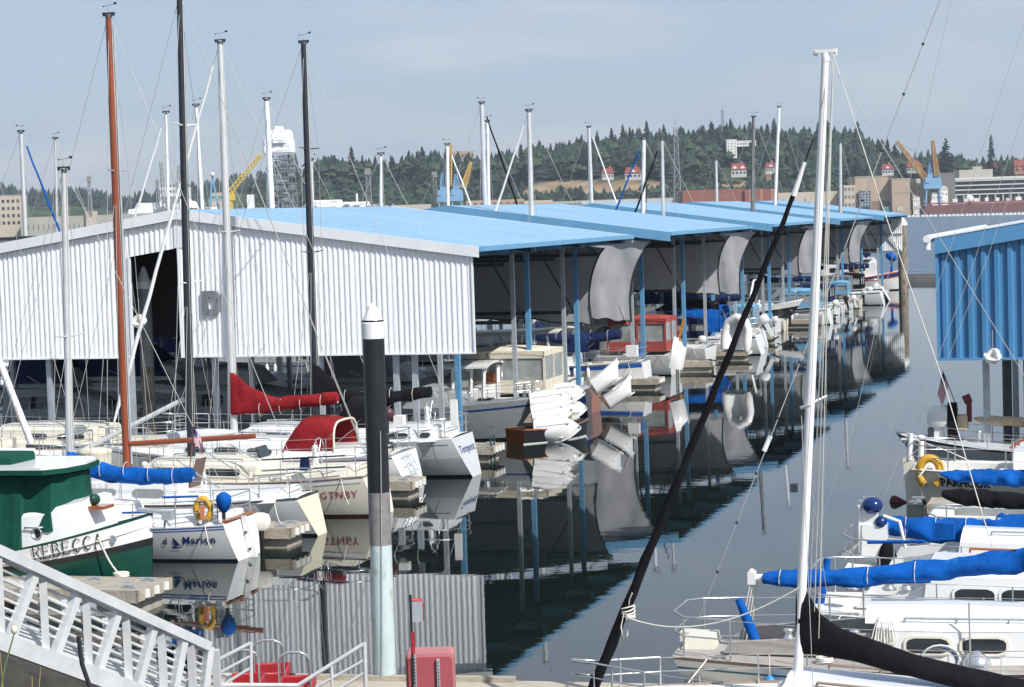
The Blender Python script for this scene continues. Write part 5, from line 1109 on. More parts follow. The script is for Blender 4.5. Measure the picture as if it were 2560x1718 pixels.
# --- white sailboat with butter coloured transom, red brown mast
T, h, st = std('sailboat', 'white sailboat with pale yellow transom, red brown mast and bare red brown boom', 772, 1335, 9.3, 2.9, 1.0, .88, 1.15, sw=.5, trake=-.55, pm=.72)
h.build(T, GELG, bands=[(.93, 1, GELB)], trans=BUTTER, bottom=BLACKB, rail=DARKST); h.deck(T, DECK, (.08, .34, .6, .45))
cabin(T, h, 3.2, 7.3, .95, .6, (.62, .60, .50, .35), GELB, [(3.6, 4.5, .3, .7), (5.0, 5.8, .3, .7)], slope0=-.0, slope1=.8, mw=mat('window_grey', (.22, .24, .24), .3), grab=STEEL)
cabin(T, h, .5, 3.2, 1.0, 1.05, (.2, .22, .26), GELB, name='coaming', slope1=0)
mb = MB(); mb.prism([(3.18, -.3, 1.1), (3.18, .3, 1.1), (2.95, .3, 1.95), (2.95, -.3, 1.95)], (-.04, 0, .01)); mb.build('hatch_board', mat('hatch_brown', (.12, .08, .065), .6), T)
mb = MB(); mb.tube([(3.2, .9, 2.02), (2.55, .95, 1.62), (2.0, .95, 1.3)], .02, 5); mb.tube([(3.2, -.9, 2.02), (2.0, -.95, 1.3)], .02, 5); mb.build_each("bimini_frame", STEEL, T)
rails(T, h, .1, .88, .62, 7); xm = px_x(st, RZ_L, 318); b, tp = mast(T, xm, 1.5, 13.6, .115, RUST, lean=.2, ly=-.42, spreaders=(.66,), sw=.6, cap=GALV); rig(T, h, b, tp, sp=(.66,), sw=.6, r=.009)
boom(T, b, 2.33, px_x(st, RZ_L, 640), 2.53, RUST, r=.07)
mb = MB(); mb.tube([b + Vector((-.14, .03, .3)), b.lerp(tp, .97) + Vector((-.14, 0, 0))], .03, 6); mb.build('luff_track', GALV, T)
# --- GTNBY
T, h, st = std('sailboat', 'off white sailboat with red GTNBY lettering and tall black mast, beside the big piling', 940, 1284, 9.6, 3.0, 1.12, .98, 1.25, sw=.62, trake=-.45, pm=.45)
h.build(T, CREAM, bands=[(.90, 1, GELB)], bottom=REDB, boot=REDB, rail=TEAK); h.deck(T, CREAM, (.08, .36, .65, .45))
text_on(T, h, 'GTNBY', px_x(st, RZ_L, 779, 1.3) / h.L, .50, .20, mat('letter_red', (.30, .012, .015), .5), 1, shear=.3, sp=1.12, squeeze=1.02)
mb = MB(); mb.add([h.P(px_x(st, RZ_L, a, 1.4) / h.L, f, 1) + Vector((0, .012, 0)) for a, f in ((770, .855), (880, .86), (880, .85), (770, .84))], [(0, 1, 2, 3)]); mb.build('pinstripe', DARKST, T)
cabin(T, h, 3.1, 6.9, 1.0, .7, (.5, .52, .48, .4), CREAM, [(3.55, 4.6, .3, .78), (5.3, 6.3, .3, .78)], slope1=.5, grab=STEEL, frame=CREAM)
cabin(T, h, .5, 3.1, 1.05, 1.1, (.22, .24, .3), CREAM, name='coaming', slope1=0)
mb = MB(); mb.prism([(3.1, -.35, 1.2), (3.1, .35, 1.2), (3.35, .35, 1.85), (3.35, -.35, 1.85)], (-.05, 0, .0)); mb.build('hatch_board', GLASS, T); helm(T, (1.6, 0, 1.7), .38)
rails(T, h, .1, .88, .62, 7); xm = px_x(st, RZ_L, 479); b, tp = mast(T, xm, 1.5, 14.4, .115, ALUK, lean=-.05, ly=-.35, spreaders=(.38, .72), sw=.75, cap=ALUW); rig(T, h, b, tp, sp=(.38, .72), r=.009, jib=None); wire(T, (.1, 0, 1.2), tp, .009)
for z_ in (1.72, 1.42): mb = MB(); mb.tube([(px_x(st, RZ_L, 900), 1.15, z_), (px_x(st, RZ_L, 700), 1.3, z_ - .1)], .022, 5); mb.build('dark_lifeline_sleeve', NAVYC, T)
mb = MB(); mb.box((px_x(st, RZ_L, 803), 1.2, 1.5), (.3, .1, .35), taper=.7); mb.build('folded_chair', NAVYC, T)
mb = MB(); mb.tube([(px_x(st, RZ_L, 610), .9, 2.0), (px_x(st, RZ_L, 690), 1.2, 1.6)], .02, 5); mb.build('pole', GALV, T)
mb = MB(); mb.lathe((px_x(st, RZ_L, 262), .6, 1.28), [(.45, 0), (.47, .45), (.5, .52), (.3, .58), (.02, .6)], 16); mb.build('canvas_tub', CREAMC, T)
# --- white boat with red cover and red dodger
T, h, st = std('sailboat', 'white sailboat with deep red sail cover and red dodger, behind the GTNBY boat', 1012, 1222, 9.8, 3.1, 1.12, .98, 1.25, sw=.72, trake=-.55, pm=.42)
h.build(T, GELB, bands=[(.9, .94, NAVY)], rail=STEEL); h.deck(T, DECK, (.02, .36, .7, .5))
cabin(T, h, 3.4, 7.8, 1.05, .7, (.5, .55, .5, .35), GELB, [(3.8, 4.6, .3, .72), (4.9, 5.7, .3, .72), (6, 6.7, .3, .72)], slope1=.7, grab=STEEL)
cabin(T, h, .8, 3.4, 1.1, 1.1, (.25, .25, .3), GELB, name='coaming', slope1=0)
rails(T, h, .06, .88, .62, 7); xm = px_x(st, RZ_L, 588); b, tp = mast(T, xm, 1.5, 13.55, .12, ALU, lean=.1, ly=-.34, spreaders=(.52,), sw=.8); rig(T, h, b, tp, r=.009, jib=ALUW, jr=.075)
boom(T, b, 2.28, px_x(st, RZ_L, 850), 2.62, ALU, REDC, .26, .19, 1.0, fold=.05)
dodger(T, px_x(st, RZ_L, 866), px_x(st, RZ_L, 728), 1.0, 1.12, 1.1, REDC)
outboard(T, px_x(st, RZ_L, 992), .9, 2.05, mat('outboard_maroon', (.07, .02, .03), .4), .75)
mb = MB(); mb.box((px_x(st, RZ_L, 1030), .95, 2.15), (.28, .3, .26)); mb.build('rail_bag', PLASTW, T)
for y in (.35, -.1): mb = MB(); [mb.tube([(-.12 - .12 * k, y - .15, 1.0 - .22 * k), (-.12 - .12 * k, y + .15, 1.0 - .22 * k)], .014, 5) for k in range(4)]; mb.tube([(-.1, y - .15, 1.1), (-.55, y - .15, .2)], .014, 5); mb.tube([(-.1, y + .15, 1.1), (-.55, y + .15, .2)], .014, 5); mb.build('swim_ladder', STEEL, T)
# --- Tempest
T, h, st = std('sailboat', 'white sailboat named Tempest on its raked transom, long black sail cover', 1158, 1188, 10.0, 3.3, 1.25, 1.12, 1.35, sw=.66, trake=-.62, pm=.66)
h.build(T, GELG, bands=[(.5, 1, GELB)], bottom=BLACKB); h.deck(T, DECK, (.04, .34, .7, .5))
mb = MB(); mb.add([h.P(px_x(st, RZ_L, a, 1.4) / h.L, f, 1) + Vector((0, .012, 0)) for a, f in ((960, .865), (1108, .86), (1108, .845), (960, .85))], [(0, 1, 2, 3)]); mb.build('pinstripe', DARKST, T)
cb = cabin(T, h, 2.2, 7.8, 1.25, .8, (.42, .46, .46, .35), GELB, [(4.2, 5, .3, .7), (5.4, 6.2, .3, .7)], slope1=1, grab=STEEL)
cabin(T, h, .45, 2.2, 1.3, 1.25, (.36, .42), GELB, [(.62, .95, .3, .75), (1.35, 2.0, .3, .75)], name='coaming', slope1=0)
for i, (tx, zz, sz, shh) in enumerate((('Tempest', .60, .26, .2), ('- - -', .32, .10, 0))):      # name across the transom
    cu = bpy.data.curves.new('t', 'FONT'); cu.body = tx; cu.size = sz * 1.3; cu.shear = shh; o_ = bpy.data.objects.new('t', cu); C.objects.link(o_); bpy.context.view_layer.update(); me = bpy.data.meshes.new_from_object(o_); bpy.data.objects.remove(o_)
    if i == 1: continue
    wmax = max(v.co.x for v in me.vertices)
    for v in me.vertices:
        f = zz + v.co.y / h.sheer(0); p = h.P(0, f, 1); yw = .78 - v.co.x / wmax * 1.56; v.co = Vector((p.x - .014, yw, p.z))
    me.materials.clear(); me.materials.append(NAVY); ob = bpy.data.objects.new('lettering', me); C.objects.link(ob); ob.parent = T
rails(T, h, .1, .88, .62, 7); xm = px_x(st, RZ_L, 795); b, tp = mast(T, xm, 1.6, 13.67, .12, ALUK, lean=.1, ly=-.35, spreaders=(.45, .72), sw=.85, cap=DARKST); rig(T, h, b, tp, sp=(.45, .72), r=.009)
boom(T, b, 2.4, px_x(st, RZ_L, 1084), 2.5, ALUK, BLACKC, .26, .20, .9, fold=.04, droop=.14)
mb = MB(); mb.box((px_x(st, RZ_L, 1167), 1.1, 2.05), (.22, .14, .8), taper=.9); mb.build('life_sling_bag', PLASTW, T); helm(T, (1.0, 0, 1.95), .45)
dodger(T, 2.6, 3.9, 1.0, 1.6, .95, BLACKC, trim=BLACKC)
for k in range(2): fender(T, h.P(.30 + .2 * k, .8, 1) + Vector((0, .1, -.1)), PLASTK, .1, .5)
# --- small boats left, behind the green tug
T, h, st = std('sailboat', 'white sailboat with furled white jib leaning left edge, behind the green tug', 212, 1215, 9.0, 2.9, 1.05, .95, 1.25, sw=.7)
h.build(T, GELG, bands=[(.9, 1, GELB)], rail=TEAK); h.deck(T, DECK); cabin(T, h, 2.5, 6.4, .95, .6, (.45, .5, .4), CREAM, [(3, 3.9, .3, .7), (4.3, 5.1, .3, .7)]); rails(T, h, .1, .9, .62, 7)
b, tp = mast(T, 3.2, 1.4, 12, .08, ALUW, spreaders=(.5,)); rig(T, h, b, tp)
mb = MB(); mb.tube([A(78, 1108, 60), A(-30, 830, 60)], .10, 8); o = mb.build('furled_jib', ALUW); o.parent = None; tag(o, 'rolled white headsail leaning out of the left edge, green patch near its middle', 'furled sail')
T, h, st = std('sailboat', 'low cream sailboat crossing behind the red brown mast and tall black mast', 470, 1178, 9.5, 3.0, 1.1, 1.0, 1.3, sw=.7)
h.build(T, CREAM, rail=STEEL); h.deck(T, CREAM, (.06, .3, .6, .4)); cabin(T, h, 2.8, 7.0, 1.0, .7, (.5, .52, .4), CREAM, [(3.2, 4.2, .3, .7), (4.6, 5.4, .3, .7)], grab=STEEL); rails(T, h, .1, .9, .62, 7)
mb = MB(); mb.tube([A(190, 1135, 60.5), A(460, 998, 60.5)], .07, 8); o = mb.build('spinnaker_pole', ALU); tag(o, 'long aluminium pole slanting up to the black mast, behind the tug roof', 'pole')
# inflatable kayak roll lying on the cabin
mb = MB(); p0 = A(398, 1098, 61); p1 = A(590, 1080, 61); mb.tube([p0.lerp(p1, i / 8) for i in range(9)], [.04, .16, .22, .24, .24, .22, .18, .14, .05], 10, sq=.8); o = mb.build('kayak', GELG); tag(o, 'pale grey upturned kayak on deck between the black and grey masts', 'kayak')
# dark yachts inside the shed
YG = mat('yacht_shade_grey', (.26, .28, .30), .4)  # darker grey, the shed's shade put into the yacht colour
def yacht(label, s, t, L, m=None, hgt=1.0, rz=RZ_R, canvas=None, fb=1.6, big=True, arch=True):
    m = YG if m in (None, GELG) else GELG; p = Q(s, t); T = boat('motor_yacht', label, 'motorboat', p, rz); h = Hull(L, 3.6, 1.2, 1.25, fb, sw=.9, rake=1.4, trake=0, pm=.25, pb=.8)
    h.build(T, m, bands=[(.8, .86, NAVY)]); h.deck(T, m)
    cabin(T, h, 1.2, L * .72, 1.35, 1.05, (1.0 * hgt, 1.05 * hgt, .8 * hgt, .35), m, [(1.6, 3.0, .35, .85), (3.3, L * .52, .35, .85)], slope1=1.2)
    if big: cabin(T, h, 1.6, L * .5, 1.0, .9, (.5, .6, .5), m, z=1.35 + hgt, name='flybridge', slope1=.5)
    if canvas: dodger(T, 1.4, L * .45, 1.05, 1.45 + hgt, 1.2, canvas, trim=canvas, name='canopy')
    if arch: mb = MB(); mb.tube([(1.8, 1.1, 1.3), (1.5, .9, 3.2), (1.5, -.9, 3.2), (1.8, -1.1, 1.3)], .07, 6); mb.build('radar_arch', m, T)
    rails(T, h, .3, .92, .6, 6, pushpit=False); return T, h
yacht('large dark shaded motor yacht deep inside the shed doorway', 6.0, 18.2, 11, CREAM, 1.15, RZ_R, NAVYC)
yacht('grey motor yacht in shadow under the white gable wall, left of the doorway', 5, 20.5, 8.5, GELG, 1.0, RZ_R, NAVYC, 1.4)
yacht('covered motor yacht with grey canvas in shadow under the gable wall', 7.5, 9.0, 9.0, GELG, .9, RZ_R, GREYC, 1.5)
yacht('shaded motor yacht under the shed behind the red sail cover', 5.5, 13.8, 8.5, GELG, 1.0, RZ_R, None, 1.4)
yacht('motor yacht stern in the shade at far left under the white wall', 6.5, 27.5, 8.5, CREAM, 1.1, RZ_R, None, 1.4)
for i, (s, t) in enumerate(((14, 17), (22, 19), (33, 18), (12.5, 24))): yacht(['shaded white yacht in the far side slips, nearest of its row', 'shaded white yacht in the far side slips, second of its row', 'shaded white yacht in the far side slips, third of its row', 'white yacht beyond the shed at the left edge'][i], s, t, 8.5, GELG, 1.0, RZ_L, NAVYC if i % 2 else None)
# ================================================================== under the right slope of the long roof, near to far
# cruiser with white pilothouse, bow to the channel
bp_ = G(1331, 1092); Lm = 9.0; st = Vector((bp_.x, bp_.y)) + Vector((W.x, W.y)) * Lm
T = boat('cabin_cruiser', 'white flush decked cruiser with grey side shadowed hull, bow pointing right under the first roof', 'motorboat', st, RZ_R); h = Hull(Lm, 3.1, 1.0, 1.1, 1.35, sw=.88, rake=1.2, trake=0, pm=.28, pb=1.0)
T['label'] = 'white flush decked cruiser, bow pointing right over the wooden launch'
h.build(T, GELG, bands=[(.86, 1, GELB)], rail=None); h.deck(T, GELB); mb = MB()
uo = (Lm - (1331 - 1192) * 76 / F0 / .96) / Lm; mb.prism([h.P(uo, .62, -1) + Vector((a, -.03, b)) for a, b in ((-.35, .0), (-.2, .07), (.2, .07), (.38, .03), (.2, -.06), (-.2, -.06))], (0, .02, 0)); mb.build('hull_port', GLASS, T)
cabin(T, h, 2.2, 7.3, 1.2, .4, (.75, .6, .4, .15), GELB, [(2.6, 3.8, .3, .8)], name='trunk_cabin', slope1=1.2)
rails(T, h, .45, .94, .55, 6, pushpit=False); fender(T, h.P(.62, .9, -1) + Vector((0, -.12, -.2)), PLASTW, .1, .5)
st = A(1292, 1000, 81.5); st.z = 0; T = boat('cabin_cruiser', 'small white cruiser with rounded hardtop on white posts, behind the wooden launch', 'motorboat', st, RZ_L); h = Hull(7.5, 2.7, 1.0, 1.0, 1.3, sw=.9, rake=1.0, trake=0, pm=.28, pb=.9)
h.build(T, GELB); h.deck(T, GELB, (.05, .3, 1.0, .4)); HX = lambda p_: px_x(st, RZ_L, p_, 1.0); xa_, xb_ = HX(1228), HX(1128)
cabin(T, h, xa_ + .2, xb_ + 1.8, 1.05, .7, (.55, .5, .4, .2), GELB, name='trunk_cabin', slope1=.8)
mb = MB()
for x_ in (xa_ + .25, xa_ + .75, xb_ - .1):
    for y_ in (-.95, .95): mb.bar((x_, y_, 1.0), (x_ - .05, y_ * .95, 2.32), .13, .10)
mb.build('wheelhouse_post', GELB, T); mb = MB(); mb.box((xb_ - .5, .93, 1.9), (.75, .02, .6)); mb.box((xb_ - .1, 0, 1.9), (.02, 1.7, .6)); mb.build('wheelhouse_window', VINYL, T)
mb = MB(); mb.loft([[Vector((x, y, 2.32 + .14 * (1 - (y / 1.2) ** 2) + k)) for y, k in [(-1.2 + 2.4 * i / 8, 0) for i in range(9)] + [(1.2 - 2.4 * i / 8, .08) for i in range(9)]] for x in (xa_, xa_ + .6, xb_ - .5, xb_ + .2)], 0, True, False); rf = mb.build('hardtop', GELB, T)
mb = MB(); mb.tube([(xa_ + .2, .8, 2.45), (xa_ + .2, .8, 2.56), (xb_, .8, 2.56), (xb_, .8, 2.45)], .015, 4); mb.build('roof_rail', STEEL, rf); mb = MB(); mb.box((xa_ + .5, -.9, 1.5), (.45, .06, 1.0)); mb.box((.9, 1.15, 1.12), (1.6, .08, .06)); mb.build('wood_door', WOOD, T)
# mahogany launch, transom towards us
lp = G(1288, 1110); T = boat('wooden_launch', 'dark varnished wooden launch with red brown transom tied beside the cruiser bow', 'boat', lp, math.atan2(.6, .8)); h = Hull(3.3, 1.4, .5, .46, .6, sw=.8, rake=.2, trake=0, pm=.2, pb=.6)
h.build(T, BLACKP, bands=[(.0, .08, GELB)], trans=WOOD, bottom=WOOD, rail=WOOD); h.deck(T, BLACKP, (.08, .5, .5, .3))
mb = MB(); mb.box((.9, 0, .42), (.25, 1.0, .05)); mb.build('thwart', WOOD, T)
# stacked / tilted white dinghies
def D3(px, py, y): return A(px, py, y)
gtx = 'white dinghies on edge near the cruiser bow'
def edge_dinghy(label, px, py, y, L, tilt, yaw=0., roll=0., group=None, B=1.3, m=GELB, infl=False, d=.5):
    p = A(px, py, y); return dinghy('dinghy', label, p, (roll, tilt, yaw), L, B, m, group, infl, d)
az0 = math.atan2(-W.y, -W.x)
edge_dinghy('white dinghy hanging keel outward, topmost of the stack by the cruiser bow', 1324, 996, 76.5, 1.5, -.12, az0 + .2, -2.2, gtx, .9, d=.4)
edge_dinghy('white dinghy hanging keel outward, middle of the stack by the cruiser bow', 1328, 1030, 76.2, 1.45, -.16, az0 + .3, -2.15, gtx, .95, d=.42)
edge_dinghy('white dinghy hanging keel outward, lowest of the stack by the cruiser bow', 1334, 1068, 75.6, 1.6, -.10, az0 + .1, -2.1, gtx, 1.0, d=.4)
edge_dinghy('white swim platform dinghy, upper one right of the stack', 1384, 972, 82, 1.1, -.10, az0, -2.3, gtx, .9, d=.4)
edge_dinghy('white swim platform dinghy, lower one right of the stack', 1394, 1016, 82, 1.0, -.2, az0, -2.3, gtx, .9, d=.4)
# cream canvas cruiser
def cruiser(label, px, py, L, hw=1.4, fb=1.4, fs=1.0, rz=RZ_L, m=GELB, canvas=CREAMC, cx=(1.0, 3.6), ch=1.5, win=True, wind=True, bands=(), cab=(3.4, 7.0), trans=None, cz=None, stripe=None, cockpit=True, fly=False):
    st = G(px, py); T = boat('cabin_cruiser', label, 'motorboat', st, rz); h = Hull(L, hw * 2 + .2, fs, fs, fb, sw=.9, rake=1.2, trake=0, pm=.28, pb=.9)
    h.build(T, m, bands=bands, trans=trans); h.deck(T, m, (.04, .34, hw * .72, .45) if cockpit else None)
    cabin(T, h, cab[0], cab[1], hw * .85, hw * .5, (.75, .7, .5, .25), m, [(cab[0] + .4, cab[0] + 1.4, .3, .75), (cab[0] + 1.7, cab[0] + 2.5, .3, .7)], slope1=1.)
    if wind:
        mb = MB(); a = cab[0]; mb.add([Vector(v) for v in ((a + .1, hw * .8, 1.7), (a - .4, hw * .7, 2.35), (a - .4, -hw * .7, 2.35), (a + .1, -hw * .8, 1.7), (a + .8, hw * .45, 1.7), (a + .8, -hw * .45, 1.7), (a + .1, hw * .4, 2.35), (a + .1, -hw * .4, 2.35))], [(4, 5, 7, 6), (0, 4, 6, 1), (3, 2, 7, 5)]); mb.build('windscreen', VINYL, T)
    if canvas:
        z0 = 1.55 if cz is None else cz; d = camper(T, cx[0], cx[1], hw * .88, z0, ch, canvas) if win else dodger(T, cx[0], cx[1], hw * .9, z0, ch, canvas, trim=canvas, name='canopy', front=.75)
        if False:
            mb = MB()
            for sd in (1, -1): mb.prism([(cx[0] + .25, sd * (hw * .85 + .012), z0 + .15), (cx[1] - .7, sd * (hw * .85 + .012), z0 + .15), (cx[1] - .9, sd * (hw * .8 + .012), z0 + ch * .62), (cx[0] + .35, sd * (hw * .8 + .012), z0 + ch * .62)], (0, .012 * sd, 0))
            mb.build('clear_panel', VINYL, d)
    if fly: cabin(T, h, cab[0] - 1.5, cab[0] + 1.2, hw * .8, hw * .7, (.9, .8), m, z=2.0, name='flybridge', slope1=.3)
    rails(T, h, .4, .92, .6, 5, pushpit=False); return T, h, st
T, h, st = cruiser('cream canvas covered cruiser with clear side panels, behind the white stacked dinghies', 1400, 1052, 9.0, 1.5, 1.5, canvas=CREAMC, cx=(.2, 3.6), ch=1.75, cab=(3.7, 7.4), cz=1.2)
T, h, st = cruiser('weathered white hardtop cruiser behind the cream canvas one', 1440, 1008, 9.0, 1.5, 1.5, canvas=None, cab=(2.6, 7.4), m=GELB)
mb = MB(); mb.loft([[Vector((x, y, 2.95 + .12 * (1 - (y / 1.5) ** 2) + k + .12 * f)) for y, k in [(-1.5 + 3. * i / 8, 0) for i in range(9)] + [(1.5 - 3. * i / 8, .07) for i in range(9)]] for f, x in ((1, .3), (.4, 1.6), (0, 4.6))], 0, True, False); mb.build('hardtop', mat('hardtop_mossy', (.60, .61, .52), .7, var=.12), T)
mb = MB(); [mb.bar((x, y, 1.1), (x + .25, y * .95, 2.95), .08) for x in (.6, 2.2) for y in (-1.3, 1.3)]; mb.build('hardtop_post', GELB, T)
mb = MB(); mb.lathe((.3, .6, 1.5), [(.2, -.02), (.21, 0), (.2, .02)], 14, axis=Matrix.Rotation(1.57, 3, 'Y')); mb.build('round_fender', PLASTW, T)
# blue striped boat with varnished transom
T, h, st = cruiser('grey white boat with blue side stripe and varnished transom, dinghy on its stern', 1485, 1032, 8.5, 1.4, 1.3, canvas=NAVYC, cx=(2.2, 3.8), ch=1.3, cab=(3.8, 7.0), m=GELG, bands=[(.5, .78, BLUES), (.06, .16, NAVY)], trans=WOOD, cz=1.5)
for i, (px_, py_) in enumerate(((1492, 985), (1524, 1022))):
    edge_dinghy('boxy white dinghy tilted on the varnished stern, %s of two' % ('upper' if i == 0 else 'lower'), px_, py_, 84.5, 1.5, -.55, az0 + .5, -.35 + .2 * i, 'tilted boxy dinghies', 1.1, GELB, d=.55)
# white sailboat with blue stripe, navy cover
st0 = G(1620, 968)
T, h, st = std('sailboat', 'white sailboat with blue sheer stripe and navy sail cover under the open slot', 1616, 970, 9.6, 3.0, 1.25, 1.1, 1.35, sw=.6, trake=-.25, pm=.42)
h.build(T, GELB, bands=[(.80, .96, BLUES)], rail=STEEL); h.deck(T, DECK, (.06, .34, .65, .45)); cabin(T, h, 3.2, 7.4, 1.0, .6, (.5, .5, .35), GELB, [(3.6, 4.5, .3, .7), (5, 5.7, .3, .7)]); rails(T, h, .1, .9, .62, 6)
xm = px_x(st, RZ_L, 1345); b, tp = mast(T, xm, 1.6, 12.8, .13, ALU, ly=-.3, spreaders=(.5,)); rig(T, h, b, tp, r=.010, jib=ALUW); boom(T, b, 2.35, px_x(st, RZ_L, 1562), 2.35, ALU, NAVYC, .30, .22, .5, droop=.2)
dodger(T, 2.4, 3.6, 1.0, 1.7, .95, NAVYC, trim=NAVYC); mb = MB(); mb.box((.4, .9, 1.75), (.5, .35, .5)); mb.build('white_locker', PLASTW, T); mb = MB(); [mb.box((.15, .2 + .1 * k, 1.75), (.06, .09, .55)) for k in range(4)]; mb.build('striped_towel', BLUES, T)
# red bimini cruiser
T, h, st = cruiser('white cruiser with faded red canvas enclosure below the first slot tarp', 1690, 935, 9.0, 1.5, 1.5, canvas=REDD, cx=(.2, 3.0), ch=1.75, cab=(3.6, 7.0), cz=1.2)
edge_dinghy('white dinghy standing upright on edge beside the red canvas cruiser', 1704, 925, 99, 1.45, -1.35, az0 + .3, -.35, None, 1.05, d=.5)
T, h, st = cruiser('white cruiser with raked tall windscreen and cream top, varnished wheel on deck', 1778, 915, 10, 1.6, 1.6, canvas=CREAMC, cx=(3.2, 6.2), ch=1.3, cab=(3.4, 8.0), cz=1.9)
mb = MB(); mb.bar((1.5, .9, 1.3), (1.15, .9, 2.5), .06, .14); mb.build('varnished_ladder', mat('oak', (.45, .20, .05), .4), T)
T, h, st = cruiser('white cruiser with bright blue canvas sides and black top', 1850, 885, 10, 1.6, 1.5, canvas=BLUEC, cx=(.8, 4.2), ch=1.6, cab=(4.0, 8.0), cz=1.3, win=False)
dodger(T, .9, 4.6, 1.2, 2.5, .7, BLACKC, trim=BLACKC, name='top_canopy'); mb = MB(); mb.lathe((4.8, 0, 3.7), [(.25, 0), (.3, .06), (.3, .18), (.2, .25), (.01, .27)], 14); mb.tube([(4.8, 0, 2.6), (4.8, 0, 3.7)], .05, 6); mb.build('radar_dome', PLASTW, T)
edge_dinghy('white inflatable tender lashed upright on the stern of the blue canvas cruiser', 1845, 882, 106, 1.7, -1.35, az0 + 1.3, 0, None, 1.65, GELB, True)
T, h, st = std('sailboat', 'white sailboat stern with large white tilted outboard and small red mark', 1905, 868, 9, 2.9, 1.1, 1.0, 1.3, sw=.6, trake=-.4)
h.build(T, GELB, bands=[(.6, .68, mat('stripe_red', (.3, .02, .02), .4))]); h.deck(T, DECK, (.06, .34, .65, .45)); cabin(T, h, 3.2, 7, 1, .6, (.5, .5, .35), GELB, [(3.6, 4.6, .3, .7)]); rails(T, h, .1, .9, .62, 6); outboard(T, -.3, .3, 1.3, GELB, 1.0, .5)
# black hulled cruiser bow right
bp_ = G(2010, 822); Lm = 10; st = Vector((bp_.x, bp_.y)) + Vector((W.x, W.y)) * Lm
T = boat('cabin_cruiser', 'black hulled cruiser with white deck and bright blue canopy, bow pointing right', 'motorboat', st, RZ_R); h = Hull(Lm, 3.3, 1.3, 1.3, 1.9, sw=.9, rake=1.8, trake=0, pm=.28, pb=1.1)
h.build(T, BLACKP, bands=[(.8, 1, GELB)]); h.deck(T, GELB); cabin(T, h, 2.5, 7.6, 1.3, .6, (.5, .5, .3), GELB, [(3, 4.2, .3, .8), (4.6, 5.6, .3, .8)], slope1=1.2); dodger(T, .6, 3.2, 1.3, 1.9, 1.6, BLUEC, trim=BLUEC, name='canopy'); dodger(T, 3.3, 5.2, 1.2, 2.0, 1.0, LBLUEC, trim=LBLUEC, name='forward_canopy'); rails(T, h, .4, .95, .6, 7, pushpit=False)
mb = MB(); mb.box((2.2, -1.0, 1.6), (2.6, .05, .25)); mb.build('wood_rail', WOOD, T)
T, h, st = cruiser('white cruiser with radar dome on an arch behind the black foreground furled sail', 1945, 838, 9.5, 1.5, 1.4, canvas=None, cab=(2.0, 7.5))
mb = MB(); mb.tube([(1.6, 1.2, 1.8), (1.3, 1, 3.5), (1.3, -1, 3.5), (1.6, -1.2, 1.8)], .08, 6); mb.lathe((1.4, 0, 3.6), [(.28, 0), (.32, .08), (.3, .2), (.02, .27)], 14); mb.tube([(1.3, .5, 3.4), (5.5, .5, 3.2)], .04, 5); mb.build('radar_arch', GELB, T)
FARB = [  # stern px, py, L, canvas, label
 (2062, 812, 9, LBLUEC, 'white cruiser with pale canvas right of the tall white mast'), (2095, 795, 8, NAVYC, 'small white cruiser with navy canvas and pale blue windscreen, far row'),
 (2128, 782, 9, None, 'low white runabout with pale blue windscreen in the far row'), (2140, 765, 9, GREYC, 'white boat with long grey blue bimini top in the far row'),
 (2170, 758, 8, BLACKC, 'white boat under black canvas below the fourth tarp'), (2188, 748, 8, None, 'white boat with curved bow ladder near the far end of the row')]
for i, (px_, py_, L_f, cv, lb) in enumerate(FARB):
    T, h, st = cruiser(lb, px_, py_, L_f - 2, 1.3, 1.1, fs=.75, canvas=cv, cx=(.4, 2.8), ch=1.3, cab=(2.6, 5.2), cz=1.2, bands=[(.3, .4, NAVY)] if i % 2 else ())
    if i in (2, 4, 5): outboard(T, -.25, .2, .9, GELB, .7, .35)
for i, (px_, py_, lb) in enumerate(((2010, 800, 'small white tender tied on the far pier, nearest of three'), (2120, 776, 'small white tender with dark trim tied on the far pier, middle of three'), (2212, 742, 'tiny white dinghy tied by the far pier end, farthest of three'))):
    p = G(px_, py_); dinghy('dinghy', lb, (p.x, p.y, .1), (0, 0, RZ_L + .4 * i), 3.0, 1.4, GELB, 'white tenders tied on the far piers', i == 1)
EXTRA = [(1742, 905, 6.5, 'white open boat tucked between the upright tender and tall windscreen cruiser'), (1815, 888, 6.5, 'white skiff stern just left of the lashed inflatable tender'), (1876, 868, 6, 'white runabout squeezed in right of the lashed inflatable tender'), (1928, 848, 6, 'white runabout just left of the tall white foreground mast'), (1965, 826, 6.5, 'white open boat with cream bench tied behind the tall white mast'), (2040, 806, 6, 'small white runabout with upright outboard right of the tall white mast'), (2078, 800, 6, 'white skiff with coiled yellow ropes in the far row'), (2108, 786, 6, 'white skiff with pale blue floor mats in the far row'), (2152, 770, 6, 'white boat with tall curved ladder rail in the far row'), (2182, 752, 5.5, 'white tender with stacked white seats below the far tarps')]
for i, (px_, py_, L_f, lb) in enumerate(EXTRA):
    T, h, st = cruiser(lb, px_, py_, L_f, 1.1, 1.0, fs=.7, canvas=(None, NAVYC, None, LBLUEC, None)[i % 5], cx=(.9, 2.6), ch=1.1, cz=1.1, cab=(2.4, 4.6), wind=True, m=GELB if i % 2 else CREAM)
    outboard(T, -.25, .2 * (i % 3 - 1), .95, (GELB, PLASTK, GELG)[i % 3], .7, .25 * (i % 2))
    mb = MB(); mb.box((1.2, 0, .95), (.5, 1.3, .3)); mb.box((1.9, .4, 1.0), (.4, .4, .6)); mb.build('seat', (CREAMC, LBLUEC, PLASTW)[i % 3], T)
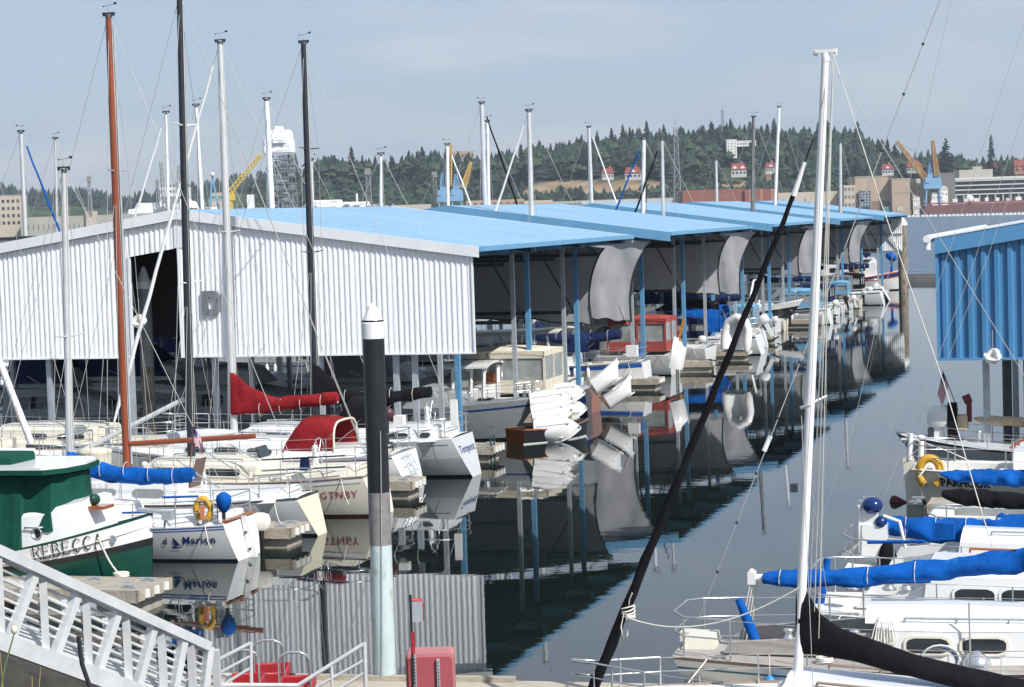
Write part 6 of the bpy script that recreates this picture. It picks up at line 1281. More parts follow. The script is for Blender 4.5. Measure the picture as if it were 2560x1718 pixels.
T, h, st = std('sailboat', 'far sailboat with black hull and big white curved stern near end piling', 2205, 752, 9, 2.9, 1.2, 1.1, 1.3, sw=.55, trake=-.9)
h.build(T, BLACKP, bands=[(.85, 1, GELB)], trans=GELB); h.deck(T, DECK, (.06, .34, .65, .45)); cabin(T, h, 3.2, 7, 1, .6, (.5, .5, .35), GELB, [(3.6, 4.6, .3, .7)]); rails(T, h, .1, .9, .62, 6)
bp_ = G(2264, 725); Lm = 9; st = bp_ + W * Lm
T = boat('trawler', 'white trawler with navy and orange striped hull and varnished doorway at end of row', 'motorboat', st, RZ_R); h = Hull(Lm, 3.2, 1.2, 1.2, 1.9, sw=.9, rake=.8, trake=0, pm=.25, pb=.8)
h.build(T, GELB, bands=[(.72, .93, NAVY), (.66, .72, ORNG), (.93, 1, ORNG)]); h.deck(T, DECK); cabin(T, h, 1.5, 6.5, 1.2, 1.1, (1.5, 1.5, 1.4), GELB, [(2.2, 3.2, .45, .8), (4, 5.5, .45, .8)], slope1=.2, side=.95); mb = MB(); mb.box((3.4, 0, 3.0), (5.4, 2.7, .14)); mb.build('roof', GELB, T); mb = MB(); mb.box((4.7, -1.17, 2.0), (.5, .05, 1.4)); mb.build('wood_door', mat('oak', None), T)
for i, (x_, z_) in enumerate(((5.5, 3.6), (7.8, 3.1))): mb = MB(); mb.ball((x_, -.5, z_), .55, 10, sz=.7, axis=Matrix.Rotation(.5, 3, 'Y')); mb.tube([(x_, -.5, z_), (x_, -.5, 1.6)], .12, 6); mb.build('hooded_cover', BLUEC if i else NAVYC, T)
# masts rising behind the roofs: each with its boat in the open slot or the far slips
def back_sail(label, pxt, pyt, pxb, pyb, Y, wpx, m=ALU, spr=(.55,), jib=None, jibdir=1, ms=5.2):
    b_ = A(pxb, pyb, Y); t_ = A(pxt, pyt, Y); up = (t_ - b_); k = (1.6 - b_.z) / up.z; bb = b_ + up * k
    rz = RZ_L if jibdir > 0 else RZ_R; f = Vector((math.cos(rz), math.sin(rz), 0)); L = 9.5; stp = bb - f * ms
    T = boat('sailboat', label, 'sailboat', stp, rz, 'sailboats whose masts rise above the blue roofs'); h = Hull(L, 3, 1.1, 1.0, 1.3); h.build(T, GELB, bands=[(.85, .92, NAVY)]); h.deck(T, DECK, (.06, .34, .65, .45)); cabin(T, h, 3.4, 7.2, 1, .6, (.5, .5, .35), GELB, [(3.8, 4.6, .3, .7)])
    M_i = Matrix.Rotation(-rz, 3, 'Z'); tl = M_i @ (t_ - Vector((stp.x, stp.y, 0))); r_ = wpx / F0 * Y / 2
    b, tp = mast(T, ms, 1.5, tl.z, r_, m, lean=tl.x - ms, ly=tl.y, spreaders=spr, sw=.7, cap=DARKST); rig(T, h, b, tp, sp=spr, sw=.7, r=.011, jib=jib, jr=.085, halyards=1, back=True, lower=False)
    boom(T, b, 2.9, .9, 3.0, m, NAVYC, .24, .18, .9)
BS = [(52, 328, 62, 555, 95, 12, ALU, BLUEC, -1, 'sailboat far left whose grey mast carries a blue rolled jib'), (138, 345, 142, 555, 110, 7, ALU, None, 1, 'thin pale mast just left of the near grey mast'),
 (415, 280, 421, 528, 96, 8, ALUW, ALUW, 1, 'thin white mast with white rolled jib left of long black mast'), (490, 262, 506, 528, 93, 10, ALUW, None, 1, 'white mast right of the long black mast'),
 (666, 246, 680, 525, 93, 16, ALUW, None, 1, 'thick white mast in front of the white wrapped ship tower'), (778, 398, 781, 522, 120, 11, ALU, None, 1, 'short grey mast right of the tall black mast over ship deck'),
 (952, 384, 953, 526, 93.5, 8, ALUW, None, 1, 'slim white mast before the left end of the woods'), (1118, 360, 1120, 517, 120, 10, ALUW, ALUW, -1, 'short white mast with white rolled jib beside the blue cranes'),
 (1204, 256, 1213, 516, 119, 14, ALU, BLACKC, -1, 'tall pale mast with black rolled jib slanting right'), (1218, 302, 1222, 516, 121, 9, ALUW, None, 1, 'thin mast standing right beside the tall pale mast'),
 (1472, 316, 1479, 513, 148, 11, ALU, ALUW, -1, 'grey mast with white rolled jib slanting right, middle of roofs'), (1610, 345, 1607, 538, 120, 12, ALUW, BLUEC, 1, 'white mast with bright blue rolled jib leaning left'),
 (1655, 347, 1658, 542, 119.5, 9, ALU, BLACKC, 1, 'slim grey mast with black rolled jib, right of the white mast'), (1790, 398, 1792, 509, 172, 8, ALU, None, 1, 'short grey mast before the brick building'),
 (1884, 291, 1881, 532, 147, 10, mat('mast_weathered', (.14, .14, .14), .7, var=.5, scale=3), None, 1, 'weathered dark mast in front of the brick building'), (1948, 266, 1937, 518, 172, 9, ALUW, None, 1, 'bright white thin mast left of the big foreground mast'),
 (2101, 355, 2101, 517, 172, 9, ALU, None, 1, 'short pale mast right of the big foreground mast')]
for a in BS: back_sail('%s' % a[9] if 'mast' in a[9] else a[9], a[0], a[1], a[2], a[3], a[4], a[5], a[6], jib=a[7], jibdir=a[8], ms=3.2 if a[0] == 2101 else 5.2)
# pilings
def piling(label, px, py, Y, r, mats, htop, zbot=-1.5, cap=.75, segs=None):
    c = A(px, py, Y); T = thing('piling', label, 'piling', (c.x, c.y, 0)); ms = {}
    for (z0, z1, m, nm) in segs: mb = MB(); mb.lathe((0, 0, 0), [(r, z0), (r, z1)], 28); mb.build(nm, m, T)
    mb = MB(); mb.lathe((0, 0, 0), [(r * .96, htop - cap - .25), (r * 1.07, htop - cap - .25), (r * 1.07, htop - cap), (r * 1.0, htop - cap + .02), (.07, htop - .06), (.0, htop)], 28, smooth=False); mb.build('cone_cap', GELB, T); return T
Y0 = 35.0; top = A(932, 757, Y0).z
def zz_(py): return A(950, py, Y0).z
KW = mat('pile_black_wrap', (.014, .015, .018), .35, var=.3, scale=5, wear=((.32, .32, .32), 14, .735), stretch=(1, 1, .45), bump=.1)
piling('big black and grey piling with white cone cap in the foreground', 946, 1200, Y0, .178, None, top, segs=[(zz_(1230), top - .28, KW, 'black_sleeve'), (zz_(1362), zz_(1230), mat('pile_grey', (.20, .19, .19), .6, var=.25, scale=8, wear=((.38, .38, .38), 16, .70)), 'grey_band'), (-2, zz_(1362), mat('pile_pale', (.44, .53, .54), .6, var=.12, scale=2.5, wear=((.28, .27, .18), 3, .55), stretch=(1, 1, .5)), 'pale_base')], cap=.33)
c_ = A(946, 1200, Y0); T_ = thing('cable', 'thin wire running down the front of the big piling', 'cable', (0, 0, 0)); mb = MB(); mb.tube([A(951, 1078, Y0 - .2), A(953, 1230, Y0 - .2), A(956, 1718, Y0 - .2)], .008, 4); mb.build('wire', GALV, T_)
OLDP = mat('pile_old', (.25, .22, .18), .9, var=.35, scale=3, wear=((.12, .10, .08), 4, .5), stretch=(1, 1, .4), bump=.4)
piling('old grey piling with white cone cap standing in the shed doorway', 366, 860, 74.5, .235, None, A(358, 664, 74.5).z, segs=[(-1, 3.2, OLDP, 'mossy_base'), (3.2, A(358, 664, 74.5).z - .8, mat('pile_mid', (.22, .23, .25), .6, var=.2), 'pile')], cap=.55)
piling('weathered brown piling with white cap at the far end of the shed', 2257, 640, 194, .42, None, A(2253, 540, 194).z, segs=[(-1, A(2253, 540, 194).z - .9, OLDP, 'pile')], cap=.6)
T = thing('piling', 'dark plain timber piling in shadow under the gable wall', 'piling', Q(3, 6.6)); mb = MB(); mb.tube([(0, 0, -1), (0, 0, 5.5)], .33, 14); mb.build('pile', mat('pile_dark2', (.05, .045, .04), .9), T)
# ================================================================== right side of the channel
def std_r(name, label, px, py, L, B, fs, fm, fb, cat='sailboat', **k):
    st = G(px, py); T = boat(name, label, cat, st, RZ_R); return T, Hull(L, B, fs, fm, fb, **k), st
# foreground sailboat with black sail cover: its bow lies left, under the big black furled jib
def plane_on(st, rz, px, py):                           # point on the boat's centre plane seen there, in boat axes (x, z)
    d = ray(px, py); f = Vector((math.cos(rz), math.sin(rz), 0)); n = Vector((-f.y, f.x, 0)); k = st.dot(n) / d.dot(n); p = Vector((0, 0, H)) + d * k; return (p - Vector((st.x, st.y, 0))).dot(f), p.z
def cover_px(T, st, rz, top, bot, m, y0=.16, N=36, fold=.03, name='sail_cover', y_off=0., y1=None):
    rings = []; xs_ = top[0][0], top[-1][0]; px_of_m = top[0][1] * .13
    for i in range(N + 1):
        px_ = xs_[0] + (xs_[1] - xs_[0]) * i / N; xt, zt = plane_on(st, rz, px_, interp(top, px_)); xb_, zb_ = plane_on(st, rz, px_, interp(bot, px_)); ring = []; e = .75 if i in (0, N) else 1; yy = y0 if y1 is None else y1 + (y0 - y1) * min(1, i / 12)
        for k in range(16):
            an = 2 * math.pi * k / 16; fz = .5 + .5 * math.sin(an) * e; fo = fold * (1.7 * fbm(i * .42 + (k if k < 8 else 16 - k) * .3, (k if k < 8 else 16 - k) * .25, px_of_m) + .5 * math.sin(i * .8 - k * .5)); ring.append(Vector((xb_ + (xt - xb_) * fz, y_off + yy * e * math.cos(an) * (1.15 - .4 * fz) + fo * min(1, i / 4), zb_ + (zt - zb_) * fz + fo * .4)))
        rings.append(ring)
    mb = MB(); mb.loft(rings, 0, True, True); return mb.build(name, m, T)
def ring_at(st, rz, top, bot, f, y0):
    px_ = top[0][0] + (top[-1][0] - top[0][0]) * f; xt, zt = plane_on(st, rz, px_, interp(top, px_)); xb, zb = plane_on(st, rz, px_, interp(bot, px_))
    return [((xb + xt) / 2 + (xt - xb) / 2 * math.sin(q), y0 * math.cos(q), (zb + zt) / 2 + (zt - zb) / 2 * 1.07 * math.sin(q)) for q in [6.283 * j / 12 for j in range(13)]]
def blue_boom(T, st, rz, top, bot, m=BLUEC, **k):
    co = cover_px(T, st, rz, top, bot, m, **k); ym = (top[0][1] + bot[0][1]) / 2
    a_ = plane_on(st, rz, top[0][0] - 28, ym); c_ = plane_on(st, rz, top[0][0] + 30, ym); mb = MB(); mb.tube([(a_[0], 0, a_[1]), (c_[0], 0, c_[1])], .06, 8); mb.box((a_[0], 0, a_[1]), (.12, .16, .2)); mb.build('boom_end', ALUW, T)
    mb = MB(); [mb.tube([Vector(v) for v in ring_at(st, rz, top, bot, f, .19)], .007, 4) for f in (.06, .2, .36, .52)]; mb.build('cover_tie', ROPE, co)
    mb = MB(); mb.ball((a_[0], 0, a_[1] + .08), .07, 6)
    for q in range(4): mb.tube([(a_[0] + .03 * q, .03 * q - .05, a_[1]), (a_[0] - .25 + .05 * q, .1 * q - .15, a_[1] - 1.15)], .010, 4)
    mb.build('mainsheet', ROPE, T); return co
Mp = A(1996, 1705, 30.4); xb_ = 0
dd = ray(1452, 1718); det = W.x * (-dd.y) + dd.x * W.y; kk = ((-Mp.x) * (-dd.y) + dd.x * (-Mp.y)) / det   # distance from the mast to the bow along the keel
Lf = 9.0; bowp = Vector((Mp.x, Mp.y, 0)) + W * kk; st = bowp - W * Lf
T = boat('sailboat', 'foreground white sailboat with tall white mast, black sail cover and black furled jib', 'sailboat', st, RZ_L)
h = Hull(Lf, 2.9, 1.05, .95, 1.0, sw=.7, rake=1.2); h.build(T, GELB, bands=[(.85, .9, BLUES)], rail=TEAK); h.deck(T, DECK, (.05, .3, .6, .4))
mx0 = Lf - kk
cabin(T, h, 2.0, mx0 + .4, .9, .75, (.12, .2, .3, .38), GELB, [], grab=TEAK, slope1=.3)
mx1, mz1 = plane_on(st, RZ_L, 2064, 132)
b, tp = mast(T, mx0, 1.4, mz1, .069, ALUW, lean=(mx1 - mx0), spreaders=(), cap=ALUW, vane=False)
spx, spz = plane_on(st, RZ_L, 2003, 1020)
for sd in (1, -1): mb = MB(); mb.tube([(spx, 0, spz), (spx - .25, sd * .75, spz + .1)], [.024, .014], 6); mb.build('spreader', ALUW, T)
hb = h.half(mx0 / Lf) - .05
for sd in (1, -1):
    mb = MB(); mb.tube([Vector((mx0 - .1, sd * hb, 1.1)), Vector((spx - .25, sd * .75, spz + .1)), tp - Vector((0, 0, .2))], .005, 4); mb.build('shroud', WIRE, T)
    wire(T, (mx0 - .4, sd * hb, 1.1), (spx, 0, spz - .1), .005, nm='lower_shroud')
wire(T, tp, (.05, 0, 1.2), .005, nm='backstay')
for k in range(3): wire(T, (mx0 - .16 - .08 * k, .05 * k, 1.9), tp + Vector((-.1, .02 * k, -.1 - .1 * k)), .008 if k < 2 else .005, ROPE, 'halyard')
jx0, jz0 = plane_on(st, RZ_L, 1480, 1730); jx1, jz1 = plane_on(st, RZ_L, 2012, 405); jx2, jz2 = plane_on(st, RZ_L, 2034, 345); jx3, jz3 = plane_on(st, RZ_L, 1984, 490)
a = Vector((jx0, 0, jz0)); c = Vector((jx3, 0, jz3)); mb = MB(); N = 40
mb.tube([a.lerp(c, i / N) + Vector((.008 * math.sin(i * 1.3), .01 * math.cos(i * 1.1), 0)) for i in range(N + 1)], [(.083 - .05 * i / N) * (1 + .07 * math.sin(i * 1.9)) for i in range(N + 1)], 10); jb = mb.build('furled_jib', BLACKC, T)
mb = MB(); mb.tube([c, Vector((jx1, 0, jz1))], [.042, .028], 8); mb.build('jib_head', ALUW, jb); wire(jb, (jx1, 0, jz1), (jx2, 0, jz2), .012, PLASTK, 'head_swivel')
kx, kz = plane_on(st, RZ_L, 1570, 1530); p = Vector((kx, .0, kz)); mb = MB()
for k in range(6): mb.tube([p + Vector((.10 * math.cos(q), .11 * math.sin(q), .03 * k - .08 + .03 * math.sin(q + k))) for q in [6.283 * i / 12 for i in range(13)]], .012, 4)
mb.tube([p + Vector((0, .12, 0)), p + Vector((-.02, .14, -.3)), p + Vector((.04, .14, -.45)), p + Vector((.08, .13, -.2)), p + Vector((.03, .12, 0))], .011, 4); mb.tube([p, p + Vector((-.05, .1, .2)), p + Vector((-.1, .12, .3))], .011, 4); mb.build('rope_lashing', ROPE, jb)
mb = MB(); Pp = []
for i in range(15):
    f = i / 14; px_ = 1575 + (2008 - 1575) * f; py_ = 1542 + (1462 - 1542) * f + 60 * (4 * f * (1 - f)) * (1 - .25 * f); x_, z_ = plane_on(st, RZ_L, px_, py_); Pp.append(Vector((x_, .10, z_)))
mb.tube(Pp, .009, 4); mb.build('jib_sheet', ROPE, T)
mb = MB(); x_, z_ = plane_on(st, RZ_L, 1985, 1220); mb.box((x_, 0, z_), (.10, .08, .12)); mb.build('steaming_light', DARKST, T)
TOPL = [(1990, 1462), (2012, 1468), (2050, 1535), (2100, 1570), (2180, 1598), (2300, 1640), (2420, 1668), (2520, 1690), (2700, 1730)]; BOTL = [(1990, 1634), (2060, 1640), (2140, 1655), (2240, 1682), (2340, 1706), (2440, 1730), (2530, 1745), (2700, 1790)]
cover_px(T, st, RZ_L, TOPL, BOTL, BLACKC, y0=.2, N=44, fold=.022, y1=.07)
rails(T, h, .12, .88, .45, 6)
# second: cockpit boat, stern left, long bright blue boom
def sternboat(label, px, Ys, L, mats, bands, wins_px, cab_px, wrow, dk=DECK, B=3.0, fs=.9, fm=.92, fb=1.25, trake=.5, cabh=(.72, .70, .6), frame=None, grab=GALV, ck=None, sw=.55):
    st = A(px, 1500, Ys); st.z = 0; T = boat('sailboat', label, 'sailboat', st, RZ_R); h = Hull(L, B, fs, fm, fb, sw=sw, rake=.9, trake=trake, pm=.42)
    h.build(T, mats, bands=bands, bottom=BLACKB); P = lambda a_, b_: plane_on(st, RZ_R, a_, b_); x0 = P(cab_px, wrow)[0]
    h.deck(T, dk, (.1, x0 / L - .02, .55, .4)); PW = lambda a_: px_x(st, RZ_R, a_, -.98)
    cabin(T, h, x0, L - 2.2, 1.02, .6, cabh, GELB, [(PW(a_), PW(b_), v0, v1) for a_, b_, v0, v1 in wins_px], slope0=.12, slope1=.5, side=.95, frame=frame, grab=grab, n=14)
    for sd in (1, -1): mb = MB(); mb.prism([(.8, sd * .58, h.fs + .05), (x0, sd * .62, h.fs + .05), (x0, sd * .62, h.fs + .42), (1.4, sd * .6, h.fs + .26), (.9, sd * .58, h.fs + .22)], (0, sd * .13, 0)); mb.build('coaming', GELB if dk is DECK else dk, T)
    rails(T, h, .1, .86, .64, 7); return T, h, st, P, x0
T, h, st, P, x0 = sternboat('white sailboat with grey deck, two big framed cabin windows and long bright blue boom cover', 1704, 34.8, 9.8, GELB, [(.78, .82, mat('stripe_teal', (.03, .14, .20), .4)), (.94, 1, TEAK)], [(2256, 2362, .36, .80), (2396, 2506, .36, .80)], 2192, 1600, mat('deck_grey', (.34, .32, .30), .8, var=.15, scale=4), fs=.92, fm=.9, fb=1.05, cabh=(.64, .62, .5), frame=CREAM)
cabin(T, h, x0 - .1, x0 + 2.6, .62, .6, (.12, .14, .12), GELB, z=h.fs + .62, name='sliding_hatch', slope1=.3)
blue_boom(T, st, RZ_R, [(1908, 1427), (2100, 1424), (2300, 1405), (2450, 1385), (2560, 1368), (2640, 1350)], [(1908, 1462), (2000, 1468), (2160, 1465), (2320, 1452), (2450, 1440), (2560, 1432), (2640, 1425)], fold=.045)
for (a_, b_, c_, d_, m_, r_, nm) in ((1852, 1492, 1905, 1622, BLUEC, .085, 'blue_sleeve'), (1772, 1590, 1800, 1645, PLASTW, .04, 'white_post')):
    xx, zz = P(a_, b_); x2, z2 = P(c_, d_); mb = MB(); mb.tube([(xx, -.2, zz), ((xx + x2) / 2, -.2, (zz + z2) / 2), (x2, -.2, z2)], [r_ * .7, r_, r_ * .9], 10); mb.build(nm, m_, T)
x_ = px_x(st, RZ_R, 1913, -1.2); fender(T, (x_, -1.28, .42), mat('fender_blue', (.03, .22, .50), .5), .13, .62)
x_ = px_x(st, RZ_R, 2435, -.9); mb = MB(); mb.lathe((x_, -1.05, .98), [(.2, -.10), (.22, 0), (.18, .10), (.08, .16), (.05, .19), (.0, .21)], 16); mb.build('barbecue', STEEL, T); mb = MB(); mb.tube([(x_ - .1, -1.0, .9), (x_ - .11, -1.0, 1.9)], .016, 5); mb.build('barbecue_post', STEEL, T)
x_ = px_x(st, RZ_R, 2335, -1)
for k in range(4): mb = MB(); mb.tube([(x_ + .02 * k + .28 * math.cos(q), -1.12 - .02 * k, 1.02 + .2 * math.sin(q) + .02 * k) for q in [6.283 * i / 16 for i in range(17)]], .014, 5); mb.build('coiled_hose', PLASTW if k != 1 else BLUES, T)
x_ = x0 + .12; mb = MB()
for k in range(9): mb.tube([(x_ + .03 * k, -.99, 1.58), (x_ - .08 + .05 * k, -1.03, 1.3), (x_ + .03 * k, -1.04, 1.0 + .03 * k), (x_ + .14, -1.02, 1.25), (x_ + .08, -1, 1.58)], .011, 4)
mb.build('rope_coils', ROPE, T)
mb = MB(); mb.box((.35, -.1, h.fs + .14), (.5, .7, .2), taper=.85); mb.box((.05, .4, h.fs + .1), (.3, .3, .16)); mb.tube([(.1, -.5, h.fs + .05), (.2, -.2, h.fs + .22), (.6, -.4, h.fs + .1)], .03, 5); mb.build('stern_locker', CREAM, T)
mb = MB(); mb.tube([(.3, -.78, .9), (.32, -.82, .55), (.34, -.84, .25)], .014, 4); mb.tube([(.42, -.8, .9), (.45, -.84, .2)], .03, 6); mb.box((.3, -.84, .2), (.45, .1, .06)); mb.build('boarding_ladder', STEEL, T)
for a_, b_ in ((1990, 1650), (2150, 1552)): x_, z_ = P(a_, b_); winch(T, (x_, -.65, h.fs + .28), 1.3)
# third
T, h, st, P, x0 = sternboat('white sailboat with round deck winches and varnished grab rail, behind the blue boom', 2040, 37.6, 9.8, GELB, [(.74, .78, NAVY)], [(2380, 2480, .34, .72), (2497, 2600, .34, .72)], 2318, 1500, fs=1.05, fm=1.0, fb=1.25, cabh=(.82, .8, .6), grab=WOOD, frame=GELB, trake=.2, sw=.7)
xx, zz = P(2075, 1390); x2, z2 = P(2055, 1505); mb = MB(); mb.tube([(xx, -.3, zz), (x2, -.3, z2)], [.06, .085], 10); mb.build('blue_sleeve', BLUEC, T)
for a_ in (2145, 2235, 2278): x_, z_ = P(a_, 1510); winch(T, (x_, -.66, h.fs + .36), 1.7)
mb = MB(); mb.tube([(.7, -1.3, 1.62), (x0 + .2, -1.4, 1.7)], .03, 6); mb.build('blue_rail_sleeve', BLUEC, T)
mb = MB(); mb.lathe((x0 + 2.6, -.4, h.fs + .95), [(.3, 0), (.3, .04), (.1, .1), (.0, .1)], 16); mb.build('round_hatch', NAVY, T)
# fourth
T, h, st, P, x0 = sternboat('white sailboat with wrinkled bright blue cover and stern rail hung with gear', 2126, 41.0, 9.8, GELB, [(.82, .87, BLACKP)], [(2480, 2600, .34, .72)], 2398, 1380, fs=1.15, fm=1.05, fb=1.25, cabh=(.78, .76, .6), trake=.1, sw=.7)
blue_boom(T, st, RZ_R, [(2172, 1297), (2300, 1293), (2450, 1298), (2560, 1285), (2640, 1275)], [(2172, 1332), (2280, 1348), (2400, 1360), (2560, 1366), (2640, 1368)], fold=.05)
x_, z_ = P(2192, 1345); mb = MB(); mb.box((x_, -.2, z_), (.5, .35, .62), taper=.92); mb.build('white_locker', PLASTW, T)
x_, z_ = P(2222, 1385); mb = MB(); mb.loft([[Vector((x_ + r_ * math.cos(q) * .8, -.3 + r_ * math.sin(q), z_ + zz)) for q in [6.283 * i / 8 for i in range(8)]] for r_, zz in ((.22, -.28), (.24, 0), (.16, .2), (.04, .33))], 0, True, True); mb.build('motor_cover', BLACKC, T)
x_, z_ = P(2186, 1258); mb = MB(); mb.ball((x_, -.3, z_), .2, 12, sz=.8); mb.ball((x_ + .15, -.3, z_ - .32), .12, 10); mb.build('barbecue', mat('barbecue_blue', (.02, .05, .18), .2, .5), T); mb = MB(); mb.tube([(x_ - .25, -.3, z_), (x_ - .25, -.3, z_ - .9)], .05, 6); mb.box((x_ - .1, -.2, z_ - .35), (.35, .25, .4)); mb.tube([(x_ + .2, -.3, z_ - .2), (x_ + .5, -.3, z_ - .3), (x_ + .6, -.3, z_ - .8)], .035, 6); mb.build('stern_post', ALUW, T)
for k in range(5): wire(T, (P(2170, 1330)[0], -.1 * k, P(2170, 1330)[1]), (P(2090 + 8 * k, 1430)[0], -.1 * k, 1.3), .010, ROPE, 'tackle')
mb = MB(); mb.tube([(.5, -1.2, 1.75), (x0 - .5, -1.35, 1.8)], .035, 6); mb.box((1.9, -1.0, 1.95), (.35, .2, .3)); mb.build('blue_rail_sleeve', BLUEC, T)
# harbour boat with life ring and blue cover; black cover boat in front
Lf = 9.5; stp = G(2290, 1262); stn = stp; st = stn
T = boat('sailboat', 'white sailboat with black PARHOUR lettering and yellow life ring on its stern rail', 'sailboat', stn, RZ_R)
h = Hull(Lf, 3.0, 1.05, .95, 1.3, sw=.62, trake=.55, pm=.45); h.build(T, CREAM, bands=[], bottom=REDB, boot=REDB, rail=PLASTW); h.deck(T, DECK, (.05, .3, .65, .45)); cabin(T, h, 2.6, 7, 1.05, .7, (.5, .5, .4), GELB, [(3, 4, .3, .7), (4.5, 5.5, .3, .7)]); rails(T, h, .1, .88, .64, 6)
text_on(T, h, 'PARHOUR', .07, .62, .22, PLASTK, -1, u_dir=1, bold=.012, squeeze=.95)
def pr(px, py): return plane_on(st, RZ_R, px, py)
x_, z_ = pr(2333, 1170); ring_buoy(T, (x_, -.9, z_), YELL, 1.15, rot=(0, 0, 0)); x_, z_ = pr(2265, 1180); mb = MB(); mb.prism([(-.05, -.03, 1.3), (-.32, -.03, 1.25), (-.22, -.03, -.3), (.25, -.03, -.3)], (0, .06, 0)); mb.build('rudder', CREAM, T)
mb = MB(); mb.tube([(-.15, 0, 1.2), (-.1, 0, 1.9)], .07, 8); mb.box((-.1, 0, 1.75), (.5, .05, .05)); mb.build('wind_vane_post', PLASTW, T); mb = MB(); mb.tube([(.2, -.5, 1.2), (.22, -.5, 1.75)], .08, 8); mb.ball((.22, -.5, 1.85), .11, 8, sz=.6); mb.build('deck_light', PLASTW, T)
st = A(2330, 1300, 48.5); st.z = 0; T = boat('sailboat', 'white sailboat under the blue cover just above the black one, right edge', 'sailboat', st, RZ_R)
h = Hull(9.5, 2.8, 1.0, .95, 1.2, sw=.65); h.build(T, GELB, rail=STEEL); h.deck(T, DECK, (.05, .3, .6, .45)); cabin(T, h, 3.2, 7, 1.0, .7, (.4, .45, .35), GELB, [(3.5, 4.4, .3, .7)])
co = cover_px(T, st, RZ_R, [(2350, 1178), (2440, 1174), (2560, 1173), (2660, 1170)], [(2350, 1186), (2380, 1200), (2440, 1210), (2560, 1218), (2660, 1222)], BLUEC, fold=.05)
Lf = 9.5; stp = A(2335, 1400, 44.6); stp.z = 0; st = stp
T = boat('sailboat', 'low white sailboat under a sagging black sail cover, red and blue deck bits, right edge', 'sailboat', stp, RZ_R)
h = Hull(Lf, 2.9, 1.0, .95, 1.2, sw=.65); h.build(T, GELB, rail=STEEL); h.deck(T, DECK, (.05, .3, .65, .45)); cabin(T, h, 2.8, 7, 1.0, .7, (.45, .45, .35), GELB, [(3, 4, .3, .7)]); rails(T, h, .1, .88, .6, 6)
cover_px(T, st, RZ_R, [(2355, 1224), (2440, 1222), (2560, 1234), (2660, 1240)], [(2355, 1245), (2400, 1262), (2480, 1270), (2560, 1274), (2660, 1280)], BLACKC, fold=.03)
x_, z_ = pr(2468, 1290); mb = MB(); mb.lathe((x_, -.6, 1.25), [(.14, -.1), (.15, .06), (.05, .12), (.0, .14)], 10); mb.build('red_fuel_can', REDM, T); x_, z_ = pr(2510, 1290); mb = MB(); mb.loft([[Vector((x_ + r_ * math.cos(q), -.6 + r_ * .6 * math.sin(q), 1.15 + zz)) for q in [6.283 * i / 8 for i in range(8)]] for r_, zz in ((.2, 0), (.2, .2), (.1, .45), (.02, .5))], 0, True, True); mb.build('blue_winch_hood', BLUEC, T)
# old red propeller hanging off its stern, as in view
p = G(2224, 1256, .0); Tp = thing('rudder_blade', 'dark red rounded paddle shaped rudder sticking out left of the harbour boat', 'rudder', p, RZ_R)
mb = MB(); mb.loft([[Vector((x, .03 * math.cos(q), r_ * math.sin(q))) for q in [6.283 * i / 10 for i in range(10)]] for x, r_ in ((0, .04), (.04, .16), (.14, .20), (.26, .14), (.42, .05), (.7, .04), (1.3, .09), (2.0, .12))], 0, True, True); mb.build('blade', REDB, Tp)
# dock finger with fenders between
p = G(2322, 1262, .5); sE = (p - OE).dot(U); tE = (p - OE).dot(W)
pier(sE + .6, tE, tE - 9, 1.2, 'grey finger pier end between the harbour boat and the black covered boat', base=OE, hgt=.5)
# launch with outboard and flag, bow left, under the blue shed
bw = G(2243, 1206); Lf = 7.5; stn = bw + Vector((-W.x, -W.y, 0)) * Lf; st = stn
T = boat('motor_launch', 'white launch with long dark sheer line pointing left under the blue shed', 'motorboat', stn, RZ_L)
h = Hull(Lf, 2.6, 1.0, .98, 1.42, sw=.8, rake=1.3, pm=.3, pb=1.0); h.build(T, mat('launch_shade_grey', (.36, .38, .40), .4), bands=[(.94, 1, mat('sheer_maroon', (.05, .02, .02), .4)), (.62, .64, GELB)], bottom=BLACKB); h.deck(T, GELG, (.05, .35, .8, .4))  # hull grey darkened, shade of the blue shed put into the paint
cabin(T, h, 1.8, 4.4, 1.0, .8, (.55, .5, .35), WOOD, [(2.2, 3.0, .3, .8), (3.2, 4.0, .3, .7)], slope1=.6, mw=GELB)
mb = MB(); mb.bar((3.6, .9, 1.7), (2.6, .95, 2.4), .08, .2); mb.bar((2.6, .95, 2.4), (2.2, .95, 1.6), .07, .16); mb.build('windscreen_frame', GELG, T)
x_, z_ = plane_on(st, RZ_L, 2345, 1055); ob = outboard(T, x_ + .0, .1, z_ - .25, GELB, 1.25, 0)
mb = MB(); mb.box((x_ - .42, .1, z_ + .05), (.30, .5, 1.0), taper=.8); mb.build('black_motor_hood', BLACKC, T)
x_, z_ = plane_on(st, RZ_L, 2396, 1025); flag(T, (x_, .1, z_), 1.15, (.36, 0, 0), .75)
x_, z_ = plane_on(st, RZ_L, 2395, 1055); mb = MB(); mb.box((x_ - .05, 0, z_), (.45, .4, .4)); mb.build('deck_box', TANC, T); x_, z_ = plane_on(st, RZ_L, 2423, 1028); mb = MB(); mb.box((x_, 0, z_), (.14, .14, .6)); mb.box((x_ + .05, 0, z_ + .35), (.22, .14, .24), ry=.4); mb.build('maroon_motor', mat('outboard_maroon2', (.12, .015, .02), .5), T)
mb = MB(); mb.tube([h.P(.99, 1, 1), Vector((5.9, 1.1, 1.0)), Vector((5.0, 1.25, .6))], .02, 4); mb.build('bow_line', ROPE, T); rails(T, h, .5, .8, .45, 3, pulpit=False, pushpit=False)
co = cover_px(T, st, RZ_L, [(2435, 1044), (2480, 1040), (2560, 1043)], [(2435, 1050), (2460, 1060), (2560, 1068)], TANC, fold=.03, name='tan_cover')
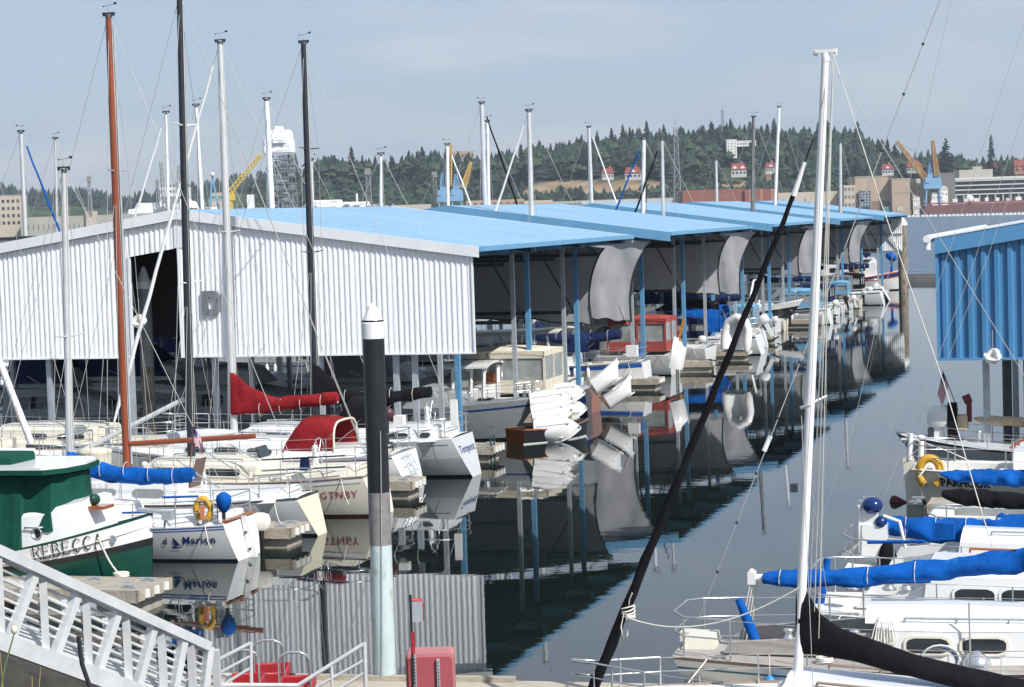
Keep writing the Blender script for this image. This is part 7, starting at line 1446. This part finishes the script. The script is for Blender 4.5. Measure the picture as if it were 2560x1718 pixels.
for i, (s_, t_, L_f, lb) in enumerate(((4.5, -2.6, 8, 'shaded cruiser deep under the blue shed, behind its galvanised post'), (8.5, -3.4, 8, 'second shaded cruiser deep under the blue shed with striped stern'))):
    p = Q(s_, t_, 0, OE); T = boat('motor_yacht', lb, 'motorboat', p, RZ_R); h = Hull(L_f, 3.2, 1.2, 1.2, 1.6, sw=.9, rake=1.2, trake=0, pm=.28); h.build(T, CREAM, bands=[(.7, .8, REDB)]); h.deck(T, CREAM, (.04, .3, 1, .4)); cabin(T, h, 1.5, 6, 1.3, 1, (1.1, 1.1, .6), WOOD if i == 0 else CREAM, [(2, 3, .3, .8), (3.4, 4.4, .3, .8)]); dodger(T, .4, 2.4, 1.2, 1.9, 1.3, NAVYC, trim=NAVYC, name='canopy'); rails(T, h, .1, .9, .6, 6)
# long stays of boats out of frame on the right
for i, (pts, r_, lb) in enumerate((([(1745, 1552), (1920, 1110), (2100, 650), (2350, 0), (2400, -130)], .011, 'white backstay wire with dark beads rising from the lower right rail'), ([(1990, 1475), (2130, 1080), (2250, 560), (2385, -30)], .005, 'thin wire rising behind the tall white mast'),
    ([(2210, 1240), (2420, 700), (2570, 250)], .005, 'thin dark stay crossing the blue shed, left one'), ([(2240, 1230), (2470, 640), (2590, 300)], .005, 'thin dark stay crossing the blue shed, right one'), ([(2560, 60), (2440, 420), (2330, 760), (2200, 1150)], .005, 'thin stay in front of the office building'),
    ([(2080, 130), (2200, 500), (2360, 960), (2460, 1300), (2560, 1620)], .010, 'white line running down right from the tall white mast head'))):
    Tw = thing('rigging_wire', lb, 'wire', (0, 0, 0)); mb = MB(); Ys = 41 if i != 5 else 38.5; PP = [A(a_, b_, Ys) for a_, b_ in pts]; mb.tube(PP, r_, 5); mb.build('wire', WIRE if i != 5 else ROPE, Tw)
    if i == 0:
        mb = MB(); [mb.ball(A(1745 + 605 * f, 1552 - 1552 * f + 20 * f * (1 - f), 41), .03, 6) for f in (.08, .16, .24, .33, .42, .52, .6, .68, .76, .85, .93)]; mb.build('bead', PLASTK, Tw); mb = MB(); mb.tube([A(1910, 1128, 41), A(1926, 1090, 41)], .05, 6); mb.build('turnbuckle', ALUW, Tw)
# tall mast whose edge shows at the top right corner
T = boat('sailboat', 'sailboat off the right edge with a tall grey mast at the top right corner', 'sailboat', G(2660, 1400), RZ_R); Tm = T; h = Hull(9, 3, 1.1, 1, 1.3); h.build(T, GELB); h.deck(T, DECK)
fx, fz = plane_on(G(2660, 1400), RZ_R, 2556, 0); b, tp = mast(T, fx + .3, 1.2, 15, .09, ALU, lean=-.2, spreaders=(.5, .75)); cabin(T, h, 3, 7, 1, .6, (.5, .5, .3), GELB)
# ================================================================== foreground dock, ramp, carts, cabinet
T = thing('main_dock', 'pale concrete dock running across the bottom of the view', 'dock'); Yd = 34.9; zt = .5
pL = A(-200, 1700, Yd); 
def gp(px, py, z): return G(px, py, z)
a = gp(560, 1694, zt); c = gp(1735, 1712, zt); d = (c - a).normalized(); n = Vector((d.y, -d.x, 0)); a = a - d * 3; c = c + d * 1.5
c0 = c; c = gp(1290, 1702, zt); mb = MB(); mb.prism([c, c0, c0 + n * 1.5, c + n * 1.5], (0, 0, -.14)); mb.build('narrow_slab', mat('dock_concrete', (.40, .36, .29), .85, var=.1, scale=2, bump=.2), T); mb = MB(); mb.prism([a, c, c + n * 3.2, a + n * 3.2], (0, 0, -.14)); mb.build('deck_slab', mat('dock_concrete', (.40, .36, .29), .85, var=.1, scale=2, bump=.2), T)
mb = MB(); mb.prism([a + Vector((0, 0, -.145)) - n * -.1, c + Vector((0, 0, -.145)) + n * .1, c + n * 3.1 + Vector((0, 0, -.145)), a + n * 3.1 + Vector((0, 0, -.145))], (0, 0, -.8)); mb.build('float', FLOAT_, T)
mb = MB(); mb.bar(a + Vector((0, 0, .04)) + n * .08, c + Vector((0, 0, .04)) + n * .08, .15, .08); mb.build('bull_rail', PLANK, T)
# aluminium ramp from upper left down to the dock
def ramp():
    T = thing('gangway', 'aluminium truss gangway sloping down right from the bottom left corner', 'gangway'); Yr = 27.0
    TOP = [(-40, 1362), (0, 1378), (525, 1618)]; 
    def tp_(px): return A(px, 1378 + (1618 - 1378) * px / 525, Yr + px * .006)
    def bt_(px): return A(px, 1600 + (1792 - 1600) * (px + 10) / 525, Yr + px * .006)
    mb = MB(); mb.bar(tp_(-60), tp_(520), .12, .13); mb.build('top_chord', ALR, T); mb = MB(); mb.bar(bt_(-60), bt_(560), .12, .22); mb.build('bottom_chord', ALR, T)
    pans = [-130, -20, 92, 200, 300, 388, 462, 525]
    for i in range(len(pans) - 1):
        x0, x1 = pans[i], pans[i + 1]; mb = MB(); mb.bar(tp_(x1 - 2), bt_(x0 + 40), .13, .10); mb.build('diagonal', ALR, T)
        mb = MB(); mb.bar(tp_(x1 + 14), bt_(x1 + 24), .10, .10); mb.build('upright', ALR, T)
        for k in range(7):
            f = .12 + .105 * k; mb = MB(); 
            a_ = tp_(x0 + 12).lerp(bt_(x0 + 20), f); b_ = tp_(x1 + 12).lerp(bt_(x1 + 20), f); off = Vector((0, .12, 0)); mb.tube([a_ + off, b_ + off], .022, 6); mb.build('rail_bar', ALR, T)
    # far side truss and walking deck
    W2 = Vector((.1, 1.1, -.62))
    mb = MB(); W3 = Vector((.1, 1.1, .02)); mb.prism([bt_(-60), bt_(560), bt_(560) + W3, bt_(-60) + W3], (0, 0, -.06)); mb.build('walk_deck', ALR, T)
    for i in range(len(pans) - 1): x1 = pans[i + 1]; mb = MB(); mb.bar(tp_(x1) + W2, tp_(x1 + 8).lerp(bt_(x1 + 8), .9) + W2 + Vector((0, 0, .5)), .08, .08); mb.build('far_upright', ALR, T)
    for k in range(4): f = .05 + .12 * k; mb = MB(); mb.tube([tp_(-60).lerp(bt_(-60), f) + W2, tp_(520).lerp(bt_(540), f) + W2], .02, 5); mb.build('far_rail_bar', ALR, T)
    mb = MB(); mb.tube([A(196, 1590, Yr - .2), A(205, 1660, Yr - .2), A(225, 1718, Yr - .2), A(240, 1790, Yr - .2)], .03, 6); mb.build('power_cable', PLASTK, T)
    for px_ in (190, 385): p = tp_(px_).lerp(bt_(px_), .35) + Vector((0, .7, 0)); mb = MB(); mb.box(p, (.25, .12, .25)); mb.build('junction_box', GALV, T)
    # low transition rails at the foot
    T = thing('handrail', 'tubular grey handrail at the foot of the gangway, sloping up to its right end', 'handrail'); Yh = 31.0
    def hp(px, py): return A(px, py, Yh)
    for k, (a_, b_) in enumerate((((745, 1714), (910, 1610)), ((790, 1718), (912, 1650)), ((820, 1740), (914, 1680)))): mb = MB(); mb.tube([hp(*a_), hp(*b_)], .032 if k == 0 else .022, 8); mb.build('rail', ALR, T)
    mb = MB(); mb.tube([hp(911, 1606), hp(915, 1740)], .032, 8); mb.build('post', ALR, T); mb = MB(); mb.tube([hp(829, 1664), hp(831, 1740)], .022, 8); mb.build('post', ALR, T)
    mb = MB(); mb.tube([hp(425, 1712), hp(745, 1714)], .035, 8); mb.build('rail', ALR, T)
    T = thing('handrail', 'tubular grey handrail at the foot of the gangway, left of the red dock carts', 'handrail')
    for k, (a_, b_) in enumerate((((425, 1712), (627, 1608)), ((480, 1720), (627, 1640)), ((540, 1722), (627, 1670)))): mb = MB(); mb.tube([hp(*a_), hp(*b_)], .03 if k == 0 else .022, 8); mb.build('rail', ALR, T)
    mb = MB(); mb.tube([hp(627, 1606), hp(629, 1740)], .026, 8); mb.build('post', ALR, T)
ramp()
def cart(px0, px1, py, Y, label, hpx0, hpx1, hpy):
    a = A(px0, py, Y); b = A(px1, py, Y); w_ = b.x - a.x; c = (a + b) / 2; T = thing('dock_cart', label, 'dock cart', (c.x, Y, zt), 0, 'red dock carts'); z = a.z - zt
    mb = MB(); t_ = .04; L = .75
    mb.box((0, 0, z - .33), (w_ * .9, L, .04)); mb.box((0, -L / 2, z - .16), (w_, t_, .36)); mb.box((0, L / 2, z - .16), (w_, t_, .36)); mb.box((-w_ / 2, 0, z - .16), (t_, L, .36)); mb.box((w_ / 2, 0, z - .16), (t_, L, .36)); mb.build('tub', REDM, T)
    mb = MB(); mb.tube([(-w_ / 2, -L / 2, z + .02), (w_ / 2, -L / 2, z + .02), (w_ / 2, L / 2, z + .02), (-w_ / 2, L / 2, z + .02), (-w_ / 2, -L / 2, z + .02)], .03, 6); mb.build('rim', REDM, T)
    for s_ in (-1, 1):
        for q in (-1,): mb = MB(); mb.lathe((s_ * (w_ / 2 + .06), .1, .25), [(.02, -.04), (.24, -.04), (.25, 0), (.24, .04), (.02, .04)], 18, axis=Matrix.Rotation(math.pi / 2, 3, 'Y')); mb.build('wheel', PLASTK, T)
    h0 = A(hpx0, hpy, Y - .5); h1 = A(hpx1, hpy, Y - .5); x0, x1 = h0.x - c.x, h1.x - c.x; zz = h0.z - zt; r = .14
    pts = [(x0, -.42, z - .35), (x0, -.5, zz - r), (x0 + r * .3, -.5, zz - r * .3), (x0 + r, -.5, zz), (x1 - r, -.5, zz), (x1 - r * .3, -.5, zz - r * .3), (x1, -.5, zz - r), (x1, -.42, z - .35)]; mb = MB(); mb.tube(pts, .02, 8); mb.build('handle', STEEL, T)
cart(622, 718, 1678, 33.2, 'red dock cart with chrome hoop handle, rear one of the three', 632, 706, 1602); cart(568, 655, 1704, 32, 'red dock cart with chrome hoop handle, front left of the three', 575, 645, 1627); cart(700, 782, 1710, 32, 'red dock cart with chrome hoop handle, front right of the three', 696, 772, 1632)
# faded red cabinet and the red marker on its post
Yc = 31.5; a_ = A(1013, 1636, Yc); b_ = A(1135, 1636, Yc); T = thing('dock_cabinet', 'faded pinkish red cabinet with rounded top corners on the dock', 'cabinet', ((a_.x + b_.x) / 2, Yc, zt), .0); w_ = b_.x - a_.x; hh = a_.z - zt
mb = MB(); r = .07; poly = [(-w_ / 2, 0, -1), (w_ / 2, 0, -1)] + [(w_ / 2 - r + r * math.cos(q), 0, hh - r + r * math.sin(q)) for q in [math.pi / 2 * i / 5 for i in range(6)]] + [(-w_ / 2 + r + r * math.cos(q), 0, hh - r + r * math.sin(q)) for q in [math.pi / 2 + math.pi / 2 * i / 5 for i in range(6)]]
mb.prism(poly, (0, .5, 0)); mb.build('body', PINK, T); mb = MB(); poly2 = [(x * .92 + (-.0), 0, z - .05) for x, y, z in poly]; mb.prism([(x, -.025, z) for x, y, z in poly2], (0, .024, 0)); mb.build('panel', mat('faded_red_panel', (.34, .07, .085), .6, var=.1), T)
for px_, top_ in ((1095, 1648), (1036, 1640)):
    p = A(px_, top_, Yc - .08); mb = MB(); mb.box((p.x - T.location.x, -.06, (p.z - zt - 1) / 2), (.045, .03, p.z - zt + 1)); sp_ = mb.build('slotted_post', GALV, T); mb = MB(); [mb.box((p.x - T.location.x, -.078, (p.z - zt) - .05 - .05 * k), (.014, .006, .022)) for k in range(16)]; mb.build('hole', PLASTK, sp_)
Ts = thing('marker_post', 'dark slim post with red band and small red edged sign seen edge on', 'sign post', (A(1034, 1700, Yc - .15).x, Yc - .15, zt)); x_ = Ts.location.x
def zc(py): return A(1034, py, Yc - .15).z - zt
mb = MB(); mb.box((-.005, 0, zc(1600)), (.035, .05, 2 * (zc(1487) - zc(1600)))); mb.build('post', PLASTK, Ts); mb = MB(); mb.box((.012, -.012, (zc(1580) + zc(1633)) / 2), (.05, .05, zc(1580) - zc(1633))); mb.build('red_band', REDM, Ts); mb = MB(); mb.box((-.02, .0, (zc(1487) + zc(1565)) / 2), (.012, .03, zc(1487) - zc(1565))); mb.build('strap', GALV, Ts)
mb = MB(); pa_, pb_ = A(1022, 1510, Yc), A(1058, 1560, Yc); mb.box(((pa_.x + pb_.x) / 2 - x_, .15, (zc(1510) + zc(1560)) / 2), (pb_.x - pa_.x, .05, zc(1510) - zc(1560))); mb.build('sign_plate', GALV, Ts)
mb = MB(); mb.tube([(A(1024, 1507, Yc).x - x_, .2, zc(1507)), (A(1052, 1507, Yc).x - x_, .2, zc(1507)), (A(1056, 1517, Yc).x - x_, .2, zc(1516)), (A(1056, 1557, Yc).x - x_, .2, zc(1557)), (A(1050, 1560, Yc).x - x_, .2, zc(1560))], .03, 6); mb.build('red_bracket', REDM, Ts)
# bank below the ramp with a few stems
T = thing('flower_stalk', 'green stalk with pale seed bud in the bottom left corner', 'plant', A(10, 1800, 22)); mb = MB(); p0 = A(-4, 1760, 22) - T.location; p1 = A(36, 1582, 22) - T.location; mb.tube([p0, p0.lerp(p1, .5) + Vector((-.02, 0, 0)), p1], [.012, .01, .008], 6); mb.build('stem', mat('stem_green', (.12, .18, .06), .8), T); mb = MB(); mb.ball(p1 + Vector((0, 0, .03)), .035, 8, sz=1.3); mb.build('bud', mat('bud_cream', (.62, .60, .42), .8), T)
for i, (a_, b_) in enumerate((((12, 1718), (0, 1630)), ((92, 1718), (102, 1668)), ((82, 1718), (80, 1690)))):
    mb = MB(); mb.tube([A(a_[0], a_[1] + 60, 22), A(*b_, 22)], [.008, .003], 5); o = mb.build('grass_stem', mat('dry_straw', (.38, .28, .12), .9)); tag(o, ['dry straw stem at the very left edge below the gangway', 'dry straw stem below the gangway, taller right one', 'dry straw stem below the gangway, short one'][i], 'grass')
mb = MB(); pr_ = [A(-150, 1640, 30), A(60, 1690, 30), A(200, 1760, 30), A(330, 1830, 30)]
vs = []; fs = []
for i in range(20):
    f = i / 19; b0 = A(-200 + 600 * f, 1662 + 165 * f, 30)
    for j in range(8): vs.append(b0 + Vector((0, 2.5 - j * .9, -.25 * j * (1 if j > 2 else -.2) + .15 * fbm(i * .7, j * .9))))
mb.add(vs, [(i * 8 + j, (i + 1) * 8 + j, (i + 1) * 8 + j + 1, i * 8 + j + 1) for i in range(19) for j in range(7)], 0, True); struct(mb.build('bank', mat('bank_dark', (.035, .033, .028), .95, var=.5, scale=3, bump=.6)))
# ------------------------------------------------------------------ the air
def haze():
    m = bpy.data.materials.new('haze'); m.use_nodes = True; t = m.node_tree; t.nodes.clear(); o = t.nodes.new('ShaderNodeOutputMaterial'); v = t.nodes.new('ShaderNodeVolumePrincipled')
    v.inputs['Color'].default_value = (.80, .88, 1, 1); v.inputs['Density'].default_value = .00010; v.inputs['Anisotropy'].default_value = .2; t.links.new(v.outputs[0], o.inputs['Volume'])
    mb = MB(); mb.box((0, 1450, 74), (3400, 3100, 150 + 0)); ob = mb.build('haze', m); ob.location = (0, 0, -1.5 + 0); ob['kind'] = 'stuff'; ob['label'] = 'thin bluish haze in the air over the harbour'; ob['category'] = 'haze'
haze()
